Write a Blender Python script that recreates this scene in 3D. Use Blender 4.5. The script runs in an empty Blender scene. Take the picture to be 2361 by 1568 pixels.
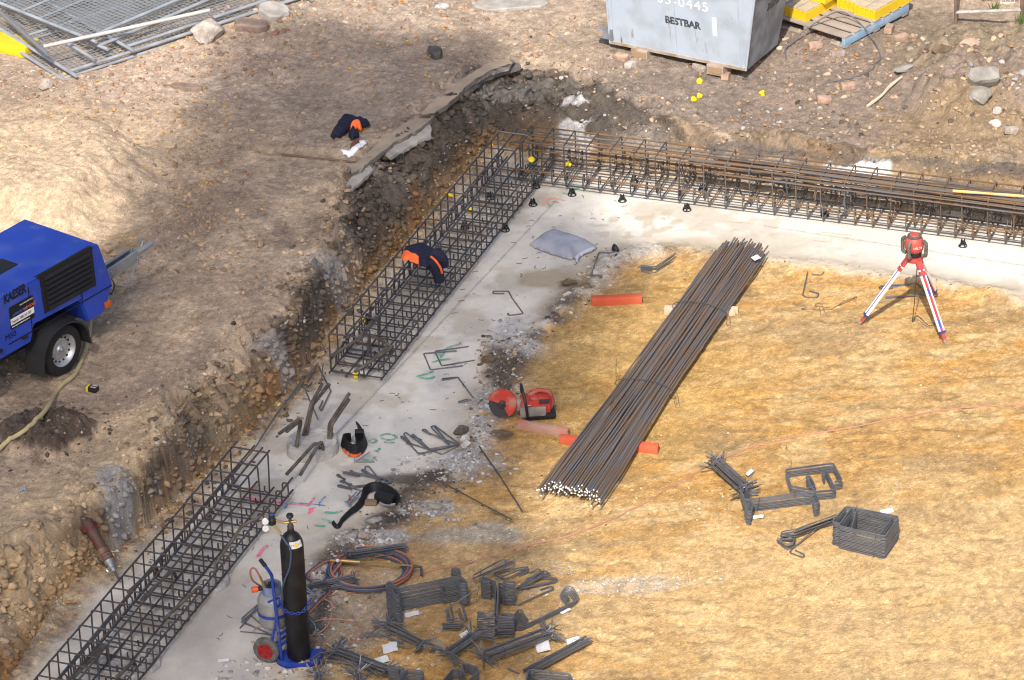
import bpy, bmesh, math, random
import numpy as np
from mathutils import Vector, Matrix

S = bpy.context.scene
COL = S.collection
PI = math.pi

# ---------------------------------------------------------------- camera
F, TH, ROLL, DEP = 10000.0, math.radians(28.5), 0.037, 43.0
cd = np.array([0, math.cos(TH), -math.sin(TH)])
r0 = np.array([1.0, 0, 0]); u0 = np.array([0, math.sin(TH), math.cos(TH)])
CR = r0 * math.cos(ROLL) - u0 * math.sin(ROLL)
CU = u0 * math.cos(ROLL) + r0 * math.sin(ROLL)
CC = -cd * DEP
cam = bpy.data.cameras.new('camera')
cam.sensor_width = 36.0
cam.lens = 36.0 * F / 2361.0
cam.clip_start = 1.0; cam.clip_end = 600.0
camo = bpy.data.objects.new('camera', cam); COL.objects.link(camo)
mw = Matrix.Identity(4)
for i in range(3):
    mw[i][0] = CR[i]; mw[i][1] = CU[i]; mw[i][2] = -cd[i]; mw[i][3] = CC[i]
camo.matrix_world = mw
S.camera = camo

# ---------------------------------------------------------------- light
SUN_EL = math.radians(47.0)
SUN_AZ = math.radians(9.0)          # shadows run away from the camera and a little to the right
TOSUN = np.array([-math.sin(SUN_AZ) * math.cos(SUN_EL), -math.cos(SUN_AZ) * math.cos(SUN_EL), math.sin(SUN_EL)])
sl = bpy.data.lights.new('sun', 'SUN'); sl.energy = 4.4; sl.angle = math.radians(0.55); sl.color = (1.0, 0.955, 0.88)
so = bpy.data.objects.new('sun', sl); COL.objects.link(so)
so.rotation_euler = Vector(TOSUN).to_track_quat('Z', 'Y').to_euler()
so.location = (-4, -30, 40)
w = bpy.data.worlds.new('World'); S.world = w; w.use_nodes = True
nt = w.node_tree; bg = nt.nodes['Background']
sky = nt.nodes.new('ShaderNodeTexSky'); sky.sky_type = 'NISHITA'; sky.sun_disc = False
sky.sun_elevation = SUN_EL; sky.dust_density = 3.0; sky.air_density = 0.7; sky.ozone_density = 0.4
sky.sun_rotation = math.atan2(TOSUN[0], TOSUN[1])
nt.links.new(sky.outputs['Color'], bg.inputs['Color']); bg.inputs['Strength'].default_value = 0.14
S.view_settings.view_transform = 'Standard'; S.view_settings.look = 'None'
S.view_settings.exposure = 0.42; S.view_settings.gamma = 1.0
S.render.use_compositing = False
S.cycles.filter_width = 1.15

# ---------------------------------------------------------------- picture point -> place on a level
def G(u, v, z=0.0):
    k = cd * F + CR * (u - 1180.5) - CU * (v - 784.0)
    return CC + k * ((z - CC[2]) / k[2])
def PR(p):
    q = np.asarray(p, float) - CC
    d = q @ cd
    return 1180.5 + F * (q @ CR) / d, 784.0 - F * (q @ CU) / d

# ---------------------------------------------------------------- noise
def _h(ix, iy, iz, seed):
    n = (ix.astype(np.int64) * 374761393 + iy.astype(np.int64) * 668265263 + iz * 2147483647 + seed * 974634777) & 0xffffffff
    n = ((n ^ (n >> 13)) * 1274126177) & 0xffffffff
    n = ((n ^ (n >> 16)) * 2246822519) & 0xffffffff
    return ((n ^ (n >> 15)) & 0xffff) / 65535.0
def vn(x, y, seed=0):
    ix = np.floor(x); iy = np.floor(y); fx = x - ix; fy = y - iy
    fx = fx * fx * (3 - 2 * fx); fy = fy * fy * (3 - 2 * fy)
    a = _h(ix, iy, 0, seed); b = _h(ix + 1, iy, 0, seed); c = _h(ix, iy + 1, 0, seed); d = _h(ix + 1, iy + 1, 0, seed)
    return (a + (b - a) * fx) + ((c + (d - c) * fx) - (a + (b - a) * fx)) * fy
def fbm(x, y, f, o=4, seed=0, g=0.5):
    s = 0; a = 1.0; t = 0
    for i in range(o):
        s = s + a * vn(x * f + i * 17.3, y * f - i * 9.1, seed + i * 7); t += a; a *= g; f *= 2.03
    return s / t            # 0..1, mean .5
def ss(a, b, x):
    t = np.clip((x - a) / (b - a), 0, 1); return t * t * (3 - 2 * t)
def seg_dist(X, Y, pts, vals=None):
    best = np.full(X.shape, 1e9); bv = np.zeros(X.shape) if vals is not None else None
    for i in range(len(pts) - 1):
        ax, ay = pts[i][:2]; bx, by = pts[i + 1][:2]
        dx, dy = bx - ax, by - ay; L = dx * dx + dy * dy + 1e-12
        t = np.clip(((X - ax) * dx + (Y - ay) * dy) / L, 0, 1)
        d = np.hypot(X - ax - t * dx, Y - ay - t * dy)
        m = d < best; best = np.where(m, d, best)
        if vals is not None: bv = np.where(m, vals[i] + (vals[i + 1] - vals[i]) * t, bv)
    return (best, bv) if vals is not None else best
def in_poly(X, Y, P):
    c = np.zeros(X.shape, bool); n = len(P)
    for i in range(n):
        x1, y1 = P[i][:2]; x2, y2 = P[(i + 1) % n][:2]
        if y1 == y2: continue
        k = ((y1 > Y) != (y2 > Y)) & (X < (x2 - x1) * (Y - y1) / (y2 - y1) + x1)
        c ^= k
    return c
def sdf(X, Y, P):
    d = seg_dist(X, Y, list(P) + [P[0]])
    return np.where(in_poly(X, Y, P), -d, d)

# ---------------------------------------------------------------- materials
MATS = {}
def mat(name, col, rough=0.7, metal=0.0, var=0.0, vscale=8.0, col2=None, bump=0.0, bscale=40.0, spec=0.4, detail=6.0, lo=0.35, hi=0.65):
    if name in MATS: return MATS[name]
    m = bpy.data.materials.new(name); m.use_nodes = True; n = m.node_tree; b = n.nodes['Principled BSDF']
    b.inputs['Roughness'].default_value = rough; b.inputs['Metallic'].default_value = metal
    b.inputs['Specular IOR Level'].default_value = spec
    b.inputs['Base Color'].default_value = (*col, 1)
    tc = n.nodes.new('ShaderNodeTexCoord'); oi = n.nodes.new('ShaderNodeObjectInfo'); mo = n.nodes.new('ShaderNodeVectorMath'); mo.operation = 'ADD'; sm = n.nodes.new('ShaderNodeMath'); sm.operation = 'MULTIPLY'; sm.inputs[1].default_value = 37.0
    n.links.new(oi.outputs['Random'], sm.inputs[0]); n.links.new(tc.outputs['Object'], mo.inputs[0]); n.links.new(sm.outputs[0], mo.inputs[1])
    if var or col2 is not None:
        nz = n.nodes.new('ShaderNodeTexNoise'); nz.inputs['Scale'].default_value = vscale; nz.inputs['Detail'].default_value = detail
        n.links.new(mo.outputs['Vector'], nz.inputs['Vector'])
        rp = n.nodes.new('ShaderNodeValToRGB'); rp.color_ramp.elements[0].position = lo; rp.color_ramp.elements[1].position = hi
        c2 = col2 if col2 is not None else tuple(c * (1 - var) for c in col)
        rp.color_ramp.elements[0].color = (*col, 1); rp.color_ramp.elements[1].color = (*c2, 1)
        n.links.new(nz.outputs['Fac'], rp.inputs['Fac']); n.links.new(rp.outputs['Color'], b.inputs['Base Color'])
    if bump:
        nb = n.nodes.new('ShaderNodeTexNoise'); nb.inputs['Scale'].default_value = bscale; nb.inputs['Detail'].default_value = 4
        n.links.new(tc.outputs['Object'], nb.inputs['Vector'])
        bp = n.nodes.new('ShaderNodeBump'); bp.inputs['Strength'].default_value = bump; bp.inputs['Distance'].default_value = 0.02
        n.links.new(nb.outputs['Fac'], bp.inputs['Height']); n.links.new(bp.outputs['Normal'], b.inputs['Normal'])
    MATS[name] = m; return m
def vcol_mat(name, rough=0.9, fine=0.35, fscale=60.0, bump=0.6, bscale=45.0, dist=0.02, mid=0.0):
    m = bpy.data.materials.new(name); m.use_nodes = True; n = m.node_tree; b = n.nodes['Principled BSDF']
    b.inputs['Roughness'].default_value = rough; b.inputs['Specular IOR Level'].default_value = 0.15
    at = n.nodes.new('ShaderNodeAttribute'); at.attribute_name = 'ground'
    tc = n.nodes.new('ShaderNodeTexCoord')
    nz = n.nodes.new('ShaderNodeTexNoise'); nz.inputs['Scale'].default_value = fscale; nz.inputs['Detail'].default_value = 7; nz.inputs['Roughness'].default_value = 0.78
    n.links.new(tc.outputs['Object'], nz.inputs['Vector'])
    mr = n.nodes.new('ShaderNodeMapRange'); mr.inputs['From Min'].default_value = 0.3; mr.inputs['From Max'].default_value = 0.7
    mr.inputs['To Min'].default_value = 1 - fine; mr.inputs['To Max'].default_value = 1 + fine
    n.links.new(nz.outputs['Fac'], mr.inputs['Value'])
    n2 = n.nodes.new('ShaderNodeTexNoise'); n2.inputs['Scale'].default_value = 11.0; n2.inputs['Detail'].default_value = 5; n2.inputs['Roughness'].default_value = 0.7; n.links.new(tc.outputs['Object'], n2.inputs['Vector'])
    r2 = n.nodes.new('ShaderNodeMapRange'); r2.inputs['From Min'].default_value = 0.3; r2.inputs['From Max'].default_value = 0.7; r2.inputs['To Min'].default_value = 1 - mid; r2.inputs['To Max'].default_value = 1 + mid; n.links.new(n2.outputs['Fac'], r2.inputs['Value'])
    mm = n.nodes.new('ShaderNodeMath'); mm.operation = 'MULTIPLY'; n.links.new(mr.outputs['Result'], mm.inputs[0]); n.links.new(r2.outputs['Result'], mm.inputs[1])
    mi_ = n.nodes.new('ShaderNodeMix'); mi_.data_type = 'FLOAT'; mi_.inputs[2].default_value = 1.0
    n.links.new(at.outputs['Alpha'], mi_.inputs[0]); n.links.new(mm.outputs[0], mi_.inputs[3])
    mx = n.nodes.new('ShaderNodeVectorMath'); mx.operation = 'SCALE'
    n.links.new(at.outputs['Color'], mx.inputs[0]); n.links.new(mi_.outputs[0], mx.inputs['Scale'])
    n.links.new(mx.outputs['Vector'], b.inputs['Base Color'])
    nb = n.nodes.new('ShaderNodeTexNoise'); nb.inputs['Scale'].default_value = bscale; nb.inputs['Detail'].default_value = 6; nb.inputs['Roughness'].default_value = 0.72
    n.links.new(tc.outputs['Object'], nb.inputs['Vector'])
    bp = n.nodes.new('ShaderNodeBump'); bp.inputs['Distance'].default_value = dist
    bs = n.nodes.new('ShaderNodeMath'); bs.operation = 'MULTIPLY'; bs.inputs[1].default_value = bump; n.links.new(at.outputs['Alpha'], bs.inputs[0]); n.links.new(bs.outputs[0], bp.inputs['Strength'])
    n.links.new(nb.outputs['Fac'], bp.inputs['Height']); n.links.new(bp.outputs['Normal'], b.inputs['Normal'])
    MATS[name] = m; return m

# ---------------------------------------------------------------- mesh helpers
class MB:
    def __init__(s): s.v = []; s.f = []; s.mi = []
    def add(s, vs, fs, mi=0):
        o = len(s.v); s.v.extend([tuple(map(float, p)) for p in vs]); s.f.extend([tuple(i + o for i in f) for f in fs]); s.mi.extend([mi] * len(fs)); return s
    def box(s, c, d, rot=None, mi=0, taper=None):
        hx, hy, hz = d[0] / 2, d[1] / 2, d[2] / 2
        vs = [(-hx, -hy, -hz), (hx, -hy, -hz), (hx, hy, -hz), (-hx, hy, -hz), (-hx, -hy, hz), (hx, -hy, hz), (hx, hy, hz), (-hx, hy, hz)]
        if taper: vs = [(x * (taper if z > 0 else 1), y * (taper if z > 0 else 1), z) for x, y, z in vs]
        if rot is not None:
            R = rot if isinstance(rot, Matrix) else Matrix.Rotation(rot, 3, 'Z')
            vs = [tuple(R @ Vector(p)) for p in vs]
        vs = [(p[0] + c[0], p[1] + c[1], p[2] + c[2]) for p in vs]
        return s.add(vs, [(0, 3, 2, 1), (4, 5, 6, 7), (0, 1, 5, 4), (1, 2, 6, 5), (2, 3, 7, 6), (3, 0, 4, 7)], mi)
    def hexa(s, vs, mi=0):
        return s.add(vs, [(0, 3, 2, 1), (4, 5, 6, 7), (0, 1, 5, 4), (1, 2, 6, 5), (2, 3, 7, 6), (3, 0, 4, 7)], mi)
    def bbox(s, c, d, rot=None, b=0.01, mi=0):       # bevelled box
        bm = bmesh.new(); bmesh.ops.create_cube(bm, size=1.0)
        for q in bm.verts: q.co = Vector((q.co.x * d[0], q.co.y * d[1], q.co.z * d[2]))
        bmesh.ops.bevel(bm, geom=list(bm.edges), offset=b, segments=2, affect='EDGES', profile=0.6)
        R = (rot if isinstance(rot, Matrix) else Matrix.Rotation(rot or 0, 3, 'Z'))
        vs = [tuple(R @ q.co + Vector(c)) for q in bm.verts]; fs = [tuple(q.index for q in f.verts) for f in bm.faces]
        bm.free(); return s.add(vs, fs, mi)
    def tube(s, pts, r, n=6, closed=False, mi=0, cap_mi=None, caps=True):
        P = [Vector(p) for p in pts]; m = len(P)
        if m < 2: return s
        rr = r if hasattr(r, '__len__') else [r] * m
        T = []
        for i in range(m):
            a = P[(i - 1) % m] if (closed or i > 0) else P[i]; b = P[(i + 1) % m] if (closed or i < m - 1) else P[i]
            t = (b - a); T.append(t.normalized() if t.length > 1e-9 else Vector((0, 0, 1)))
        up = Vector((0, 0, 1)) if abs(T[0].z) < 0.9 else Vector((1, 0, 0))
        N = (up - T[0] * up.dot(T[0])).normalized()
        vs = []
        for i in range(m):
            N = N - T[i] * N.dot(T[i])
            if N.length < 1e-6: N = T[i].orthogonal()
            N.normalize(); B = T[i].cross(N)
            for k in range(n):
                a = 2 * PI * k / n
                vs.append(tuple(P[i] + (N * math.cos(a) + B * math.sin(a)) * rr[i]))
        fs = []
        for i in range(m if closed else m - 1):
            j = (i + 1) % m
            for k in range(n):
                fs.append((i * n + k, i * n + (k + 1) % n, j * n + (k + 1) % n, j * n + k))
        o = len(s.v); s.add(vs, fs, mi)
        if not closed and caps:
            cm = mi if cap_mi is None else cap_mi
            s.f.append(tuple(o + k for k in range(n))[::-1]); s.mi.append(cm)
            s.f.append(tuple(o + (m - 1) * n + k for k in range(n))); s.mi.append(cm)
        return s
    def lathe(s, prof, n=20, c=(0, 0, 0), mat4=None, mi=0, caps=True):      # profile of (r, z)
        vs = []; fs = []
        for r, z in prof:
            for k in range(n):
                a = 2 * PI * k / n; vs.append((r * math.cos(a), r * math.sin(a), z))
        m = len(prof)
        for i in range(m - 1):
            for k in range(n):
                fs.append((i * n + k, i * n + (k + 1) % n, (i + 1) * n + (k + 1) % n, (i + 1) * n + k))
        if caps and prof[0][0] > 1e-4: fs.append(tuple(range(n))[::-1])
        if caps and prof[-1][0] > 1e-4: fs.append(tuple((m - 1) * n + k for k in range(n)))
        if mat4 is not None: vs = [tuple(mat4 @ Vector(p)) for p in vs]
        vs = [(p[0] + c[0], p[1] + c[1], p[2] + c[2]) for p in vs]
        return s.add(vs, fs, mi)
    def prism(s, poly, a, b, mi=0):                    # poly in xy, from z=a to z=b
        n = len(poly); vs = [(x, y, a) for x, y in poly] + [(x, y, b) for x, y in poly]
        fs = [tuple(range(n))[::-1], tuple(range(n, 2 * n))] + [(i, (i + 1) % n, n + (i + 1) % n, n + i) for i in range(n)]
        return s.add(vs, fs, mi)
    def xf(s, M, start=0):
        for i in range(start, len(s.v)): s.v[i] = tuple(M @ Vector(s.v[i]))
        return s
    def mesh(s, name, mats, smooth=True, ang=40):
        me = bpy.data.meshes.new(name); me.from_pydata(s.v, [], s.f)
        for m in (mats if isinstance(mats, (list, tuple)) else [mats]): me.materials.append(m)
        me.polygons.foreach_set('material_index', s.mi)
        me.update()
        if smooth:
            me.polygons.foreach_set('use_smooth', [True] * len(me.polygons))
            try: me.set_sharp_from_angle(angle=math.radians(ang))
            except Exception: pass
        return me
    def build(s, name, mats, parent=None, smooth=True, ang=40, loc=None):
        o = bpy.data.objects.new(name, s.mesh(name, mats, smooth, ang)); COL.objects.link(o)
        if parent is not None: o.parent = parent
        if loc is not None: o.location = loc
        return o
def tag(o, label=None, cat=None, group=None, kind=None):
    if label: o['label'] = label
    if cat: o['category'] = cat
    if group: o['group'] = group
    if kind: o['kind'] = kind
    return o
def empty(name, loc, label, cat, group=None, rz=0.0):
    o = bpy.data.objects.new(name, None); COL.objects.link(o); o.empty_display_size = 0.1
    o.location = loc; o.rotation_euler = (0, 0, rz); return tag(o, label, cat, group)
def inst(src, parent, loc=(0, 0, 0), rot=None, name=None):
    c = src.copy(); COL.objects.link(c); c.parent = parent; c.location = loc
    if rot is not None: c.rotation_euler = rot
    if name: c.name = name
    return c
def fillet(pts, r, seg=4, closed=False):
    P = [Vector(p) for p in pts]; out = []; n = len(P)
    for i in range(n):
        if not closed and (i == 0 or i == n - 1): out.append(P[i]); continue
        a, b, c = P[(i - 1) % n], P[i], P[(i + 1) % n]
        d1 = (a - b); d2 = (c - b); l1, l2 = d1.length, d2.length
        if l1 < 1e-6 or l2 < 1e-6: continue
        d1 /= l1; d2 /= l2; cs = max(-0.9999, min(0.9999, d1.dot(d2))); half = math.acos(cs) / 2
        t = min(r / max(math.tan(half), 1e-3), l1 * 0.48, l2 * 0.48)
        p1 = b + d1 * t; p2 = b + d2 * t
        for k in range(seg + 1):
            q = k / seg; out.append(p1 * (1 - q) ** 2 + b * 2 * q * (1 - q) + p2 * q * q)
    return out
def smooth_path(pts, k=4, closed=False):
    P = [Vector(p) for p in pts]; n = len(P); out = []
    rng = range(n if closed else n - 1)
    for i in rng:
        p0 = P[(i - 1) % n] if (closed or i > 0) else P[0]; p1 = P[i]; p2 = P[(i + 1) % n]; p3 = P[(i + 2) % n] if (closed or i + 2 < n) else P[-1]
        for j in range(k):
            t = j / k
            out.append(0.5 * ((2 * p1) + (p2 - p0) * t + (2 * p0 - 5 * p1 + 4 * p2 - p3) * t * t + (3 * p1 - p0 - 3 * p2 + p3) * t ** 3))
    if not closed: out.append(P[-1])
    return out

# ================================================================ TERRAIN
RIM = [(2900, 470, .50), (2700, 440, .50), (2500, 410, .5), (2361, 388, .5), (2200, 366, .52), (2050, 345, .55), (1850, 316, .6), (1750, 300, .6), (1600, 285, .62), (1500, 268, .65), (1420, 235, .68), (1340, 190, .7), (1270, 163, .75), (1190, 150, .78), (1120, 165, .8), (1075, 197, .85), (1040, 228, .88), (990, 272, .9), (940, 308, .92), (880, 350, .92), (845, 385, .92), (805, 405, .9), (825, 445, .88), (815, 495, .86), (790, 540, .86), (758, 600, .87), (720, 660, .88), (680, 720, .9), (620, 772, .9), (560, 832, .9), (485, 890, .9), (428, 932, .9), (412, 980, .9), (395, 1030, .88), (342, 1062, .88), (318, 1110, .85), (275, 1135, .84), (235, 1165, .82), (170, 1190, .8), (90, 1230, .8), (0, 1275, .8), (-120, 1350, .8), (-330, 1500, .8), (-700, 1800, .8)]
BASE = [(2900, 575), (2361, 505), (2000, 460), (1700, 421), (1500, 396), (1300, 370), (1180, 352), (1128, 343), (1052, 427), (1015, 464), (977, 520), (947, 552), (915, 600), (872, 637), (805, 717), (750, 782), (730, 831), (697, 866), (657, 916), (590, 985), (520, 1055), (415, 1150), (330, 1228), (250, 1296), (175, 1351), (135, 1391), (80, 1483), (30, 1560), (-60, 1680), (-330, 2050), (-600, 2400)]
HS = 0.66
RIM = [(u, v, h * HS) for u, v, h in RIM]
RIMW = [tuple(G(u, v, h)[:2]) for u, v, h in RIM]; RIMH = [p[2] for p in RIM]
BASEW = [tuple(G(u, v, 0)[:2]) for u, v in BASE]
SANDB = [(2900, 760), (2361, 690), (2250, 674), (2150, 656), (2050, 640), (1930, 622), (1800, 604), (1700, 597), (1600, 581), (1520, 577), (1450, 584), (1405, 596), (1378, 640), (1330, 672), (1282, 728), (1235, 775), (1195, 830), (1168, 885), (1120, 930), (1108, 985), (1092, 1030), (1070, 1075), (1000, 1110), (930, 1150), (912, 1195), (860, 1228), (800, 1250), (765, 1292), (735, 1350), (750, 1420), (710, 1480), (700, 1568), (680, 1750), (650, 2100)]
SANDW = [tuple(G(u, v, 0)[:2]) for u, v in SANDB]
FAR = 75.0
# pit = everything on the floor side of the base line
PITP = BASEW + [(BASEW[-1][0], -FAR), (FAR, -FAR), (FAR, BASEW[0][1])]
RIMP = RIMW + [(RIMW[-1][0], -FAR), (FAR, -FAR), (FAR, RIMW[0][1])]
SANDP = SANDW + [(SANDW[-1][0], -FAR), (FAR, -FAR), (FAR, SANDW[0][1])]

STEP = 0.02
def axis(a, b):
    f = np.arange(a, b + 1e-6, STEP)
    lo = [a - d for d in (70, 45, 28, 16, 9, 5, 2.5, 1.2, .5, .2)]; hi = [b + d for d in (.2, .5, 1.2, 2.5, 5, 9, 16, 28, 45, 70)]
    return np.array(lo + list(f) + hi)
AX = axis(-6.7, 6.5); AY = axis(-7.4, 8.2)
X, Y = np.meshgrid(AX, AY)
dB = seg_dist(X, Y, BASEW); dR, hR = seg_dist(X, Y, RIMW, RIMH)
inP = in_poly(X, Y, PITP); inR = in_poly(X, Y, RIMP)
wall = inR & ~inP; upper = ~inR & ~inP
# smooth the rim height well away from the rim
hU = hR + (0.56 - hR) * ss(0.3, 2.5, dR)
t = dB / (dB + dR + 1e-6)
tj = np.clip(t + (.30 * (fbm(X, Y, 2.4, 5, 51, .6) - .5) + .22 * (fbm(X, Y, 7.0, 4, 53, .6) - .5)) * ss(0, .12, t) * ss(1, .88, t), 0, 1)
prof = np.interp(tj, [0, .05, .30, .40, .52, .64, .82, .92, 1.0], [0, .10, .54, .62, .67, .78, .83, .96, 1.0])
n1 = fbm(X, Y, 1.3, 5, 1); n2 = fbm(X, Y, 5.0, 4, 21); n3 = fbm(X, Y, 16.0, 3, 41)
Z = np.where(inP, 0.0, np.where(wall, hR * prof, hU))
# uneven upper ground, lumpy wall
roughU = np.where(inP, 0, ss(0.0, 0.35, np.where(wall, dB, 1.0))); rU2 = roughU * np.where(wall, ss(.3, .6, t), 1)
n4 = fbm(X, Y, 30.0, 2, 47); n1h = fbm(X, Y, .8, 2, 48)
Z = Z + roughU * (0.16 * (n1h - .5) + 0.018 * (n2 - .5)) + rU2 * (0.026 * (n3 - .5) + .022 * (n4 - .5))
wl = np.where(wall, np.minimum(ss(0, .3, dB), 1), 0) + np.where(upper, 1 - ss(0, .45, dR), 0)
ridge = 1 - 2 * np.abs(fbm(X, Y, 2.6, 4, 71) - .5)
stp = 1 - .8 * np.where(wall, ss(.55, .35, t), 0)
rid2 = 1 - 2 * np.abs(fbm(X, Y, 7.5, 3, 75) - .5)
wl = wl * (1 - .55 * ss(.2, 1.4, X))
Z = Z + wl * (0.34 * (fbm(X, Y, 1.9, 5, 61) - .5) + 0.20 * (ridge - .8) * np.where(wall, 1, .5) + (0.09 * (rid2 - .8) + 0.08 * (n3 - .5) + .03 * (n4 - .5)) * stp)
def bl(u, v, rx, ry, z=0.6, rot=0.0, ns=0.5, sd=5):       # soft blob 0..1 around a place
    c = G(u, v, z); a, b = math.cos(rot), math.sin(rot)
    dx = X - c[0]; dy = Y - c[1]; px = (dx * a + dy * b) / rx; py = (-dx * b + dy * a) / ry
    r = np.hypot(px, py) + (fbm(X, Y, 2.2 / max(rx, ry), 4, sd) - .5) * 2 * ns
    return 1 - ss(0.55, 1.15, r)
for cu, cv, rx_, ry_, dp in ((335, 1120, .16, .22, .16), (420, 960, .14, .2, .14), (560, 860, .18, .16, .12), (760, 640, .12, .2, .12), (845, 470, .15, .18, .12), (190, 1240, .2, .15, .10), (470, 930, .1, .1, .1)): Z -= dp * bl(cu, cv, rx_, ry_, .4, ns=.5, sd=int(cu)) * (roughU > .2)
# mounds: pale sandy bank behind the compressor, soil heap at the right, dark spoil heap
Z += 0.34 * bl(60, 400, 1.3, 1.4, sd=3, ns=.22) + 0.10 * bl(30, 640, .9, .6, sd=4, ns=.2)
Z += 0.26 * bl(2330, 190, 1.1, 1.3, 0.45, sd=6, ns=.25) * (1 + .8 * (n2 - .5)) + 0.05 * bl(640, 40, 2.4, .8, sd=9)
heap = bl(100, 985, .47, .40, 0.64, ns=.35, sd=8); Z += 0.16 * heap * (1 + 0.9 * (n3 - .5))
# slabs broken at the rim: step of a buried pavement under the soil
Z -= 0.05 * bl(730, 330, .75, .1, 0.69, rot=-.25, ns=.25, sd=12)
# floor: sand graded with machine tracks, concrete strip smooth
sandD = sdf(X, Y, SANDP)
sandM = ss(0.06, -0.10, sandD + 0.35 * (fbm(X, Y, 2.3, 5, 81) - .5) + .12 * (n3 - .5)) * inP
str1 = fbm(X * .7 + Y * .12, Y * 1.7 - X * .25, 2.2, 6, 91, .6)
str2 = fbm(X * .8 + Y * .2, Y * 2.6 - X * .4, 3.2, 5, 95, .6)
Z += sandM * (-0.015 + 0.05 * (n1h - .5) + 0.003 * (n2 - .5) + 0.006 * (n3 - .5) + 0.012 * (n4 - .5) * ss(.4, .6, n2))
dabs = np.zeros(X.shape); drnd = np.random.RandomState(77)
def dab(x, y, rx, ry, rot, amp, dep):
    R = max(rx, ry) * 1.6; i0, i1 = np.searchsorted(AX, [x - R, x + R]); j0, j1 = np.searchsorted(AY, [y - R, y + R])
    if i1 - i0 < 3 or j1 - j0 < 3: return
    xs, ys = X[j0:j1, i0:i1], Y[j0:j1, i0:i1]; ca_, sa_ = math.cos(rot), math.sin(rot); dx, dy = xs - x, ys - y
    r = np.hypot((dx * ca_ + dy * sa_) / rx, (-dx * sa_ + dy * ca_) / ry) + (n3[j0:j1, i0:i1] - .5) * 1.6 + (n4[j0:j1, i0:i1] - .5) * .8
    m = (1 - ss(.6, 1.1, r)) * sandM[j0:j1, i0:i1]; dabs[j0:j1, i0:i1] = np.maximum(dabs[j0:j1, i0:i1], m * amp); Z[j0:j1, i0:i1] -= dep * m
for k in range(210):
    px_ = drnd.uniform(1080, 2361); py_ = drnd.uniform(640, 1568); g_ = G(px_, py_); dab(g_[0], g_[1], drnd.uniform(.06, .24), drnd.uniform(.03, .07), drnd.normal() * .35 - .1, drnd.uniform(.3, 1), drnd.uniform(0, .016))
def tracks(u, v, rx, ry, ang, lam, amp, rot=0.0, sd=0):
    ca, sa = math.cos(ang), math.sin(ang); q = X * ca + Y * sa
    m = bl(u, v, rx, ry, 0, rot, .6, sd)
    return m, amp * m * np.sin(2 * PI * (q + 0.12 * (fbm(X, Y, 2.5, 3, sd + 3) - .5)) / lam) * (.5 + fbm(X, Y, 4, 3, sd + 5))
trk = 0
for i, a in enumerate([(2230, 1130, 1.0, .75, .12, .14, .014), (1960, 1395, 1.0, .7, -.15, .17, .014), (1640, 1440, 1.0, .8, 1.45, .23, .012), (2240, 1330, .9, .8, .05, .15, .013), (1430, 1500, .5, .9, 1.1, .20, .010), (2000, 940, 1.4, .6, 1.5, .21, .008)]):
    m, d = tracks(*a, sd=100 + i * 11); Z += d * .55 * ss(.46, .60, fbm(X, Y, 1.6, 4, 140 + i)); trk = trk + m
# rubble berm along the edge of the concrete
edge = np.exp(-(sandD / 0.14) ** 2) * inP
edW = ss(.42, .62, fbm(X, Y, 1.1, 4, 131))
Z += edge * (0.03 + 0.07 * edW * n2 + 0.03 * (n3 - .5))
Z += inP * (1 - sandM) * (0.003 * (n3 - .5) + 0.008 * (n2 - .5))
conc_toe = inP * (1 - ss(0.0, .22, dB + .3 * (n2 - .5)))       # spill at the foot of the wall
Z += conc_toe * 0.06 * (.5 + n3)

# ---- colours (plain surface colours)
def rgb(*c): return np.array(c, float)
def mix(C, c, m): return C + (np.asarray(c) - C) * m[..., None]
m1 = fbm(X, Y, .55, 5, 201); m2 = fbm(X, Y, 2.6, 5, 211); m3 = fbm(X, Y, 9, 4, 221); m4 = fbm(X, Y, 24, 3, 231)
C = np.zeros(X.shape + (3,)) + rgb(.365, .278, .202)
C = mix(C, rgb(.44, .335, .235), ss(.42, .62, m1))
C = mix(C, rgb(.265, .20, .148), .7 * ss(.5, .68, m2))
def soft(u, v, rx, ry, z=.6, sd=1, rot=0.0, ns=.5): return bl(u, v, rx, ry, z, rot, ns, sd)
purple = rgb(.210, .160, .127)
C = mix(C, purple, .9 * soft(1950, 180, 3.3, 2.4, 0.49, 301, ns=.35))
C = mix(C, rgb(.20, .16, .132), .8 * soft(1560, 200, 1.1, 1.6, 0.49, 302))
C = mix(C, rgb(.315, .25, .195), .85 * soft(930, 150, 2.0, 2.2, 0.68, 303))
C = mix(C, rgb(.27, .19, .105), .7 * soft(2200, 290, 1.1, .9, 0.45, 304))
C = mix(C, rgb(.24, .185, .12), .7 * soft(2200, 130, 1.0, .8, 0.45, 305))
C = mix(C, rgb(.53, .395, .265), .95 * soft(80, 400, 1.6, 1.9, 0.68, 306))
C = mix(C, rgb(.48, .36, .25), .7 * soft(330, 330, 1.0, 1.0, 0.68, 307))
C = mix(C, rgb(.43, .325, .25), .8 * soft(300, 170, 2.2, .9, 0.60, 308))
C = mix(C, rgb(.40, .31, .235), .75 * soft(1000, 20, 2.2, .7, 0.60, 309))
C = mix(C, rgb(.42, .33, .235), .7 * soft(780, 370, .8, .6, 0.68, 310))
C = mix(C, rgb(.42, .32, .225), .8 * soft(400, 720, 1.3, 1.8, 0.68, 311))
C = mix(C, rgb(.47, .35, .225), .85 * soft(330, 990, 1.0, .8, 0.68, 312))
C = mix(C, rgb(.48, .355, .225), .9 * soft(130, 1200, 1.5, 1.0, 0.60, 313))
C = mix(C, rgb(.33, .22, .10), .6 * soft(290, 530, .22, .25, 0.68, 314))
C = mix(C, rgb(.45, .38, .30), .25 * soft(560, 175, .5, .3, 0.68, 315))
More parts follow.
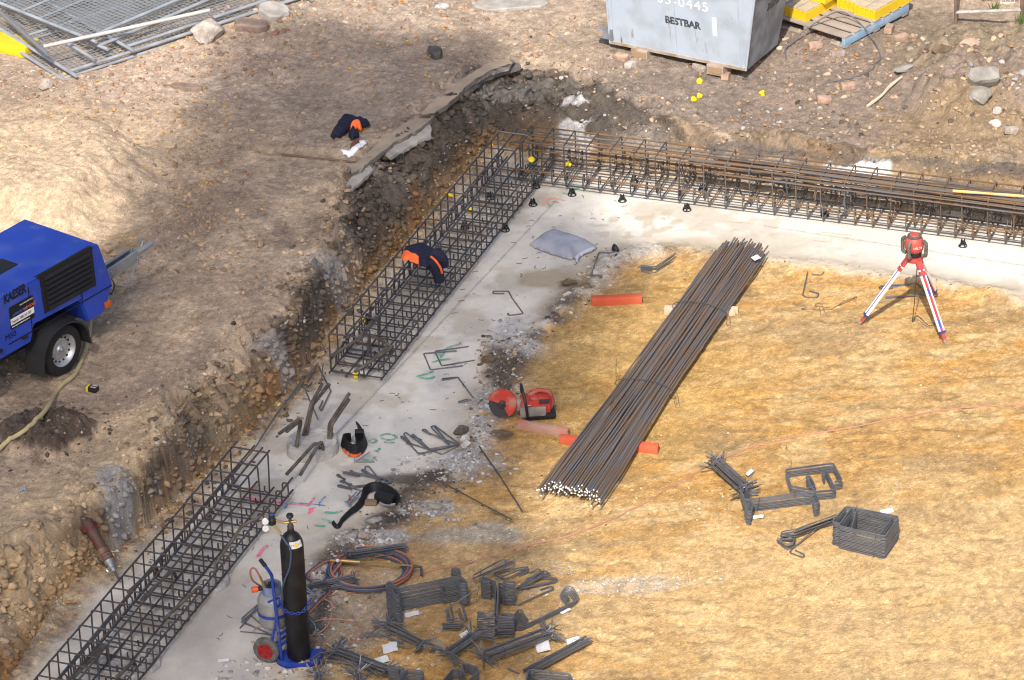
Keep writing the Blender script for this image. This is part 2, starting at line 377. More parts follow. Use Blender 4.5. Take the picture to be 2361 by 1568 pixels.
C = mix(C, rgb(.078, .058, .046), .95 * ss(.15, .5, heap + .5 * (m3 - .5)))
C = mix(C, rgb(.10, .08, .07), .6 * soft(30, 960, .3, .4, 0.68, 317) * ss(.45, .6, m3))
# speckle of pebbles
C *= (1 + .55 * (m3 - .5) + .6 * (m4 - .5))[..., None]
# wall: layered earth
wm = np.clip(np.where(wall, 1.0, 0) + np.where(upper, 1 - ss(.0, .16, dR + .25 * (m3 - .5)), 0), 0, 1)
hz_ = np.where(wall, hR * prof, .9)
XW = X + 1.1 * Z + .35 * n1; YW = Y - 1.5 * Z
m2w = fbm(XW, YW, 2.4, 5, 212); m3w = fbm(XW, YW, 8, 4, 222); m4w = fbm(XW, YW, 22, 3, 232)
wst = fbm(XW * .8, YW * .8, 1.6, 5, 401)
W = np.zeros_like(C) + rgb(.225, .165, .112)
W = mix(W, rgb(.36, .27, .185), .8 * ss(.48, .64, m2w))
W = mix(W, rgb(.30, .155, .060), .8 * ss(.48, .62, wst) * ss(.55, .2, hz_))
W = mix(W, rgb(.085, .064, .048), .8 * ss(.50, .62, fbm(XW, YW, 2.6, 5, 411)) * ss(.1, .4, hz_))
W = mix(W, rgb(.22, .20, .185), .55 * ss(.52, .66, fbm(XW, YW, 2.0, 5, 421)))
W *= (1 + .9 * (m3w - .5) + 1.1 * (m4w - .5))[..., None]
# dark made-ground layer from the corner to the middle; shade of lower hollows painted in
dk = np.clip(soft(1180, 230, 1.5, .9, .5, 431, ns=.3) + soft(1000, 350, .9, .75, .45, 438, ns=.3) + soft(870, 480, .7, .85, .45, 432, ns=.35) + .8 * soft(740, 690, .45, .8, .4, 439) + .75 * soft(1400, 250, .9, .45, .45, 433) + .8 * soft(500, 985, .5, .4, .35, 440) + .8 * soft(310, 1200, .4, .35, .3, 441), 0, 1)
W = mix(W, rgb(.092, .076, .062) * (1 + 1.1 * (m3w[..., None] - .5)), .88 * dk * ss(.04, .22, hz_ + .12 * (m2w - .5)))
W = mix(W, rgb(.26, .235, .205), .8 * soft(1120, 180, .9, .35, 0.60, 434) * ss(.3, .7, m3w + .2))
W = mix(W, rgb(.34, .25, .15), .75 * soft(560, 900, .7, .7, 0.60, 435)); W = mix(W, rgb(.44, .315, .185), .9 * soft(130, 1290, 1.2, .8, 0.45, 436))
W = mix(W, rgb(.40, .285, .15), .6 * soft(2000, 360, 1.6, .25, 0.38, 437))
lay = np.exp(-((hz_ - .30 - .06 * (m2w - .5)) / .035) ** 2) * wall * ss(1500, 1700, 1180 + X * 220)
W = mix(W, rgb(.10, .09, .085), .8 * lay)
low = wall * ss(.30, .05, hz_ + .3 * (m2w - .5))
W = mix(W, rgb(.30, .175, .075), .55 * low)
C = mix(C, (0, 0, 0), wm) + W * wm[..., None]
# cement splashes
for u, v, rx, ry, z, sd in [(1305, 235, .20, .20, .62, 451), (1330, 175, .12, .09, .72, 452), (1255, 320, .25, .10, .3, 453), (1340, 300, .15, .1, .35, 454)]:
    C = mix(C, rgb(.50, .48, .47), .9 * soft(u, v, rx, ry, z, sd, ns=.9))
C = mix(C, rgb(.80, .79, .78), .98 * soft(1960, 380, .42, .20, .32, 455, ns=.7))
C = mix(C, rgb(.36, .345, .33), .85 * soft(275, 1130, .20, .55, 0.54, 456, rot=.35, ns=.5))
C = mix(C, rgb(.34, .32, .31), .6 * soft(680, 880, .5, .18, .1, 457)); C = mix(C, rgb(.36, .34, .33), .5 * soft(790, 700, .5, .25, .12, 458))
# floor colours
CO = np.zeros_like(C) + rgb(.555, .522, .465)
CO = mix(CO, rgb(.615, .58, .515), ss(.4, .6, m1)); CO = mix(CO, rgb(.42, .36, .28), .6 * ss(.5, .66, m2))
CO = mix(CO, rgb(.33, .265, .175), .8 * soft(1262, 642, .38, .28, 0, 501)); CO = mix(CO, rgb(.36, .29, .2), .6 * ss(.5, .62, m3) * soft(1480, 520, .9, .45, 0, 502))
CO = mix(CO, rgb(.39, .33, .24), .5 * soft(1750, 560, 1.0, .25, 0, 503)); CO = mix(CO, rgb(.42, .385, .34), .7 * soft(560, 1480, .9, 1.2, 0, 504))
CO = mix(CO, rgb(.42, .33, .22), .65 * (1 - ss(.05, .5, np.abs(sandD) + .3 * (m2 - .5))))
CO *= (1 + .10 * (m3 - .5) + .10 * (m4 - .5))[..., None]
toe = inP * (1 - ss(.05, .36, dB + .35 * (m2 - .5)))
TO = mix(np.zeros_like(C) + rgb(.40, .30, .19), rgb(.27, .20, .14), ss(.45, .6, m3)) * (1 + .8 * (m4[..., None] - .5))
CO = mix(CO, (0, 0, 0), toe) + TO * toe[..., None]
# saw-cut set-out line on the concrete
for a, b in [((575, 1215), (1282, 462)), ((1760, 520), (2361, 612))]:
    A = G(*a)[:2]; Bp = G(*b)[:2]
    CO = mix(CO, rgb(.20, .19, .18), .55 * (seg_dist(X, Y, [A, Bp]) < .010))
SA = np.zeros_like(C) + rgb(.455, .275, .108)
SA = mix(SA, rgb(.52, .35, .17), ss(.42, .62, m1)); SA = mix(SA, rgb(.54, .29, .085), .6 * ss(.5, .66, str1))
fst = fbm(X * 1.0 + Y * .2, Y * 3.2 - X * .55, 5.0, 4, 97, .6)
SA = mix(SA, rgb(.36, .225, .095), .55 * ss(.52, .70, fst)); SA = mix(SA, rgb(.58, .43, .23), .5 * ss(.45, .28, fst)); SA = mix(SA, rgb(.30, .20, .10), .75 * dabs)
SA = mix(SA, rgb(.62, .48, .28), .45 * ss(.54, .68, fbm(X * .7, Y * 1.5 - X * .25, 2.6, 6, 521, .62)))
SA = mix(SA, rgb(.35, .22, .09), .45 * ss(.54, .68, str2)); SA = mix(SA, rgb(.31, .22, .12), .6 * ss(.56, .7, fbm(X * .7, Y * 1.6, 1.4, 5, 531)))
SA = mix(SA, rgb(.58, .415, .23), .55 * soft(1900, 1400, 3.5, 1.8, 0, 541)); SA = mix(SA, rgb(.46, .29, .10), .55 * soft(1380, 850, 1.6, 2.4, 0, 542))
SA = mix(SA, rgb(.30, .19, .09), .5 * soft(1130, 1060, .7, .7, 0, 543)); SA = mix(SA, rgb(.42, .29, .16), .6 * soft(1000, 1330, 1.2, .9, 0, 544))
SA = mix(SA, rgb(.36, .34, .31), .75 * soft(1080, 1230, .6, .22, 0, 545)); SA = mix(SA, rgb(.42, .35, .27), .8 * soft(830, 1400, .5, .8, 0, 546))
SA = mix(SA, rgb(.47, .42, .37), .5 * soft(1430, 1345, .8, .16, 0, 547))
SA *= np.array([1.02, .98, .90]) * (1 + .45 * (m3 - .5) + .6 * (m4 - .5))[..., None]
FL = mix(CO, (0, 0, 0), sandM) + SA * sandM[..., None]
# dark soil and crushed stone along the boundary
RB = mix(np.zeros_like(C) + rgb(.40, .375, .35), rgb(.13, .105, .085), ss(.47, .56, fbm(X, Y, 1.6, 4, 551)))
eb = np.clip(np.exp(-(sandD / .17) ** 2) * ss(.36, .5, m2 + .1) * ss(-1.2, 1.8, 2.0 - X), 0, 1)
FL = mix(FL, (0, 0, 0), eb) + RB * (1 + .9 * (m4[..., None] - .5)) * eb[..., None]
for u, v, rx, ry, sd in [(1145, 830, .22, .55, 561), (960, 1105, .42, .16, 562), (1160, 1000, .12, .10, 563), (1310, 655, .12, .1, 564), (900, 1195, .25, .12, 565)]:
    FL = mix(FL, rgb(.085, .068, .055) * (1 + .9 * (m4[..., None] - .5)), .85 * soft(u, v, rx, ry, 0, sd))
for u, v, rx, ry, sd in [(1060, 1065, .45, .22, 571), (1180, 770, .25, .4, 572), (1000, 1165, .3, .15, 573), (860, 1240, .3, .14, 574)]:
    FL = mix(FL, rgb(.44, .42, .40) * (1 + .9 * (m4[..., None] - .5)), .75 * soft(u, v, rx, ry, 0, sd, ns=.9))
AL = np.where(inP, np.clip(.12 + sandM * .95 + toe + eb, 0, 1), 1.0)
C = np.where(inP[..., None], FL, C)
wn = np.random.RandomState(9).rand(*X.shape); C = C * (1 + .34 * AL * (wn - .5))[..., None]; C = np.where(((wn > .985) & (sandM > .5))[..., None], np.minimum(C * 1.35, .7), C)
C = np.clip(C, .01, .85)

# wall faces pushed in and out for overhangs
og = wl * ss(.1, .3, np.minimum(dB, .6))
PX = X + og * 0.34 * (fbm(X * 1.0 + Z * 1.5, Y - Z * 1.7, 3.0, 5, 601) - .5); PY = Y + og * 0.30 * (fbm(X - Z * 1.7, Y + Z * 1.5, 3.0, 5, 611) - .5)
NY, NX = X.shape
me = bpy.data.meshes.new('ground')
me.vertices.add(NX * NY); co = np.stack([PX, PY, Z], -1).astype(np.float32); me.vertices.foreach_set('co', co.ravel())
ii = (np.arange(NY - 1)[:, None] * NX + np.arange(NX - 1)[None]).ravel()
q = np.stack([ii, ii + 1, ii + 1 + NX, ii + NX], -1).astype(np.int32)
me.loops.add(q.size); me.loops.foreach_set('vertex_index', q.ravel()); me.polygons.add(len(q))
me.polygons.foreach_set('loop_start', np.arange(0, q.size, 4, dtype=np.int32)); me.polygons.foreach_set('use_smooth', np.ones(len(q), bool))
me.update()
ca = me.color_attributes.new('ground', 'FLOAT_COLOR', 'POINT')
ca.data.foreach_set('color', np.concatenate([C, AL[..., None]], -1).astype(np.float32).ravel())
me.materials.append(vcol_mat('ground_earth', fine=.50, fscale=85, bump=.8, bscale=48, dist=.024, mid=.15))
ground = bpy.data.objects.new('ground', me); COL.objects.link(ground); tag(ground, kind='structure')

def hz(x, y):
    i = int(np.clip(np.searchsorted(AX, x) - 1, 0, NX - 2)); j = int(np.clip(np.searchsorted(AY, y) - 1, 0, NY - 2))
    fx = (x - AX[i]) / (AX[i + 1] - AX[i]); fy = (y - AY[j]) / (AY[j + 1] - AY[j])
    fx = min(max(fx, 0), 1); fy = min(max(fy, 0), 1)
    return float((Z[j, i] * (1 - fx) + Z[j, i + 1] * fx) * (1 - fy) + (Z[j + 1, i] * (1 - fx) + Z[j + 1, i + 1] * fx) * fy)
def T(u, v, dz=0.0):                      # where the sight line meets the earth
    a = G(u, v, 1.9); b = G(u, v, -0.25); p = a
    for k in range(140):
        p = a + (b - a) * (k / 139.0)
        if hz(p[0], p[1]) >= p[2]: break
    return Vector((p[0], p[1], hz(p[0], p[1]) + dz))
def TZ(x, y, dz=0.0): return Vector((x, y, hz(x, y) + dz))

# ================================================================ SHADING TREE beside the pit (outside the picture)
SHP = [(470, 150), (520, 80), (620, 40), (820, 55), (1000, 50), (1130, 75), (1230, 150), (1270, 230), (1340, 300), (1345, 370), (1300, 430), (1340, 500), (1400, 560), (1480, 605), (1490, 690), (1430, 760), (1350, 830), (1345, 960), (1300, 1050), (1250, 1110), (1210, 1190), (1140, 1250), (1150, 1300), (1230, 1370), (1290, 1450), (1260, 1568), (1230, 1800), (-350, 1800), (-350, 640), (0, 600), (120, 560), (255, 545), (300, 470), (335, 390), (420, 270), (470, 210)]
def shade_tree():
    rnd = np.random.RandomState(5)
    poly = [tuple(T(u, v)[:2]) if 0 <= u <= 2361 and 0 <= v <= 1568 else tuple(G(u, v, .4)[:2]) for u, v in SHP]
    xs = [p[0] for p in poly]; ys = [p[1] for p in poly]
    N = 150000
    px = rnd.uniform(min(xs) - .8, max(xs) + .8, N); py = rnd.uniform(min(ys) - .8, max(ys) + .8, N)
    sd = sdf(px, py, poly) + .9 * (fbm(px, py, .9, 4, 901) - .5)
    clump = fbm(px, py, .8, 4, 911)
    keep = rnd.rand(N) < ss(.30, -.45, sd) * (.46 + .05 * ss(.35, .6, clump))
    px, py = px[keep], py[keep]; n = len(px)
    dist = rnd.uniform(33, 38, n)
    base = np.stack([px, py, np.full(n, .4)], -1) + TOSUN[None] * dist[:, None]
    a = rnd.normal(size=(n, 3)); a /= np.linalg.norm(a, axis=1)[:, None]
    b = np.cross(a, rnd.normal(size=(n, 3))); b /= np.linalg.norm(b, axis=1)[:, None]
    s = rnd.uniform(.035, .06, n)[:, None]
    V = np.stack([base - a * s * 1.5, base + b * s * .8, base + a * s * 1.5, base - b * s * .8], 1).reshape(-1, 3)
    tr = empty('tree', (-13.0, -23.0, hz(-13, -23)), 'tall leafy tree out of view beside the pit that shades its left side', 'tree')
    m = bpy.data.meshes.new('crown'); m.from_pydata((V - np.array(tr.location)).tolist(), [], [(4 * i, 4 * i + 1, 4 * i + 2, 4 * i + 3) for i in range(n)])
    m.materials.append(mat('leaf_green', (.06, .09, .025), .6, var=.4)); o = bpy.data.objects.new('crown', m); COL.objects.link(o); o.parent = tr
    mb = MB(); L = np.array(tr.location)
    mb.tube([(0, 0, -.3), (.3, .2, 8), (.8, 0, 16), (1.6, .3, 21)], [.5, .40, .30, .2], 10)
    for k in range(6):
        tgt = base[rnd.randint(n)] - L
        mb.tube(smooth_path([(1.0 + .1 * k, .1, 16.5 + .6 * k), tuple(tgt * .5 + np.array([.6, 0, 6.5])), tuple(tgt)], 4), [.06 - .005 * i for i in range(9)], 6)
    mb.build('trunk', mat('bark', (.12, .09, .065), .9, var=.5), tr)
shade_tree()

# ================================================================ SCATTER: stones, leaves, wire scraps
KV = 4096 / 2361.0
def zoom(x0, y0, s):                     # photo detail coordinates -> picture coordinates
    return lambda *p: [((x0 + a[0] * s) / KV, (y0 + a[1] * s) / KV) + tuple(a[2:]) for a in p]
def Q(c, r): return zoom(1024 * c, 680 * r, 1024 / 2361.0)
def hzv(x, y):
    i = np.clip(np.searchsorted(AX, x) - 1, 0, NX - 2); j = np.clip(np.searchsorted(AY, y) - 1, 0, NY - 2)
    fx = np.clip((x - AX[i]) / (AX[i + 1] - AX[i]), 0, 1); fy = np.clip((y - AY[j]) / (AY[j + 1] - AY[j]), 0, 1)
    return (Z[j, i] * (1 - fx) + Z[j, i + 1] * fx) * (1 - fy) + (Z[j + 1, i] * (1 - fx) + Z[j + 1, i + 1] * fx) * fy
def rock_template(sub, seed, rough=.28):
    bm = bmesh.new(); bmesh.ops.create_icosphere(bm, subdivisions=sub, radius=1.0); rd = random.Random(seed)
    for v in bm.verts:
        v.co *= 1 + rd.uniform(-rough, rough)
    for k in range(9):                   # knock flats off it
        n = Vector((rd.uniform(-1, 1), rd.uniform(-1, 1), rd.uniform(-1, 1))).normalized(); d = rd.uniform(.42, .72)
        for v in bm.verts:
            e = v.co.dot(n) - d
            if e > 0: v.co -= n * e * .9
    V = np.array([v.co[:] for v in bm.verts]); Fc = np.array([[v.index for v in f.verts] for f in bm.faces]); bm.free(); return V, Fc
TPL1 = [rock_template(1, k, .15) for k in range(6)]; TPL2 = [rock_template(2, 20 + k, .08) for k in range(6)]
class Scatter:
    def __init__(s): s.V = []; s.F = []; s.C = []; s.n = 0
    def put(s, x, y, size, cols, rnd, tp, sink=.5, flat=.7):
        z = hzv(x, y)
        for k in range(len(x)):
            V, Fc = tp[rnd.randint(len(tp))]
            sc = size[k] * np.array([1, rnd.uniform(.6, 1), rnd.uniform(.45, .95) * flat + .1]); a = rnd.uniform(0, 6.28); b = rnd.uniform(-.5, .5)
            P = V * sc; c, d = math.cos(b), math.sin(b); P = np.stack([P[:, 0], P[:, 1] * c - P[:, 2] * d, P[:, 1] * d + P[:, 2] * c], -1)
            c, d = math.cos(a), math.sin(a); P = np.stack([P[:, 0] * c - P[:, 1] * d, P[:, 0] * d + P[:, 1] * c, P[:, 2]], -1)
            P += np.array([x[k], y[k], z[k] + sc[2] * (1 - 2 * sink) * .8])
            s.V.append(P); s.F.append(Fc + s.n); s.n += len(P)
            s.C.append(np.repeat(np.append(cols[k], 1)[None], len(P), 0))
    def build(s, name, label, m):
        V = np.concatenate(s.V); Fc = np.concatenate(s.F); me = bpy.data.meshes.new(name)
        me.vertices.add(len(V)); me.vertices.foreach_set('co', V.astype(np.float32).ravel())
        me.loops.add(Fc.size); me.loops.foreach_set('vertex_index', Fc.astype(np.int32).ravel()); me.polygons.add(len(Fc))
        me.polygons.foreach_set('loop_start', np.arange(0, Fc.size, 3, dtype=np.int32)); me.update()
        ca = me.color_attributes.new('ground', 'FLOAT_COLOR', 'POINT'); ca.data.foreach_set('color', np.concatenate(s.C).astype(np.float32).ravel())
        me.materials.append(m); o = bpy.data.objects.new(name, me); COL.objects.link(o); return tag(o, label, 'stones', kind='stuff')
R_ = np.random.RandomState(11)
def pick(pal, n): 
    p = np.array(pal)[R_.randint(len(pal), size=n)]; return np.clip(p * R_.uniform(.62, 1.05, (n, 1)), 0, .8)
TAN = [(.42, .30, .19), (.36, .25, .155), (.47, .34, .22), (.30, .21, .14)]
PINK = [(.46, .33, .24), (.42, .28, .19), (.50, .39, .30), (.33, .22, .16), (.38, .32, .26), (.36, .21, .14), (.40, .30, .21)]
GREY = [(.40, .38, .36), (.50, .49, .47), (.30, .28, .26), (.56, .55, .53)]
DARK = [(.10, .08, .065), (.14, .11, .085), (.18, .14, .11)]
SANDC = [(.60, .45, .24), (.52, .34, .14), (.66, .54, .34), (.45, .28, .11)]
sc = Scatter()
def blobscat(u, v, rx, ry, n, s0, s1, pal, z=.55, rot=0.0, flat=.7):
    c = G(u, v, z); r = np.sqrt(R_.rand(n)) ** 1.3; a = R_.uniform(0, 6.283, n)
    px = r * np.cos(a) * rx * 1.25; py = r * np.sin(a) * ry * 1.25
    x = c[0] + px * math.cos(rot) - py * math.sin(rot); y = c[1] + px * math.sin(rot) + py * math.cos(rot)
    sz = (s0 + (s1 - s0) * R_.rand(n) ** 3.2) * 1.0
    big = sz > .02
    if (~big).any(): sc.put(x[~big], y[~big], sz[~big], pick(pal, (~big).sum()), R_, TPL1, flat=flat)
    if big.any(): sc.put(x[big], y[big], sz[big], pick(pal, big.sum()), R_, TPL2, flat=flat)
MIX = TAN + PINK[:3]
blobscat(280, 190, 1.6, .55, 520, .012, .05, PINK); blobscat(520, 150, 1.0, .5, 300, .012, .05, PINK); blobscat(90, 215, .7, .4, 150, .012, .055, PINK)
blobscat(820, 25, 1.8, .5, 420, .012, .055, PINK); blobscat(1150, 60, 1.2, .7, 260, .01, .05, PINK); blobscat(640, 90, .7, .6, 130, .012, .06, PINK)
blobscat(330, 300, 1.6, .8, 500, .008, .04, TAN); blobscat(120, 330, 1.3, .9, 350, .008, .04, TAN)
blobscat(455, 430, .42, .95, 520, .012, .045, TAN); blobscat(470, 560, .5, .6, 240, .012, .05, TAN); blobscat(370, 260, .8, .5, 180, .01, .04, TAN)
blobscat(640, 470, 1.3, 1.5, 420, .006, .026, MIX); blobscat(780, 240, 2.0, 1.3, 520, .006, .028, MIX + PINK); blobscat(1050, 180, 1.0, .9, 260, .006, .035, MIX + PINK)
blobscat(400, 800, 1.1, 1.2, 420, .006, .03, TAN); blobscat(180, 1080, 1.3, .9, 420, .006, .028, TAN); blobscat(560, 690, .7, .8, 240, .008, .04, MIX)
blobscat(800, 470, .18, .6, 130, .01, .035, MIX, .58); blobscat(245, 620, .7, .5, 200, .008, .04, TAN)
blobscat(1700, 170, 2.2, 1.0, 420, .006, .035, PINK + DARK); blobscat(1960, 150, .8, .9, 300, .01, .06, PINK, .5); blobscat(2150, 230, 1.2, .9, 420, .008, .05, TAN + DARK + PINK[:2], .5)
blobscat(2290, 190, .5, .6, 130, .015, .07, TAN + GREY[:1], .6); blobscat(2250, 330, .8, .5, 260, .008, .04, TAN + PINK[:2], .45); blobscat(1600, 270, 1.3, .4, 260, .006, .04, TAN + GREY, .45)
blobscat(1400, 130, .9, .9, 260, .006, .04, PINK + DARK); blobscat(100, 985, .55, .45, 330, .008, .035, DARK, .6)
def linescat(P, n, wid, s0, s1, pal, bias=0.0, flat=.7):
    P = np.array([p[:2] for p in P]); L = np.hypot(*np.diff(P, axis=0).T); cum = np.concatenate([[0], np.cumsum(L)])
    q = R_.rand(n) * cum[-1]; i = np.clip(np.searchsorted(cum, q) - 1, 0, len(L) - 1); t = (q - cum[i]) / L[i]
    d = (P[i + 1] - P[i]) / L[i][:, None]; off = R_.normal(size=n) * wid + bias
    xy = P[i] + d * (t * L[i])[:, None] + np.stack([-d[:, 1], d[:, 0]], -1) * off[:, None]
    sz = s0 + (s1 - s0) * R_.rand(n) ** 2.6; big = sz > .02
    for mm, tp in ((~big, TPL1), (big, TPL2)):
        if mm.any(): sc.put(xy[mm, 0], xy[mm, 1], sz[mm], pick(pal, mm.sum()), R_, tp, flat=flat)
lb = [tuple(G(u, v)[:2]) for u, v in BASE[7:27]]; bb = [tuple(G(u, v)[:2]) for u, v in BASE[1:8]]
linescat(lb, 1100, .10, .005, .03, TAN + GREY, .0); linescat(bb, 420, .07, .005, .03, TAN + GREY)
linescat([p for p in RIMW[22:38]], 420, .18, .008, .06, TAN + DARK + [(.22, .155, .10)] * 3); linescat([(p[0] + .25, p[1] - .1) for p in RIMW[22:38]], 300, .14, .008, .05, TAN + DARK + [(.20, .145, .09)] * 3)
linescat([p for p in RIMW[4:22]], 420, .16, .006, .04, TAN + GREY[:1] + DARK[1:])
sb = [tuple(G(u, v)[:2]) for u, v in SANDB[10:32]]; sb2 = [tuple(G(u, v)[:2]) for u, v in SANDB[1:11]]
linescat(sb, 1500, .13, .004, .032, GREY + DARK + TAN); linescat(sb2, 420, .06, .004, .022, GREY[:2] + TAN)
blobscat(1050, 1075, .5, .25, 380, .005, .035, GREY, 0); blobscat(960, 1120, .4, .15, 200, .005, .025, DARK, 0); blobscat(1140, 835, .18, .5, 260, .006, .04, DARK + TAN, 0)
blobscat(1180, 780, .25, .35, 160, .006, .035, GREY, 0); blobscat(850, 1245, .35, .12, 120, .008, .05, GREY, 0); blobscat(990, 1180, .3, .18, 160, .006, .045, GREY, 0)
blobscat(800, 1480, .7, .7, 420, .006, .04, GREY + TAN, 0); blobscat(640, 1555, .5, .3, 120, .008, .055, GREY, 0); blobscat(860, 1340, .5, .4, 260, .004, .022, GREY + TAN, 0)
blobscat(1440, 1345, .8, .12, 330, .006, .024, GREY, 0, .12); blobscat(1250, 1310, .3, .12, 90, .006, .02, GREY, 0)
blobscat(1900, 1300, 3.2, 1.6, 1900, .003, .016, SANDC + [(.30, .20, .10)] * 2, 0); blobscat(2100, 1000, 2.2, 2.2, 900, .003, .012, SANDC + [(.30, .20, .10)] * 2, 0); blobscat(1600, 900, 2.4, 2.4, 1300, .003, .014, SANDC + [(.30, .20, .10)] * 2, 0); blobscat(2100, 900, 1.8, 1.5, 420, .004, .02, SANDC + GREY[:1], 0)
blobscat(1250, 1420, 1.3, 1.2, 620, .004, .022, SANDC, 0); blobscat(1230, 1180, .9, .6, 260, .004, .022, SANDC + DARK, 0); blobscat(1560, 1160, .4, .4, 120, .006, .03, SANDC, 0)
blobscat(1180, 540, 1.2, 1.2, 60, .003, .008, GREY + DARK, 0)
def clods(mask, n, s0, s1, pw, sink, lo=.8, hi=1.15):
    gy, gx = np.gradient(Z, AY, AX); ar = np.sqrt(1 + np.minimum(gx * gx + gy * gy, 16)) * mask * (AX[None, :] > -6.7) * (AX[None, :] < 6.4) * (AY[:, None] > -7.3) * (AY[:, None] < 8.1)
    cum = np.cumsum(ar.ravel()); k = np.searchsorted(cum, R_.rand(n) * cum[-1]); j, i = np.unravel_index(np.clip(k, 0, ar.size - 1), ar.shape)
    x = PX[j, i] + R_.uniform(-.01, .01, n); y = PY[j, i] + R_.uniform(-.01, .01, n); sz = s0 + (s1 - s0) * R_.rand(n) ** pw; cl = C[j, i] * R_.uniform(lo, hi, (n, 1)); big = sz > .022
    for mm, tp in ((~big, TPL1), (big, TPL2)):
        if mm.any(): sc.put(x[mm], y[mm], sz[mm], cl[mm], R_, tp, sink=sink, flat=.9)
clods(wall * (X < .4), 3800, .010, .065, 2.2, .55); clods(wall * (X >= .4), 900, .006, .030, 2.5, .55)
nr = (upper & (dR < .5)).astype(float); clods(nr, 1600, .008, .045, 2.6, .5)
clods(upper * ss(.3, .7, m2) * (X < 1.0), 4200, .005, .028, 3.0, .5, .85, 1.25); clods(upper * (X >= 1.0), 1800, .005, .024, 3.0, .5, .85, 1.3)
blobscat(650, 400, 2.6, 2.6, 1600, .004, .013, TAN + [(.22, .16, .115)], .55); blobscat(300, 900, 1.8, 2.2, 1100, .004, .013, TAN + [(.24, .17, .12)], .55); blobscat(1800, 190, 3.0, 1.4, 1100, .004, .014, TAN + PINK + DARK[1:], .5); blobscat(250, 330, 1.8, 1.2, 600, .004, .013, TAN, .6)
sc.build('rubble', 'loose stones, clods and crushed concrete strewn over the site', vcol_mat('stone', fine=.25, fscale=70, bump=.5, bscale=60, dist=.01))

def leaves():
    V = []; Fc = []; Cc = []; rnd = np.random.RandomState(3)
    pal = np.array([(.62, .30, .04), (.70, .42, .05), (.45, .18, .04), (.55, .24, .05), (.32, .14, .05)])
    zones = [(300, 180, 1.7, .6, 80, .5), (850, 90, 2.2, .9, 120, .55), (780, 270, 1.6, .9, 40, .55), (1000, 150, 1.2, 1., 60, .55), (450, 420, .7, 1., 22, .55), (1900, 170, 2.2, 1.1, 90, .5), (1450, 110, .8, .8, 30, .5), (330, 300, 1.2, .7, 45, .5), (640, 560, .9, 1.3, 22, .55), (1450, 640, .8, .5, 5, 0)]
    pts = []
    for u, v, rx, ry, n, z in zones:
        n = int(n * .7); c = G(u, v, z); r = np.sqrt(rnd.rand(n)); a = rnd.uniform(0, 6.28, n); pts += list(zip(c[0] + r * np.cos(a) * rx, c[1] + r * np.sin(a) * ry))
    P = np.array(lb); 
    for k in range(150):
        i = rnd.randint(len(P) - 1); t = rnd.rand(); p = P[i] * (1 - t) + P[i + 1] * t; pts.append((p[0] + rnd.normal() * .07 + .06, p[1] + rnd.normal() * .06))
    for x, y in pts:
        z = hz(x, y) + .012; a = rnd.uniform(0, 6.28); L = rnd.uniform(.016, .034); w_ = L * rnd.uniform(.35, .6); c, s = math.cos(a), math.sin(a)
        o = len(V); h = rnd.uniform(.004, .02)
        for lx, ly, lz in ((-L, 0, h), (0, -w_, 0), (L, 0, h * rnd.rand()), (0, w_, h * .4)): V.append((x + lx * c - ly * s, y + lx * s + ly * c, z + lz))
        Fc += [(o, o + 1, o + 2), (o, o + 2, o + 3)]; Cc += [tuple(pal[rnd.randint(len(pal))] * rnd.uniform(.7, 1.2)) + (1,)] * 4
    me = bpy.data.meshes.new('fallen_leaves'); me.from_pydata(V, [], Fc); ca = me.color_attributes.new('ground', 'FLOAT_COLOR', 'POINT'); ca.data.foreach_set('color', np.array(Cc, np.float32).ravel())
    me.materials.append(vcol_mat('leaf_litter', rough=.6, fine=.2, bump=0)); o = bpy.data.objects.new('fallen_leaves', me); COL.objects.link(o)
    tag(o, 'scattered orange and yellow fallen leaves across the earth and along the wall foot', 'leaves', kind='stuff')
leaves()
def wire_scraps():
    rnd = random.Random(4); mb = MB()
    for u, v, ru, rv, n in [(1280, 540, 110, 90, 20), (1130, 700, 80, 120, 22), (960, 900, 130, 90, 22), (760, 1120, 120, 120, 14), (640, 1330, 80, 100, 10), (560, 1480, 60, 70, 6), (1400, 480, 90, 30, 8)]:
        for k in range(n):
            p = Vector(G(u + rnd.uniform(-ru, ru), v + rnd.uniform(-rv, rv)))
            if not in_poly(np.array([p.x]), np.array([p.y]), PITP)[0]: continue
            a = rnd.uniform(0, 6.28); L = rnd.uniform(.03, .07); bd = rnd.uniform(-1.6, 1.6); pts = []
            for q in range(5): pts.append((p.x + math.cos(a) * L * q / 4, p.y + math.sin(a) * L * q / 4, hz(p.x, p.y) + .006 + .004 * (q == 2))); a += bd / 4
            mb.tube(pts, .0024, 4)
    o = mb.build('tie_wire_scraps', mat('wire_dark', (.05, .045, .04), .6)); tag(o, 'short curled offcuts of dark tie wire littering the concrete', 'wire scraps', kind='stuff')
wire_scraps()

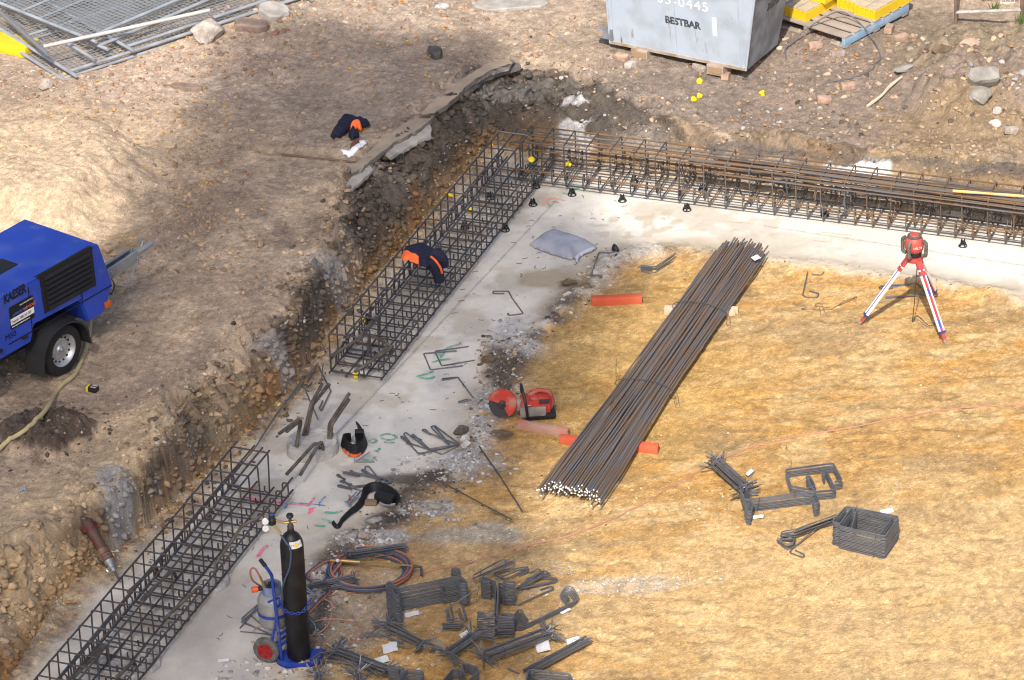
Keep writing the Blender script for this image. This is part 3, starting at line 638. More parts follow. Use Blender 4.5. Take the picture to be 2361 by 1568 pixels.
# ================================================================ ROCKS that can be picked out
def rock(u, v, sx, sy, sz, m, label, rz=0.0, seed=1, name='rock', cat='rock', rough=.16, group=None):
    bm = bmesh.new(); bmesh.ops.create_icosphere(bm, subdivisions=4, radius=1.0); rd = random.Random(seed)
    for k in range(11):
        n = Vector((rd.uniform(-1, 1), rd.uniform(-1, 1), rd.uniform(-.8, 1))).normalized(); d = rd.uniform(.55, .85)
        for q in bm.verts:
            e = q.co.dot(n) - d
            if e > 0: q.co -= n * e * .96
    A = np.array([q.co[:] for q in bm.verts]); d = 1 + rough * (fbm(A[:, 0] * 1.4 + A[:, 2], A[:, 1] * 1.4 - A[:, 2] * .8, 2.5, 4, seed) - .5) * 2
    for q, k in zip(bm.verts, d): q.co = Vector((q.co.x * k * sx, q.co.y * k * sy, q.co.z * k * sz))
    me = bpy.data.meshes.new(name); bm.to_mesh(me); bm.free(); me.materials.append(m)
    me.polygons.foreach_set('use_smooth', [True] * len(me.polygons))
    try: me.set_sharp_from_angle(angle=math.radians(28))
    except Exception: pass
    o = bpy.data.objects.new(name, me); COL.objects.link(o); o.location = T(u, v, sz * .45); o.rotation_euler = (rd.uniform(-.15, .15), rd.uniform(-.15, .15), rz)
    return tag(o, label, cat, group)
def slab(u, v, lx, ly, h, m, label, rz=0.0, seed=1, name='concrete_slab', cat='slab', tilt=(0, 0), lift=0.0):
    rd = random.Random(seed); n = 14; poly = []
    for k in range(n):
        a = 2 * PI * k / n; c, s = math.cos(a), math.sin(a); q = (abs(c) ** 4 + abs(s) ** 4) ** -.25
        poly.append((lx * c * q * rd.uniform(.86, 1.06), ly * s * q * rd.uniform(.84, 1.08)))
    mb = MB(); vs = [(x, y, -h) for x, y in poly] + [(x * 1.02, y * 1.02, h * rd.uniform(.3, .8)) for x, y in poly] + [(x * .93, y * .93, h + rd.uniform(-.006, .006)) for x, y in poly]
    fs = [tuple(range(n))[::-1]] + [(i, (i + 1) % n, n + (i + 1) % n, n + i) for i in range(n)] + [(n + i, n + (i + 1) % n, 2 * n + (i + 1) % n, 2 * n + i) for i in range(n)] + [tuple(range(2 * n, 3 * n))]
    mb.add(vs, fs); o = mb.build(name, m, smooth=False); o.location = T(u, v, h * .6 + lift); o.rotation_euler = (tilt[0], tilt[1], rz); return tag(o, label, cat)
mPale = mat('stone_pale', (.30, .24, .195), .9, vscale=6, bump=1.0, bscale=40, col2=(.50, .45, .40), lo=.45, hi=.62); mTan = mat('stone_tan', (.40, .29, .19), .9, var=.4, vscale=9, bump=.6)
mGrey = mat('stone_grey', (.31, .285, .25), .9, var=.35, vscale=9, bump=.6); mPink = mat('stone_pink', (.30, .215, .17), .9, var=.4, vscale=8, bump=.6)
mDark = mat('stone_dark', (.12, .105, .09), .9, var=.5, vscale=9, bump=.6); mWhite = mat('stone_white', (.50, .48, .45), .9, var=.3, vscale=10, bump=.5); mEarth = mat('clod_earth', (.20, .14, .085), .95, var=.5, vscale=10, bump=.8)
mSlab = mat('slab_concrete', (.30, .27, .24), .9, var=.5, vscale=8, bump=.7, bscale=50, col2=(.42, .39, .35)); mBrick = mat('brick_pink', (.46, .31, .23), .9, var=.35, vscale=12, bump=.4)
rock(484, 88, .24, .15, .15, mPale, 'large pale boulder with white broken edges beside the fence panels', .5, 3, 'boulder', 'boulder')
slab(578, 66, .20, .12, .05, mPink, 'flat pinkish rock slab lying right of the pale boulder', -.4, 5, 'rock_slab', 'rock')
slab(632, 40, .16, .16, .06, mSlab, 'brown broken paving piece behind the flat pinkish slab', .6, 6, 'paving_piece', 'paving', tilt=(.2, .1))
slab(615, 20, .12, .12, .04, mPink, 'small pink slab near the ends of the stacked fence pipes', .2, 16, 'rock_slab', 'rock')
rock(104, 206, .10, .09, .08, mPale, 'rounded two-tone stone left below the fence panel corner', .2, 7)
slab(430, 205, .20, .05, .03, mPink, 'long flat pink shard below the fence pipes', -.3, 8, 'rock_shard', 'rock')
slab(1003, 128, .07, .10, .05, mDark, 'dark split paver alone on the shaded earth', .4, 9, 'broken_paver', 'paver')
slab(1180, 12, .42, .16, .02, mSlab, 'thin grey concrete sheet half buried at the top edge of the picture', .1, 10)
rock(1017, 22, .09, .05, .05, mWhite, 'white stone below the half buried grey concrete sheet', 0, 11)
def slab_px(px, h, th, m, label, name='concrete_slab', cat='slab', tilt=0.0, side=None):
    P = [Vector(G(u, v, h)) for u, v in px]; cc = sum(P, Vector()) / len(P); rd = random.Random(int(px[0][0])); D = []
    for a_, b_ in zip(P, P[1:] + P[:1]):
        k = max(1, int((b_ - a_).length / .05)); D += [a_ + (b_ - a_) * i / k + Vector((rd.uniform(-.012, .012), rd.uniform(-.012, .012), 0)) for i in range(k)]
    n = len(D); loc = lambda p, dz, s_: ((p.x - cc.x) * s_, (p.y - cc.y) * s_, dz - tilt * ((p.x - cc.x) * .78 - (p.y - cc.y) * .62)); vs = [loc(p, 0, 1) for p in D] + [loc(p, -th * rd.uniform(.45, .6), 1 + rd.uniform(-.03, .05)) for p in D] + [loc(p, -th, .96 + rd.uniform(-.04, .04)) for p in D]
    mb_ = MB().add(vs, [tuple(range(n)), tuple(range(3 * n - 1, 2 * n - 1, -1))] + [(i + n * r_, n * r_ + n + i, n * r_ + n + (i + 1) % n, n * r_ + (i + 1) % n) for r_ in (0, 1) for i in range(n)])
    if side: mb_.mi[1:] = [1] * (len(mb_.mi) - 1)
    o = mb_.build(name, [m, side] if side else m, smooth=False, loc=cc); return tag(o, label, cat)
slab_px([(884, 352), (905, 325), (945, 300), (985, 284), (994, 292), (992, 308), (950, 330), (898, 358)], .59, .045, mSlab, 'long grey concrete slab jutting from the rim below the corner', tilt=.2)
slab_px([(798, 428), (815, 405), (850, 385), (860, 392), (838, 412), (806, 436)], .585, .04, mSlab, 'short broken concrete slab on the rim beside the board edge', tilt=.2)
slab_px([(1062, 212), (1090, 186), (1120, 165), (1165, 150), (1190, 143), (1200, 152), (1150, 166), (1110, 184), (1078, 216)], .56, .05, mat('slab_dark', (.20, .18, .16), .95, vscale=8, col2=(.12, .105, .09), bump=.9), 'crumbling grey lip at the back corner of the pit')
mSlabD = mat('slab_broken_edge', (.13, .115, .10), .95, vscale=9, col2=(.24, .215, .19), bump=.9)
mCrust = mat('crust_earth', (.315, .25, .19), .95, vscale=6, col2=(.40, .31, .22), bump=.8, bscale=60)
slab_px([(812, 400), (836, 386), (872, 357), (908, 328), (956, 303), (992, 278), (1006, 256), (1030, 240), (1052, 222), (1075, 200), (1098, 180), (1135, 160), (1180, 146), (1172, 134), (1120, 148), (1080, 172), (1035, 205), (1000, 230), (965, 266), (925, 290), (880, 322), (845, 356), (806, 384)], .635, .06, mCrust, 'long ragged crust of dirty paving overhanging the rim above the left cage', 'paving_crust', 'paving', side=mSlabD)
rock(2265, 232, .14, .13, .10, mGrey, 'rounded grey concrete lump in front of the square slab on the spoil heap', .3, 15, 'concrete_lump', 'concrete lump')
slab(2268, 196, .17, .10, .06, mGrey, 'square grey concrete slab standing on the spoil heap at right', .05, 17, tilt=(.55, 0), lift=.03)
rock(2298, 262, .06, .06, .05, mPale, 'small square pale block below the grey concrete lump', .3, 18)
rock(2292, 290, .08, .07, .05, mPale, 'pale worn block lowest on the spoil heap', .1, 19)
rock(2086, 165, .14, .06, .05, mGrey, 'elongated grey stone on the left side of the spoil heap', .45, 20)
rock(2235, 104, .12, .07, .06, mBrick, 'broken pink masonry piece at the top of the spoil heap', .1, 21, 'masonry_piece', 'masonry')
rock(2170, 120, .12, .07, .06, mEarth, 'dark earth clod beside the broken pink masonry', .2, 22, 'clod', 'clod')
for i, (u, v, a, lab) in enumerate([(1612, 160, -1.0, 'pale brick end leaning against the bin skid'), (1674, 181, 1.3, 'short pink brick standing on the earth right of the bin skid'), (1433, 139, -.6, 'pink brick chip on the earth left of the bin'), (1455, 156, .9, 'half buried pink brick below the pink brick chip'), (1955, 205, .2, 'large pale brick with white mortar at the end of the black cable'), (1900, 235, .1, 'brown half brick on the earth left of the wooden stick'), (1930, 130, .3, 'pale brick under the pallet corner'), (2050, 72, 1.3, 'long pale brick beside the blue pallet bearer'), (2078, 92, .5, 'broken pale brick right of the long pale brick'), (2370 - 40, 308, .2, 'small brick piece near the right edge below the spoil heap'), (1880, 112, .2, 'stub of pale brick in the cable loop')]):
    mb = MB(); mb.bbox((0, 0, 0), (.15 if i != 7 else .2, .085, .065), b=.008)
    o = mb.build('brick', mBrick if i % 3 else mPale); o.location = T(u, v, .02); o.rotation_euler = (.1 * (i % 3 - 1), .12 * (i % 2), a); tag(o, lab, 'brick')
rock(1072, 1018, .055, .04, .04, mWhite, 'white stone on the rubble beside the hooked bars', .2, 31); rock(1076, 1030, .05, .045, .05, mWhite, 'squared white stone in front of the white stone by the hooked bars', .2, 32)
rock(1008, 1172, .09, .06, .04, mGrey, 'grey rubble chunk between the belt and the loose bars', .3, 33); rock(862, 1203, .08, .06, .03, mGrey, 'flat grey stone below the lower tool belt', .1, 34)
rock(845, 1246, .08, .05, .05, mPale, 'pale angular stone at the edge of the concrete above the bar bundle', .1, 35); rock(813, 1241, .07, .05, .04, mGrey, 'grey concrete chip left of the pale angular stone', .4, 36)
rock(1312, 656, .09, .06, .05, mEarth, 'brown clay clod at the edge of the concrete below the sack', .3, 37, 'clod', 'clod'); rock(1308, 682, .05, .035, .03, mWhite, 'small white chip right under the clay clod', .3, 38)
rock(1125, 835, .07, .06, .05, mEarth, 'dark clod in the soil strip beside the C-shaped bars', .3, 39, 'clod', 'clod'); rock(1065, 1000, .09, .06, .05, mDark, 'black soil clod behind the white stones', .1, 40, 'clod', 'clod')
rock(601, 568, .035, .05, .05, mTan, 'upright tan stone on the upper ground left of the dark jacket cage', .1, 41); rock(918, 706, .06, .05, .04, mTan, 'tan stone low on the left wall face', .1, 42) if False else None
rock(255, 578, .13, .08, .07, mTan, 'grey-tan rock behind the compressor drawbar', .7, 43); rock(275, 590, .11, .09, .07, mTan, 'ochre rock touching the compressor drawbar', .4, 44); rock(270, 678, .10, .08, .06, mTan, 'tan rock under the compressor nose', .4, 45)
rock(1695, 1177, .08, .07, .06, mat('clod_sand', (.45, .30, .13), .95, var=.3, bump=.8), 'round sandy clod left of the long stirrup stack', .1, 46, 'clod', 'clod')
rock(1806, 1035, .035, .06, .04, mat('clod_sand', (.45, .30, .13)), 'small sandy clod sitting on the orange hose', .1, 47, 'clod', 'clod')

# ================================================================ REINFORCEMENT
mSteel = mat('steel_black', (.165, .168, .176), .42, .35, vscale=9, col2=(.105, .106, .114), spec=.6)
mSteelB = mat('steel_weathered', (.058, .058, .064), .6, .15, vscale=5, col2=(.115, .075, .048), spec=.4, lo=.45, hi=.75)
mRust = mat('steel_rusty', (.19, .105, .048), .8, .05, vscale=6, col2=(.095, .075, .062), lo=.38, hi=.62)
mRust2 = mat('steel_brown', (.15, .11, .075), .75, .05, vscale=5, col2=(.10, .10, .11), lo=.38, hi=.62)
mLong = mat('bar_mill_scale', (.135, .14, .155), .5, .25, vscale=3.5, col2=(.19, .115, .06), lo=.36, hi=.64)
mWire = mat('wire_dark', (.05, .045, .04), .6)
mWhiteP = mat('paint_white', (.78, .77, .75), .6)
mTag = mat('tag_card', (.62, .62, .63), .7, var=.12, vscale=30)
mGrime = mat('bar_cement', (.30, .27, .22), .9, var=.6, vscale=12, bump=.5, bscale=120)
mPlasticK = mat('plastic_black', (.016, .016, .018), .5)

def floor_z(u, v): return T(u, v).z
def bars(name, label, cat, lines, r=.0072, fil=.025, m=None, zf=None, group=None, wires=(), part='bar'):
    """lines: picture polylines (u, v, height above the floor)"""
    m = m or mSteel; u0_, v0_ = lines[0][0][:2]; zf = zf if zf is not None else hz(*G(u0_, v0_)[:2])
    P = [[Vector(G(a[0], a[1], zf + r + (a[2] if len(a) > 2 else 0))) for a in L] for L in lines]
    org = P[0][0].copy(); org.z = zf
    if len(P) == 1 and not wires:
        o = MB().tube([p - org for p in fillet(P[0], fil)], r, 7).build(name, m, loc=org); return tag(o, label, cat, group)
    e = empty(name, org, label, cat, group)
    for L in P: MB().tube([p - org for p in fillet(L, fil)], r, 7).build(part, m, e)
    for w_ in wires:
        pts = [Vector(G(a[0], a[1], zf + r + (a[2] if len(a) > 2 else .02))) - org for a in w_]
        MB().tube(smooth_path(pts, 3), .0018, 5).build('tie_wire', mWire, e)
    return e
def stack(name, label, cat, line, h, n, r=.0058, dz=None, fil=.03, jit=.0045, m=None, zf=None, closed=False, wires=(), step=(0, 0), part='stirrup', group=None):
    """n copies of one bent bar piled up; line = picture outline of the topmost, h = its height"""
    m = m or mSteel; u0_, v0_ = line[0][:2]; zf = hz(*G(u0_, v0_, h)[:2]) if zf is None else zf
    n0 = n; n = max(4, int(round(n * (dz or .0117) / .0150))); dz = .0150; step = (step[0] * n0 / n, step[1] * n0 / n)
    P = [Vector(G(a[0], a[1], zf + h + (a[2] if len(a) > 2 else 0))) for a in line]; org = sum(P, Vector()) / len(P); org.z = zf
    e = empty(name, org, label, cat, group); rnd = random.Random(int(u0_ * 7 + v0_))
    src = MB().tube([p - org for p in fillet(P, fil, 5, closed)], r, 7, closed=closed).build(part, m, e)
    for i in range(1, n):
        inst(src, e, (rnd.uniform(-jit, jit) + step[0] * i, rnd.uniform(-jit, jit) + step[1] * i, -dz * i), (0, 0, rnd.uniform(-jit, jit) * 1.5))
    for w_ in wires:
        pts = [Vector(G(a[0], a[1], zf + a[2])) - org for a in w_]
        MB().tube(smooth_path(pts, 3), .0022, 5).build('tie_wire', mWire, e)
    return e
def fan(name, label, a, b, n, R, l0, l1, r=.0058, m=None, wires=(.25, .75), zf=None, seed=1, up=.35):
    """bundle of bars tied together whose bent ends splay out"""
    m = m or mSteel; rnd = random.Random(seed)
    A = Vector(G(a[0], a[1], a[2] if len(a) > 2 else R)); zf = zf if zf is not None else hz(A.x, A.y)
    A = Vector(G(a[0], a[1], zf + (a[2] if len(a) > 2 else R))); Bq = Vector(G(b[0], b[1], zf + (b[2] if len(b) > 2 else R)))
    org = A.copy(); org.z = zf; e = empty(name, org, label, 'bar bundle', 'tied bundles of bent reinforcing bars'); ax = (Bq - A).normalized(); sd = ax.cross(Vector((0, 0, 1))).normalized(); uz = sd.cross(ax)
    for i in range(n):
        q = math.sqrt(rnd.random()) * R; t = rnd.uniform(0, 6.283); off = sd * q * math.cos(t) * 1.25 + uz * q * math.sin(t)
        P = [A + off + ax * rnd.uniform(-.02, .02), Bq + off + ax * rnd.uniform(-.02, .02)]
        def end(p, L, back):
            t = rnd.uniform(-.5, PI + .5); d = sd * math.cos(t) + Vector((0, 0, 1)) * math.sin(t) * up + ax * back * rnd.uniform(-.1, .7)
            k = p + d.normalized() * L * rnd.uniform(.75, 1.15); k.z = max(k.z, zf + r); return k
        if l0: P.insert(0, end(P[0], l0, -1))
        if l1: P.append(end(P[-1], l1, 1))
        MB().tube([p - org for p in fillet(P, .03, 3)], r, 6).build('bar', m, e)
    L = (Bq - A).length
    for w_ in wires:
        c = A - org + ax * L * w_
        MB().tube([c + sd * math.cos(t) * (R * 1.25 + r * 1.3) + uz * math.sin(t) * (R + r * 1.3) + ax * .01 * math.sin(t) for t in [k * 2 * PI / 14 for k in range(14)]], .0022, 5, closed=True).build('tie_wire', mWire, e)
    return e

# ---- the three cages
def cage(name, label, A, Bp, x0, L, low_sp, tall_sp, tall_y, width, H, mats, tall_skip=0.0, seed=1, flip=1, hl=.19, rails_extra=(), tall_x0=0.0):
    A = Vector(G(*A)); Bp = Vector(G(*Bp)); d = (Bp - A).normalized(); e = empty(name, (A.x + d.x * x0, A.y + d.y * x0, .02), label, 'rebar cage', rz=math.atan2(d.y, d.x))
    rnd = random.Random(seed); r = .0078; f = flip; g = lambda y, z: (0, y * f, z)
    low = MB().tube(fillet([g(.055, .10), g(.055, hl), g(0, hl), g(0, .03), g(width, .03), g(width, hl), g(width - .055, hl), g(width - .055, .10)], .035), r, 6)
    y0, y1 = tall_y
    tall = MB().tube(fillet([g(y0 + .05, .10), g(y0 + .05, .035), g(y0, .035), g(y0, H), g(y1, H), g(y1, .035), g(y0 + .06, .035)], .03), r, 6)
    M0 = mats(0); sl_ = low.build('stirrup', M0, e); st_ = tall.build('stirrup', M0, e)
    ml = {M0.name: (sl_.data, st_.data)}
    def place(src, k, x):
        m = mats(x / L); 
        if m.name not in ml:
            a, b = sl_.data.copy(), st_.data.copy(); a.materials[0] = m; b.materials[0] = m; ml[m.name] = (a, b)
        if x < 1e-6: src.location = (.05, 0, 0); return
        c = src.copy(); COL.objects.link(c); c.data = ml[m.name][k]; c.parent = e
        c.location = (x, rnd.uniform(-.006, .006), rnd.uniform(-.004, .004)); c.rotation_euler = (rnd.uniform(-.015, .015), rnd.uniform(-.03, .03), rnd.uniform(-.02, .02))
    k = 0; x = 0.0
    while x < L - .03: place(sl_, 0, x if k else 0); k += 1; x = .05 + k * low_sp + rnd.uniform(-.012, .012)
    st_.location = (tall_x0 + .02, 0, 0); k = 1; x = tall_x0 + tall_sp
    while x < L - .03: place(st_, 1, x); k += 1; x = tall_x0 + k * tall_sp + rnd.uniform(-.015, .015)
    rl = [(0.012, .045), (width * .33, .045), (width * .66, .045), (width - .012, .045), (.012, hl - .02), (width - .012, hl - .02), (y0 + .012, H - .012), (y1 - .012, H - .012), ((y0 + y1) / 2, H - .012)] + list(rails_extra)
    for y, z in rl:
        m = mats(rnd.random()); a = rnd.uniform(-.10, .02) ; b = L + rnd.uniform(-.02, .12)
        pts = [(a + (b - a) * q / 6, y * f + rnd.uniform(-.006, .006), z + rnd.uniform(-.005, .005)) for q in range(7)]
        if z > .3: pts[0] = (tall_x0 - rnd.uniform(0, .06),) + pts[0][1:]
        MB().tube(pts, .0095, 7).build('longitudinal_bar', m, e)
    return e
cage1 = cage('rebar_cage', 'dark steel cage along the left wall with a navy jacket lying on it', (885, 885), (1240, 440), -.03, 4.85, .150, .215, (.20, .55), .56, .46, lambda t: mSteelB if t < .97 else mSteel, seed=2)
cage2 = cage('rebar_cage', 'dark steel cage in the lower left corner with grey stub bars poking through it', (310, 1600), (680, 1143), -1.3, 4.78, .150, .215, (.20, .58), .60, .46, lambda t: mSteelB, seed=3, rails_extra=((.30, .44), (.5, .28)))
cage3 = cage('rebar_cage', 'long steel cage along the back wall, rusting towards the right', (1275, 438), (2360, 576), -.42, 7.3, .175, .255, (.12, .52), .58, .45, lambda t: mSteelB if t < .25 else (mRust2 if t < .5 else mRust), seed=4, rails_extra=((.3, .44), (.22, .44), (.40, .44), (.33, .25)))
# long bars laid along the top of the back cage
def long_bars():
    A = Vector(G(1610, 352, .52)); Bq = Vector(G(2361, 452, .50)); d = (Bq - A).normalized(); s = Vector((-d.y, d.x, 0)); rnd = random.Random(8)
    e = empty('bar_bundle', (A.x, A.y, .02), 'loose layer of long rust-streaked bars laid inside the top of the back cage', 'bar bundle')
    for i in range(22):
        off = rnd.uniform(-.16, .20); z = .36 + rnd.uniform(-.04, .10); x0 = rnd.uniform(-.25, 1.1); L = rnd.uniform(4.6, 5.6)
        pts = [Vector((0, 0, z)) + d * (x0 + L * q / 5) + s * (off + rnd.uniform(-.015, .015)) + Vector((0, 0, rnd.uniform(-.006, .006))) for q in range(6)]
        for p in pts: p.z = z + rnd.uniform(-.004, .004)
        MB().tube(pts, .008, 7).build('bar', [mRust2, mLong, mRust][i % 3], e)
long_bars()
def short_bars():     # dark cut bars lying on the lower rails of the back cage
    A = Vector(G(1640, 468, .1)); d = (Vector(G(2300, 556, .1)) - A).normalized(); s = Vector((-d.y, d.x, 0)); rnd = random.Random(18)
    e = empty('bar_bundle', (A.x, A.y, .02), 'dark hooked bars heaped on the bottom mesh inside the right half of the back cage', 'bar bundle')
    for i in range(46):
        x = rnd.uniform(-.9, 3.4); y = rnd.uniform(.14, .46); c = d * x + s * y; z = rnd.uniform(.07, .2)
        t = s * rnd.uniform(-.12, .12) + Vector((0, 0, rnd.uniform(.06, .16))); L = d * rnd.uniform(-.06, .06)
        P = [c + Vector((0, 0, z)), c + t + Vector((0, 0, z)), c + t + L + Vector((0, 0, z + .01)), c + t * .3 + L * 1.4 + Vector((0, 0, z))]
        MB().tube(fillet(P, .02, 3), .006, 6).build('hooked_bar', [mSteelB, mRust, mRust2][i % 3], e)
short_bars()

# ---- the big straight bundle on timbers
def big_bundle():
    A = Vector(G(1318, 1133, .10)); Bq = Vector(G(1716, 566, .12)); d = (Bq - A).normalized(); s = Vector((d.y, -d.x, 0)).normalized(); L = (Bq - A).length; rnd = random.Random(12)
    e = empty('bar_bundle', (A.x, A.y, 0), 'big bundle of long straight bars with white painted ends lying across the sand', 'bar bundle')
    W = .34; slots = []
    for row, cnt in enumerate((26, 24, 21, 17, 12)):
        for k in range(cnt): slots.append(((k - (cnt - 1) / 2) * (W * 2 / 26) * (1.0), .085 + row * .0175))
    M2 = [mLong, mWhiteP]
    for i, (y, z) in enumerate(slots):
        y1 = y * rnd.uniform(.76, .86) + rnd.uniform(-.02, .02); ym = y * .80 + rnd.uniform(-.035, .035); a = rnd.uniform(-.05, .05); b = L + rnd.uniform(-.16, .06); dz = rnd.uniform(-.006, .014)
        if row_edge(y, W): a -= rnd.uniform(0, .06)
        if i in (3, 22, 25): a -= .12
        pts = []
        for q in range(9):
            t = q / 8; yy = y + (ym - y) * ss(0, .5, t) if t <= .5 else ym + (y1 - ym) * ss(.5, 1, t)
            pts.append(d * (a + (b - a) * t) + s * (yy * (1 - .0 * t) + rnd.uniform(-.006, .006)) + Vector((0, 0, z + dz * math.sin(t * PI) - .010 * math.sin(t * PI))))
        for p in pts: p.z = max(p.z, .02)
        pts.insert(1, pts[0] + (pts[1] - pts[0]).normalized() * .004)
        mb = MB().tube(pts, .0082, 7, caps=True); n = 7
        mb.mi[-2] = 1
        for q in range(n): mb.mi[q] = 1
        mb.build('bar', M2, e)
    for t, wd in ((.40, .31), (.72, .29)):
        c = d * L * t
        MB().tube([c + s * wd * math.cos(k * PI / 8) * .99 + Vector((0, 0, .095 + .085 * math.sin(k * PI / 8))) for k in range(17)], .004, 5, closed=False).build('tie_wire', mWire, e)
        MB().tube(smooth_path([c + s * wd + Vector((0, 0, .1)), c + s * (wd + .04) - d * .04 + Vector((0, 0, .08)), c + s * (wd + .07) - d * .12 + Vector((0, 0, .05)), c + s * (wd + .04) - d * .14 + Vector((0, 0, .05)), c + s * (wd + .02) - d * .05 + Vector((0, 0, .06))], 3), .0025, 5).build('tie_wire', mWire, e)
    for k in (0, 1): MB().tube(smooth_path([d * L * (.42 - .01 * k) - s * .31 + Vector((0, 0, .1)), d * L * (.42 + .005 * k) - s * (.33 + .01 * k) + Vector((0, 0, .2)), d * L * .43 - s * (.34 - .03 * k) + Vector((0, 0, .27 - .03 * k))], 3), .002, 4).build('tie_wire', mWire, e)
    o = MB().box((0, 0, 0), (.085, .06, .003), .5).build('tag_card', mTag, e); o.location = Vector(G(1743, 594, .19)) - Vector((A.x, A.y, 0)); o.rotation_euler = (.25, .1, .2)
def row_edge(y, W): return abs(y) > W * .8
big_bundle()
mRedP = mat('timber_red', (.50, .075, .030), .7, vscale=5, col2=(.56, .13, .06), bump=.3, lo=.3, hi=.7); mRedF = mat('timber_red_faded', (.48, .13, .08), .8, vscale=4, col2=(.45, .27, .21), bump=.4, lo=.42, hi=.62)
mTimber = mat('timber_raw', (.58, .45, .32), .85, var=.25, vscale=6)
def timber(a, b, w_, h, m, label, name='timber', end_m=None):
    A = Vector(G(a[0], a[1], h / 2)); Bq = Vector(G(b[0], b[1], h / 2)); A.z = Bq.z = (hz(A.x, A.y) + hz(Bq.x, Bq.y)) / 2 + h / 2 - .006; d = Bq - A
    o = MB().bbox((0, 0, 0), (d.length, w_, h), b=.004).build(name, m, loc=(A + Bq) / 2); o.rotation_euler = (0, 0, math.atan2(d.y, d.x)); return tag(o, label, 'timber')
timber((1363, 688), (1480, 683), .075, .09, mRedP, 'red painted timber lying alone on the sand below the sack')
timber((1195, 974), (1311, 994), .06, .085, mRedF, 'faded red timber with a grey worn top touching the red saw')
timber((1291, 1007), (1518, 1029), .075, .085, mRedP, 'long red timber bearer carrying the near end of the bar bundle')
timber((1532, 712), (1695, 716), .085, .075, mTimber, 'raw pale timber bearer under the middle of the bar bundle')
timber((1602, 709), (1702, 714), .03, .085, mTimber, 'thin raw timber offcut against the bearer on the bundle\'s right side')

# ---- loose bars on concrete and sand
Q11, Q10, Q21, Q20, Q22, Q23, Q12, Q13, Q31, Q32, Q33 = Q(1, 1), Q(1, 0), Q(2, 1), Q(2, 0), Q(2, 2), Q(2, 3), Q(1, 2), Q(1, 3), Q(3, 1), Q(3, 2), Q(3, 3)
LG = 'single bent bars dropped on the concrete'
bars('stirrup', 'single C-shaped hooked bar on the concrete left of the rubble, nearest the cage jacket', 'bent bar', [Q11((2290, 1140), (2185, 1140), (2185, 1118), (2330, 1118)) + Q21((0, 1180), (105, 1325), (-15, 1340), (-45, 1330), (-30, 1322))], group=LG)
bars('stirrup', 'open square-cornered bar, farther of the two nested U bars on the concrete', 'bent bar', [Q12((1960, 60), (1650, 103), (1712, 238), (2015, 187))], fil=.02, group=LG)
bars('stirrup', 'open square-cornered bar, nearer of the two nested U bars on the concrete', 'bent bar', [Q12((1850, 98, .012), (1545, 125, .0), (1610, 275, 0), (1910, 238, .0))], fil=.02, group=LG)
bars('stirrup', 'hooked bar lying on the gritty concrete just left of the red saw', 'bent bar', [Q12((1850, 348), (1718, 372), (1718, 356), (1862, 342), (2018, 555), (1870, 580), (1868, 568), (1955, 545))], fil=.02, group=LG)
bars('bar_pile', 'fan of hooked dark bars on the concrete beside the white stones', 'bar pile', [Q12((1440, 975, .02), (1330, 892, .02), (1350, 885, .03), (1500, 1050, .01), (1885, 965, .01)), Q12((1500, 975), (1385, 950, .02), (1400, 945, .01), (1720, 1055), (1885, 970, .02), (1700, 900, .03), (1525, 830, .03), (1560, 820, .02), (1610, 875)), Q12((1425, 950, .03), (1362, 870, .02), (1380, 850, .02), (1605, 1020, .02), (1790, 980, .03), (1610, 800, .03), (1640, 790, .02), (1785, 960, .01)), Q12((1525, 920, .02), (1430, 880, .02), (1450, 868, .03), (1600, 1005, .03), (1880, 960, .03), (1650, 790, .03))])
bars('bar_pile', 'tangle of hooked dark bars under the lower black tool belt', 'bar pile', [Q12((825, 1285), (740, 1250), (760, 1235), (880, 1370), (1170, 1320, .02), (1000, 1200, .03), (1010, 1165, .02), (1040, 1165, .02), (1130, 1275)), Q12((880, 1380), (750, 1350), (760, 1335), (990, 1395), (1268, 1310), (1180, 1270, .02), (865, 1215, .03), (875, 1200, .02), (960, 1260)), Q12((885, 1330, .02), (770, 1305, .02), (790, 1295, .02), (900, 1350, .02), (1265, 1308, .03), (1060, 1240, .03), (970, 1205, .03), (985, 1190, .02), (1030, 1235)), Q12((940, 1260, .03), (805, 1225, .02), (820, 1215, .02), (1190, 1280, .03), (1185, 1390, .02))])
bars('stirrup', 'hooked bar standing against the rear of the pile cap bars', 'bent bar', [Q12((515, 395), (480, 432), (462, 400), (570, 225, .02), (690, 470, .0), (600, 655), (585, 625), (615, 560))], fil=.02, group=LG)
bars('bar', 'thin straight bar dropped behind the pile cap bars', 'straight bar', [Q12((430, 405, .04), (570, 728, .0))])
bars('bar_pile', 'three hooked bars stacked on the sand between the sack and the big bundle', 'bar pile', [Q21((1270, 955), (1190, 935), (1195, 925), (1320, 945), (1560, 795), (1545, 780), (1440, 805), (1420, 798)), Q21((1290, 920, .015), (1185, 910, .015), (1195, 895, .015), (1340, 915, .015), (1555, 770, .015), (1480, 765, .015), (1390, 760, .015), (1420, 745, .015)), Q21((1300, 900, .03), (1185, 885, .03), (1200, 880, .03), (1320, 895, .03), (1545, 745, .03), (1540, 720, .03), (1415, 720, .03), (1405, 742, .03), (1520, 738, .03))], r=.007)
bars('stirrup', 'single C-shaped hooked bar on the sand between the bundle and the tripod', 'bent bar', [Q31((405, 965), (500, 970), (515, 945), (470, 925), (370, 925), (320, 1150), (350, 1175), (455, 1175), (470, 1140), (380, 1115))], r=.0078)
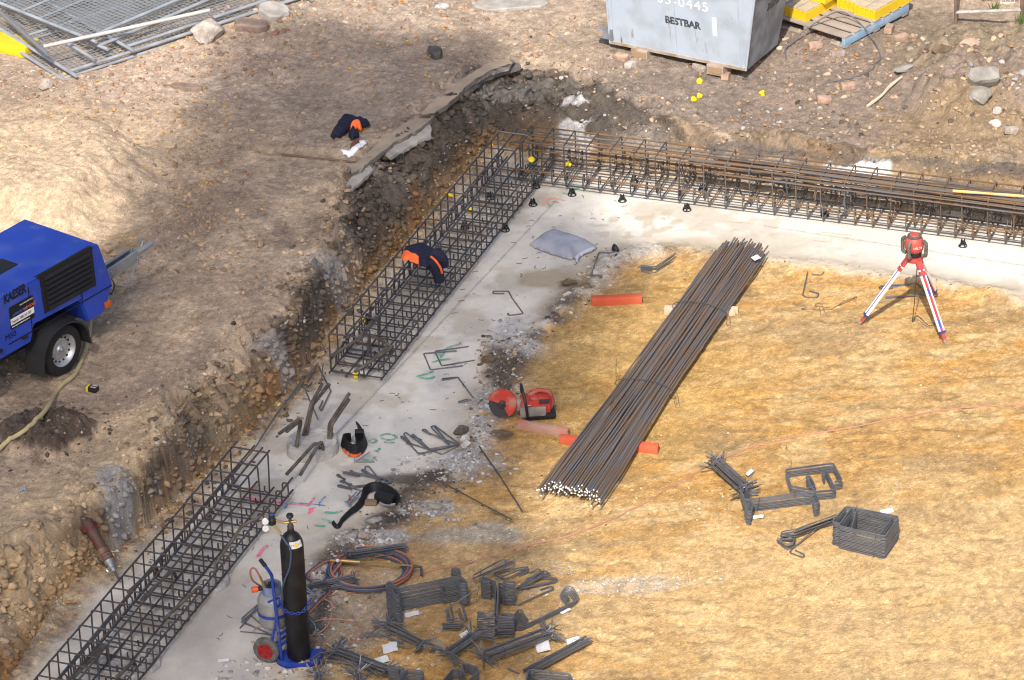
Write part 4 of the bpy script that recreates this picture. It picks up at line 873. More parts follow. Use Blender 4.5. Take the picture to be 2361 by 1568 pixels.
bars('bar_pile', 'paired U bars lying on the sand between the tripod legs', 'bar pile', [Q31((1130, 1095), (1025, 1098), (1025, 1075), (1150, 1078), (1400, 1055), (1455, 1140), (1070, 1188), (1130, 1165, .01)), Q31((1150, 1085, .013), (1035, 1085, .013), (1040, 1068, .013), (1380, 1048, .013), (1475, 1150, .013), (1080, 1172, .013))], r=.0078)
bars('wire_tangle', 'rusty tangle of tie wire on the sand left of the tripod', 'wire', [Q31((810, 1170), (700, 1215), (600, 1275), (500, 1260), (420, 1250), (470, 1225), (500, 1245)), Q31((360, 1270), (305, 1275), (320, 1283), (600, 1285)), Q31((470, 1250, .03), (490, 1350)), Q31((500, 1250, .03), (540, 1345)), Q31((820, 1165, .01), (760, 1205), (650, 1250, .01))], r=.003, m=mRust2)
bars('bar', 'long straight bar on the sand, its far end by the white stones', 'straight bar', [Q12((2058, 980, .01), (2240, 1240, .01), (2450, 1568, .01))], r=.007, m=mSteelB)
bars('bar', 'long straight bar lying from the dark soil to the sand, lower of the crossing pair', 'straight bar', [Q12((1605, 1255, .03), (1850, 1385, .02), (2190, 1568, .01)) + Q13((2361, 90, .01))], r=.007, m=mSteelB)
bars('bar', 'bent bar leading from the sand up to the crumpled black bag by the sack', 'bent bar', [Q21((830, 970), (730, 968), (800, 760, .02), (935, 762, .02))], r=.0078, group=None)
bars('bar', 'long thin rod lying along the foot of the left wall past the pile cap', 'straight bar', [[(733, 838, .06), (640, 950, .03), (590, 1030, .03), (535, 1098, .05)]], r=.008, m=mRust2)
bars('bar_pile', 'two dark bars and a loop lying against the near cage end by the pile cap', 'bar pile', [[(700, 870, .05), (660, 925, .02), (600, 1012, .02)], [(745, 838, .07), (738, 905, .03), (752, 888, .06)]], r=.006)

# ---- pile cap with cranked starter bars, and stub bars in the cages
mCap = mat('cap_concrete', (.36, .345, .32), .95, vscale=9, col2=(.50, .475, .43), bump=1.0, bscale=35)
mRib = mat('bar_ribbed', (.085, .065, .05), .8, .1, vscale=9, col2=(.17, .145, .12), bump=.6, bscale=110)
def ribbed(parent, org, pts, r=.016):
    P = fillet(pts, .05, 4); dense = [P[0]]
    for a, b in zip(P, P[1:]):
        n = max(1, int((b - a).length / .012))
        for k in range(1, n + 1): dense.append(a + (b - a) * k / n)
    rr = [r * (1.13 if i % 2 else .93) for i in range(len(dense))]
    MB().tube([p - org for p in dense], rr, 9).build('starter_bar', mRib, parent)
def pile_cap():
    c = Vector(G(*zoom(1100, 1500, 400 / 1568.)((590, 1180))[0], 0)); e = empty('pile_cap', c, 'round grey concrete pile cap with pairs of cranked ribbed bars', 'pile cap')
    R = .25; H = .12; n = 48; vs = []; prof = [(R * 1.02, -.03), (R * 1.0, H * .5), (R * .98, H * .82), (R * .955, H * .95), (R * .90, H), (R * .80, H * .99), (R * .74, H * .90), (R * .4, H * .93), (.001, H * .95)]
    mb = MB().lathe(prof, n); A = np.array(mb.v); rr = np.hypot(A[:, 0], A[:, 1]) + 1e-6
    k = 1 + .07 * (fbm(A[:, 0] + 5, A[:, 1] + A[:, 2], 9, 3, 5) - .5) * 2; A[:, 0] *= k; A[:, 1] *= k; A[:, 2] += .018 * (fbm(A[:, 0], A[:, 1], 14, 3, 6) - .5) * (A[:, 2] > .02)
    mb.v = [tuple(p) for p in A]; mb.build('concrete', mCap, e)
    z2 = zoom(1100, 1500, 400 / 1568.)
    def line(*p): return [Vector(G(a[0], a[1], a[2])) for a in z2(*p)]
    ribbed(e, c, line((345, 1130, .11), (400, 670, .40), (65, 920, .42))); ribbed(e, c, line((325, 1120, .11), (420, 690, .38), (180, 890, .39)))
    ribbed(e, c, line((445, 950, .11), (560, 470, .40), (735, 150, .46))); ribbed(e, c, line((490, 945, .11), (590, 470, .38), (850, 150, .42)))
    ribbed(e, c, line((845, 1000, .11), (850, 770, .25), (1165, 290, .40))); ribbed(e, c, line((870, 1005, .11), (890, 780, .24), (1160, 380, .36)))
    ribbed(e, c, line((755, 1180, .11), (730, 1050, .22), (690, 1075, .22), (395, 1568, .16))); ribbed(e, c, line((700, 1160, .11), (650, 1075, .22), (610, 1085, .22), (180, 1560, .14)))
    o = MB().box((0, 0, 0), (.10, .07, .002)).build('paper_scrap', mTag, None); o.location = Vector(G(*z2((620, 1190))[0], .13)); o.rotation_euler = (.2, .1, .5); tag(o, 'crumpled white paper scrap lying on the round pile cap', 'paper')
pile_cap()
def stub_cap(u, v, R, H, label, lines):
    c = Vector(G(u, v, 0)); e = empty('pile_cap', c, label, 'pile cap'); mb = MB().lathe([(R, -.03), (R, H * .6), (R * .93, H), (R * .4, H * .92), (.001, H * .96)], 30)
    A = np.array(mb.v); k = 1 + .12 * (fbm(A[:, 0] + 9, A[:, 1], 6, 3, 5) - .5) * 2; A[:, 0] *= k; A[:, 1] *= k; A[:, 2] += .02 * (fbm(A[:, 0], A[:, 1], 14, 3, 6) - .5) * (A[:, 2] > .02); mb.v = [tuple(p) for p in A]
    mb.build('concrete', mCap, e)
    for L in lines: ribbed(e, c, [Vector(G(*a)) for a in L], .015)
Q03 = Q(0, 3)
stub_cap(845, 818, .24, .03, 'rough concrete pile top under the near end of the upper left cage', [[Q11((1130, 1560))[0] + (.03,), Q11((1140, 1340))[0] + (.40,), Q11((1110, 1350))[0] + (.42,), Q11((930, 1568))[0] + (.42,), Q12((700, 140))[0] + (.40,)], [(847, 820, .03), (852, 770, .28), (905, 800, .24), (818, 858, .2)], [(900, 815, .03), (905, 798, .2), (893, 800, .21), (832, 852, .16)]])
stub_cap(464, 1345, .26, .05, 'broken concrete pile top inside the middle of the lower left cage', [[(405, 1330, .05), Q03((1600, 560))[0] + (.3,), Q03((1520, 620))[0] + (.36,), Q03((1300, 830))[0] + (.36,)], [Q03((1980, 590))[0] + (.05,), Q03((2000, 480))[0] + (.14,), Q03((2230, 150))[0] + (.3,), Q03((2400, 60))[0] + (.34,)], [Q03((1860, 760))[0] + (.05,), Q03((1840, 705))[0] + (.16,), Q03((1520, 1000))[0] + (.16,)], [Q03((1460, 600))[0] + (.05,), Q03((1440, 520))[0] + (.3,), Q03((1180, 760))[0] + (.3,)]])
stub_cap(300, 1532, .28, .05, 'broken concrete pile top inside the lower end of the bottom left cage', [[Q03((880, 1400))[0] + (.05,), Q03((960, 1240))[0] + (.3,), Q03((760, 1420))[0] + (.32,)], [Q03((1250, 1440))[0] + (.05,), Q03((1230, 1400))[0] + (.14,), Q03((1080, 1540))[0] + (.14,)], [Q03((1000, 1390))[0] + (.05,), Q03((985, 1240))[0] + (.3,), Q03((660, 1560))[0] + (.34,)]])

# ---- piles of new stirrups on the sand
ZA = zoom(2776, 1780, 876 / 2361.); ZB = zoom(1200, 2380, 620 / 2361.); ZC = zoom(1780, 2200, 620 / 1870.); ZD = zoom(1500, 2180, 620 / 2361.)
stack('stirrup_stack', 'tall square stack of closed stirrups, the nearest pile on the open sand at right', 'stirrup stack', ZA((1700, 890), (1755, 690), (1700, 668), (1575, 850), (1490, 830), (1640, 660), (2210, 770), (2060, 985), (1560, 868), (1700, 680), (2150, 780), (2000, 970)), .245, 21, dz=.0118, wires=[ZA((1965, 900, .26), (1960, 965, .245), (1950, 1080, .12), (1935, 1215, 0)), ZA((1770, 655, .27), (1740, 690, .25), (1745, 740, .24))])
stack('stirrup_stack', 'long low stack of S-hooked stirrups, end hooks up, in the middle of the right-hand piles', 'stirrup stack', ZA((600, 535), (545, 430), (515, 420), (500, 455), (550, 590), (1300, 495), (1345, 580), (1340, 620), (1300, 640), (1280, 560)), .14, 13, wires=[ZA((1095, 500, .15), (1090, 525, .14), (1085, 660, 0)), ZA((705, 560, .15), (705, 590, .14), (680, 720, 0))])
stack('stirrup_stack', 'narrow stack of hooked stirrup ends forming the left foot of the long low stack', 'stirrup stack', ZA((605, 705), (580, 715), (555, 605), (600, 595), (640, 640), (615, 720), (590, 715)), .13, 13, step=(-.001, -.002))
stack('stirrup_stack', 'open rectangular stirrup stack with inward hooks, farthest of the right-hand piles', 'stirrup stack', ZA((1405, 330), (1380, 270), (1420, 255), (1530, 480), (1300, 500), (1210, 340), (1250, 330), (1310, 440), (1220, 470), (1045, 440), (990, 260), (1500, 190), (1600, 380), (1520, 390)), .10, 9, wires=[ZA((1010, 130, .2), (1050, 170, .17), (1045, 240, .1), (1060, 260, .09)), ZA((1240, 300, .1), (1170, 380, .06), (1110, 360, .06))])
fan('bar_bundle', 'tied bundle of L-bars with splayed ends, leftmost of the piles on the right-hand sand', ZA((250, 190, .10))[0], ZA((560, 470, .07))[0], 26, .055, .12, .13, seed=5, zf=0)
stack('bar_bundle', 'hooked bars tied in a flat bundle pointing at the square stirrup stack from the left', 'bar bundle', ZA((1090, 970, .0), (1040, 960, .02), (930, 960, .0), (960, 930, .02), (1090, 910, .05), (1540, 750, .03)), .09, 7, dz=.012, jit=.012, wires=[ZA((1060, 800, .2), (1055, 900, .12), (1080, 930, .1))])
stack('bar_bundle', 'short hooked bar ends piled at the left tip of the flat bundle', 'bar bundle', ZA((900, 1000), (1000, 1075), (1075, 1050), (1085, 985), (1090, 920), (1500, 800)), .07, 6, dz=.011, jit=.012)
bars('stirrup', 'single long hooked bar with its U end nearest the camera, left of the square stack', 'bent bar', [ZA((1095, 1135), (1190, 1180), (1180, 1215), (1030, 1160), (1060, 1120), (1400, 830, .06), (1470, 830, .06))], r=.0068, zf=0)
def card(u, v, h, w_, l, label, rot=0.0, tilt=(0.15, .1)):
    mb = MB(); n = 5
    for i in range(n): 
        x0, x1 = -l / 2 + l * i / n, -l / 2 + l * (i + 1) / n; z = lambda x: .012 * math.sin(x / l * 4)
        mb.hexa([(x0, -w_ / 2, z(x0)), (x1, -w_ / 2, z(x1)), (x1, w_ / 2, z(x1)), (x0, w_ / 2, z(x0)), (x0, -w_ / 2, z(x0) + .0015), (x1, -w_ / 2, z(x1) + .0015), (x1, w_ / 2, z(x1) + .0015), (x0, w_ / 2, z(x0) + .0015)])
    w_ *= .8; l *= .85; p = Vector(G(u, v, h)); p.z = hz(p.x, p.y) + h if h < .03 else h
    o = mb.build('tag_card', mTag, loc=p); o.rotation_euler = (tilt[0], tilt[1], rot); return tag(o, label, 'tag')
card(*ZA((600, 295))[0], .03, .035, .11, 'white card tag standing beside the splayed L-bar bundle', 1.1, (.5, .2)); card(*ZA((690, 765))[0], .015, .05, .10, 'white tag under the left foot of the long low stirrup stack', -.2); card(*ZA((2080, 715))[0], .19, .05, .12, 'white tag hanging at the back of the square stirrup stack', .3, (.4, .1))

# bottom group
stack('stirrup_stack', 'long dark wall of stacked hooked stirrups right of the coiled hoses', 'stirrup stack', ZD((300, 660), (210, 600), (180, 570), (240, 555), (330, 660), (1310, 465), (1290, 350), (1170, 350), (1170, 400), (1220, 440)), .255, 22, dz=.0117, wires=[ZD((1030, 520, .265), (1045, 700, .16), (1045, 900, 0)), ZD((1050, 515, .265), (1065, 700, .16), (1050, 880, 0))])
stack('stirrup_stack', 'column of nested hooks at the left end of the long dark stirrup wall', 'stirrup stack', ZD((340, 650), (390, 690), (360, 765), (320, 770), (265, 690), (160, 610), (200, 560)), .265, 22, step=(.0005, -.0058), dz=.0115)
stack('stirrup_stack', 'column of nested hooks at the right end of the long dark stirrup wall', 'stirrup stack', ZD((1250, 540), (1310, 595), (1390, 590), (1395, 560), (1330, 490), (1000, 560)), .25, 20, step=(.0004, .0003), dz=.0118)
stack('stirrup_stack', 'upright stirrup block, far left one of the four standing back to back', 'stirrup stack', ZD((1760, 560), (1610, 540), (1620, 500), (1650, 480), (1840, 560), (1830, 1060), (1560, 1030)), .20, 17, dz=.0115, wires=[ZD((1610, 400, .24), (1595, 540, .2), (1540, 880, .02))])
stack('stirrup_stack', 'upright stirrup block with shiny faces, far right one of the four back to back', 'stirrup stack', ZD((1950, 610), (1960, 545), (2130, 555), (2130, 600), (1990, 620), (1880, 560), (1850, 1080), (2110, 1110), (2100, 1050), (1930, 1040)), .22, 19, dz=.0115)
stack('stirrup_stack', 'cement splashed stirrup block at the near left of the back to back pair', 'stirrup stack', ZD((1560, 1040), (1580, 1015), (1830, 1070), (1830, 1090), (1570, 1075)), .21, 18, step=(-.0004, -.0018), dz=.0115, m=mat('steel_splashed', (.115, .118, .125), .6, .2, vscale=9, col2=(.34, .30, .24), lo=.48, hi=.62))
stack('stirrup_stack', 'bright ribbed stirrup block at the near right of the back to back pair', 'stirrup stack', ZD((1850, 1080), (1860, 1110), (2110, 1115), (2115, 1080), (1940, 1040)), .205, 17, step=(-.0003, -.0016), dz=.0115, m=mat('steel_bright', (.17, .172, .178), .42, .4, vscale=14, col2=(.10, .10, .11)))
stack('stirrup_stack', 'open hooked stirrups leaning in a low pile below the dark stirrup wall', 'stirrup stack', ZD((1130, 870), (1200, 1100), (1060, 1130), (1400, 1110), (1320, 880)), .07, 5, step=(-.006, -.018), jit=.012)
stack('stirrup_stack', 'small stack of flat hooks in front of the leaning open stirrups', 'stirrup stack', ZD((1290, 1230), (1020, 1220), (1030, 1195), (1290, 1200)), .06, 5, jit=.01)
bars('stirrup', 'single thin bent bar leaning across from the dark stirrup wall to the standing blocks', 'bent bar', [ZD((1100, 1110, .08), (1090, 990, .12), (1130, 945, .14), (1540, 680, .2))], zf=0)
bars('bar_pile', 'loose hooked stirrups sprawled behind the standing blocks', 'bar pile', [ZD((1480, 500, .10), (1500, 460, .12), (1920, 230, .03), (2010, 240, .03), (1990, 290, .03), (1500, 510, .12)), ZD((1490, 520, .08), (1560, 480, .1), (2080, 250, .04), (2130, 270, .04), (2090, 320, .03), (1900, 390)), ZD((1640, 470, .1), (2100, 260, .05), (2120, 300, .04), (1960, 380)), ZC((770, 240), (570, 275), (720, 360), (1000, 235), (1010, 260), (890, 310)), ZC((600, 275, .01), (980, 200, .02), (1015, 220, .02), (900, 265)), ZC((610, 355, .03), (900, 240, .03), (1000, 235, .02), (960, 285))], r=.0068, zf=0, wires=[ZD((1600, 360, .16), (1620, 420, .14), (1590, 460, .12))])
bars('bar_pile', 'fan of hooked bars reaching right from the standing blocks', 'bar pile', [ZC((870, 455, .05), (1100, 290, .03), (1230, 250, .03), (1235, 280, .03), (960, 370, .02)), ZC((890, 460, .04), (1180, 250, .05), (1240, 265, .04), (1230, 290, .03), (1060, 330)), ZC((900, 462, .03), (1260, 270, .05), (1265, 300, .04), (1140, 350)), ZC((905, 465), (1310, 375), (1355, 365), (1340, 335), (1170, 345), (1080, 375)), ZC((880, 470, .02), (1340, 385), (1350, 350), (1200, 350)), ZC((860, 470, .02), (1100, 330, .02), (1160, 245, .02), (1120, 228, .02), (1020, 275)), ZC((870, 465, .03), (1150, 310, .04), (1200, 270, .04), (980, 345, .02))], r=.0068, zf=0)
bars('stirrup', 'single hooked bar on the sand between the hook fan and the two coil-ended bars', 'bent bar', [ZC((1150, 480), (1260, 440), (1310, 450), (1300, 475), (1210, 510), (880, 660), (830, 635, .02))], zf=0)
def coil_bundle():
    e = stack('bar_bundle', 'rusty bundle of bars with both ends curled up in hooks, rightmost of the lower piles', 'bar bundle', ZC((1000, 850, -.0), (915, 715, .02), (860, 735, .03), (900, 880, .02), (960, 905, -.01), (1010, 890, -.02), (1580, 610, -.02), (1610, 560, 0), (1530, 440, .04), (1470, 435, .05), (1420, 480, .03), (1500, 590, 0)), .07, 5, jit=.006, step=(-.010, -.004), dz=.009, r=.007, fil=.05)
coil_bundle()
card(*ZC((1455, 715))[0], .02, .03, .10, 'narrow white tag beside the coil-ended bar bundle', .5); card(*ZC((1180, 1165))[0], .03, .13, .12, 'large white tag under the splayed bars of the middle lower bundle', .15); card(*ZC((1550, 1098))[0], .05, .07, .12, 'white tag folded over the straight bar bundle', .35, (.4, .1)); card(*ZC((240, 1010))[0], .09, .04, .12, 'white tag stuck upright in the bundle below the leaning stirrups', .9, (.6, .2))
card(*ZB((1370, 765))[0], .015, .14, .13, 'square printed white tag lying flat on the sand among the bar bundles', .1, (.04, .02)); card(*ZB((1250, 950))[0], .02, .09, .11, 'white tag wrapped with tie wire below the printed square tag', .25, (.1, .1)); card(*ZB((1700, 255))[0], .012, .06, .13, 'white tag at the foot of the long dark stirrup wall', .15); card(*Q03((2060, 1390))[0], .012, .04, .10, 'curled white paper alone on the concrete left of the gas trolley', -.15)
fan('bar_bundle', 'bundle with many splayed ends in the lower piles, large white tag beneath it', ZC((480, 1290, .08))[0], ZC((1230, 1010, .08))[0], 24, .055, .15, .15, seed=7, zf=0)
fan('bar_bundle', 'straight bundle with flush cut ends at the bottom right of the lower piles', ZC((1000, 1470, .06))[0], ZC((1735, 1075, .06))[0], 16, .045, 0, 0, seed=8, zf=0, wires=(.3, .8))
fan('bar_bundle', 'bundle of cranked bars in front of the cement splashed block', ZC((40, 1270, .08))[0], ZC((370, 1040, .09))[0], 18, .05, .16, .17, seed=9, zf=0)
fan('bar_bundle', 'tousled bundle of bars left of the cranked bundle, below the printed tag', ZB((1280, 480, .05))[0], ZB((1850, 760, .04))[0], 12, .045, .13, .14, seed=10, zf=0, wires=(.2,), up=.2)
bars('bar_pile', 'loose cranked bars poking left and right of the tousled bundle', 'bar pile', [ZB((920, 655), (1020, 575, .03), (1220, 600, .02), (1580, 740)), ZB((1000, 650), (1060, 600, .02), (1250, 600, .03), (1560, 710, .02)), ZB((1090, 385, .05), (1320, 420, .05), (1600, 440, .03)), ZB((1380, 365, .04), (1560, 500, .04), (1720, 620, .02)), ZB((1480, 780), (1600, 790, .02), (1830, 750, .03), (1970, 680, .05)), ZB((1900, 720, .02), (2060, 770, .01), (2090, 800), (2010, 880)), ZB((1330, 500, .06), (1700, 630, .05), (2040, 760, .02), (1980, 870))], r=.0078, zf=0)
fan('bar_bundle', 'long bundle of bars with bent tips beside the gas trolley base', ZB((560, 860, .05))[0], ZB((1330, 1150, .05))[0], 20, .05, .14, .10, seed=11, zf=0, wires=(.5,), up=.2)
bars('bar_pile', 'loose crooked bars trailing left from the long bundle to the trolley base', 'bar pile', [ZB((165, 985, .03), (300, 885, .03), (620, 975, .03), (1100, 1130, .02)), ZB((290, 1090, .02), (380, 990, .02), (700, 1030, .02), (1110, 1160), (980, 1270)), ZB((490, 770, .05), (690, 655, .06)), ZB((570, 800, .06), (715, 700, .07)), ZB((490, 775, .04), (820, 960, .05), (1200, 1230, .03)), ZB((455, 845, .03), (830, 800, .05))], r=.0078, zf=0)
fan('bar_bundle', 'spiky bunch of bar ends at the bottom edge right below the gas trolley', ZB((260, 1420, .05))[0], ZB((290, 1200, .08))[0], 15, .035, .1, .12, seed=12, zf=0, wires=(), up=1.0)
fan('bar_bundle', 'spiky bunch of bar ends at the bottom edge left of the folded stirrup stack', ZB((900, 1400, .05))[0], ZB((880, 1210, .08))[0], 18, .045, .13, .14, seed=13, zf=0, wires=(), up=.9)
stack('stirrup_stack', 'folded square stirrup stack at the bottom edge below the wired tag', 'stirrup stack', ZB((1510, 1120), (1340, 1090), (1350, 1070), (1600, 1120), (1480, 1300), (1640, 1130), (1860, 1160), (1880, 1190), (1840, 1300)), .17, 14)
stack('stirrup_stack', 'dark hooked stirrups at the bottom edge between the splayed bundles', 'stirrup stack', ZC((230, 1480), (200, 1390), (240, 1360), (390, 1420), (400, 1460), (150, 1700), (-60, 1620), (90, 1440), (160, 1440), (210, 1480)), .11, 9, r=.0068)
stack('stirrup_stack', 'wired stack of rectangular stirrups at the bottom edge below the straight bundle', 'stirrup stack', ZC((1060, 1490), (1020, 1440), (1500, 1490), (1560, 1600), (960, 1620), (1020, 1440)), .15, 12, wires=[ZC((1270, 1450, .17), (1275, 1475, .15), (1265, 1560, .06))], jit=.008)
bars('bar', 'pair of short bars lying apart at the bottom left of the wired stirrup stack', 'straight bar', [ZC((760, 1430), (890, 1490))], r=.008, zf=0)
fan('bar_bundle', 'dark straight bundle with wire loops lying at the top of the hose coil', Q13((850, 430, .06))[0], Q13((1390, 355, .06))[0], 18, .05, .07, 0, seed=14, zf=0, wires=(.1, .4), up=.2)
fan('bar_bundle', 'dark straight bundle half hidden behind the black gas bottle', Q13((420, 740, .05))[0], Q13((900, 640, .05))[0], 16, .05, 0, .08, seed=15, zf=0, wires=(.45,), up=.2)
bars('bar_pile', 'dark stirrups lying on the concrete behind the silver gas bottle', 'bar pile', [zoom(960, 2040, 400 / 922.)((190, 850, .05), (15, 1000, .02), (30, 1030), (260, 1140)), zoom(960, 2040, 400 / 922.)((190, 890, .03), (10, 1035), (40, 1045), (250, 1130)), zoom(960, 2040, 400 / 922.)((0, 1120), (300, 1150)), zoom(960, 2040, 400 / 922.)((180, 860, .04), (0, 1090)), zoom(960, 2040, 400 / 922.)((100, 970, .01), (200, 1060))], r=.0068, zf=0)

# ================================================================ EQUIPMENT
def M4(o, x, y, z): return Matrix(((x[0], y[0], z[0], o[0]), (x[1], y[1], z[1], o[1]), (x[2], y[2], z[2], o[2]), (0, 0, 0, 1)))
def lettering(body, size, m, M, parent, name='lettering', sx=1.0, bold=0.0, ext=.0006, align='LEFT', spacing=1.0):
    cu = bpy.data.curves.new(name, 'FONT'); cu.body = body; cu.size = size; cu.extrude = ext; cu.offset = bold; cu.align_x = align; cu.space_character = spacing; cu.resolution_u = 3
    t = bpy.data.objects.new('t_', cu); COL.objects.link(t); dg = bpy.context.evaluated_depsgraph_get(); me = bpy.data.meshes.new_from_object(t.evaluated_get(dg)); bpy.data.objects.remove(t); bpy.data.curves.remove(cu)
    me.materials.clear(); me.materials.append(m); o = bpy.data.objects.new(name, me); COL.objects.link(o); o.parent = parent; o.matrix_local = M @ Matrix.Diagonal((sx, 1, 1, 1)); return o
def on_plane(u, v, O, n):                # sight line meets a plane
    k = cd * F + CR * (u - 1180.5) - CU * (v - 784.0); k = Vector(k); C0 = Vector(CC); return C0 + k * ((Vector(O) - C0).dot(n) / k.dot(n))
mBlue = mat('paint_blue', (.018, .060, .42), .48, vscale=3.5, col2=(.065, .105, .42), spec=.5, lo=.48, hi=.85, detail=9); mGrille = mat('grille_black', (.012, .012, .013), .55); mTyre = mat('rubber_tyre', (.014, .014, .015), .85, bump=.2, bscale=60)
mRim = mat('rim_silver', (.50, .51, .53), .4, .6, vscale=8, var=.2); mFender = mat('fender_black', (.020, .021, .024), .45); mGalv = mat('galvanised', (.33, .35, .37), .5, .45, vscale=9, var=.3); mOrangeL = mat('lens_orange', (.55, .12, .01), .3); mRedL = mat('lens_red', (.35, .01, .008), .3)
mBlk = mat('ink_black', (.006, .006, .007), .6); mChrome = mat('chrome', (.55, .56, .58), .25, .9)
def compressor():
    W0 = T(143, 863); O = Vector((W0.x, W0.y, W0.z)); a = Vector(G(209, 567, 1.2)) - Vector(G(0, 685, 1.2)); a.z = 0; a.normalize(); b = Vector((a.y, -a.x, 0)); th = math.atan2(a.y, a.x)
    e = empty('compressor', O, 'blue towable air compressor with black louvres standing on the upper ground at left', 'compressor', rz=th)
    # local: x forward, y to the left (hidden side), camera side is y = 0
    def L(u, v, y=0.0):                   # sight line -> local point on the side plane
        p = on_plane(u, v, O + Vector((-math.sin(th), math.cos(th), 0)) * y, Vector((-math.sin(th), math.cos(th), 0))) - O
        return Vector((p.dot(a), y, p.z))
    Wd = .97; zb, zs, zt = .42, .72, 1.11; xr, xf = -1.05, .80
    sec = [(xr, .50), (-.36, .50), (-.30, .66), (.34, .64), (.42, .36), (.64, .37), (xf, .61), (.655, 1.11), (-.95, 1.11), (xr, .95)]
    mb = MB(); y0, y1 = 0.0, Wd; n = len(sec); ch = .05
    A = [(x, y0, z) for x, z in sec]; Bq = [(x, y1, z) for x, z in sec]
    mb.add(A + Bq, [tuple(range(n)), tuple(range(2 * n - 1, n - 1, -1))] + [((i + 1) % n, i, n + i, n + (i + 1) % n) for i in range(n)])
    bm = bmesh.new(); me = mb.mesh('hood', mBlue, False); bm.from_mesh(me); bmesh.ops.recalc_face_normals(bm, faces=bm.faces)
    bmesh.ops.bevel(bm, geom=list(bm.edges), offset=.016, segments=2, affect='EDGES'); bm.to_mesh(me); bm.free(); me.polygons.foreach_set('use_smooth', [True] * len(me.polygons)); me.set_sharp_from_angle(angle=math.radians(35))
    hood = bpy.data.objects.new('hood', me); COL.objects.link(hood); hood.parent = e
    # louvre panel on the camera side
    p0, p1, p2, p3 = L(89, 633), L(210, 567), L(221, 657), L(102.5, 723)
    mb = MB(); off = Vector((0, -.006, 0)); d = Vector((0, .012, 0))
    mb.hexa([p3 + off + d, p2 + off + d, p2 + off, p3 + off, p0 + off + d, p1 + off + d, p1 + off, p0 + off])
    g = mb.build('grille', mGrille, e)
    for k in range(7):
        t0 = .10 + k * .125; t1 = t0 + .05; q = lambda s, t: p0.lerp(p1, s).lerp(p3.lerp(p2, s), t)
        mb = MB(); A1, B1, A2, B2 = q(.06, t0), q(.94, t0), q(.06, t1), q(.94, t1); o1 = Vector((0, -.010, 0)); o2 = Vector((0, -.034, 0))
        mb.add([A1 + o1, B1 + o1, B2 + o2, A2 + o2, A2 + o2 + Vector((0, 0, -.012)), B2 + o2 + Vector((0, 0, -.012)), B2 + o1, A2 + o1], [(0, 1, 2, 3), (3, 2, 5, 4), (4, 5, 6, 7), (0, 3, 4, 7), (1, 6, 5, 2)])
        mb.build('louvre', mGrille, g, smooth=False)
    MB().box(((p0.x + p1.x) / 2, .022, zt - .002), ((p1 - p0).length + .02, .06, .012)).build('grille_lip', mGrille, e)
    c = Vector((-.22, .46, zt - .004)); MB().box(c, (.26, .22, .012)).build('roof_vent', mGrille, e)
    MB().box((.06, -.004, .612), (1.44, .006, .008)).build('seam', mBlk, e)
    FR = lambda x, z: M4((x, -.004, z), (1, 0, 0), (0, 0, 1), (0, -1, 0))
    q0 = L(9, 700); q1 = L(75, 662); lettering('KAESER', .135, mBlk, FR(q0.x, q0.z - .005), e, sx=(q1.x - q0.x) / .60, bold=.0045)
    q = L(12, 787); lettering('M50', .085, mBlk, FR(q.x, q.z), e)
    for xx in (-.93, -.34, .36): MB().box((xx, -.004, .80), (.006, .006, .56 if xx < 0 else .34)).build('panel_gap', mBlk, e)
    for xx in (-.80, -.45): MB().bbox((xx, -.012, .60), (.07, .02, .03), b=.004).build('latch', mGrille, e)
    s0 = L(20, 710); s1 = L(74, 680); s2 = L(75, 715); w_ = s1.x - s0.x; h_ = .235; zc = s0.z
    st = MB().box((s0.x + w_ / 2, -.005, zc - h_ / 2), (w_, .004, h_)).build('sticker', mBlk, e)
    MB().box((s0.x + w_ / 2, -.008, zc - h_ * .66), (w_ * .99, .003, h_ * .27)).build('sticker_band', mWhiteP, st)
    mBl2 = mat('ink_blue', (.05, .14, .5), .6); mOr = mat('ink_orange', (.75, .16, .03), .6)
    F2 = lambda x, z: M4((x, -.0105, z), (1, 0, 0), (0, 0, 1), (0, -1, 0))
    lettering('HIRE SALES SERVICE', .020, mWhiteP, F2(s0.x + w_ * .42, zc - .035), st, sx=1.0); lettering('powered', .06, mBl2, F2(s0.x + w_ * .10, zc - .105), st, sx=.9); lettering('services', .06, mOr, F2(s0.x + w_ * .56, zc - .105), st, sx=.85)
    lettering('Freecall: 1800 247 769', .042, mBlk, F2(s0.x + w_ * .03, zc - h_ * .73), st, sx=w_ / .46); lettering('www.mypoweredservices.com.au', .026, mWhiteP, F2(s0.x + w_ * .03, zc - h_ * .92), st, sx=w_ / .46)
    # wheel
    def wheel(y):
        w = bpy.data.objects.new('wheel', None); COL.objects.link(w); w.parent = e; w.location = (0, y, .262); w.scale = (.90, .9, .90); R4 = Matrix.Rotation(PI / 2, 4, 'X')
        MB().lathe([(.18, -.085), (.235, -.088), (.275, -.075), (.29, -.045), (.291, 0), (.29, .045), (.275, .075), (.235, .088), (.18, .085)], 36, mat4=R4, caps=False).build('tyre', mTyre, w)
        rimb = MB().lathe([(.001, .045), (.045, .05), (.06, .03), (.10, .035), (.125, .025), (.150, .035), (.158, .05), (.172, .075), (.185, .083), (.185, -.08)], 36, mat4=R4, caps=False)
        hb = rimb
        for k in range(14): 
            an = 2 * PI * k / 14; hb.lathe([(.012, -.004), (.012, .004), (.001, .0045)], 8, c=(.137 * math.cos(an), -.036, .137 * math.sin(an)), mat4=R4, mi=1)
        rimb.build('rim', [mRim, mBlk], w); MB().lathe([(.03, .0), (.03, .05), (.02, .07), (.001, .075)], 16, mat4=R4).build('hub_cap', mGalv, w)
        return w
    wheel(.02); wheel(Wd - .02)
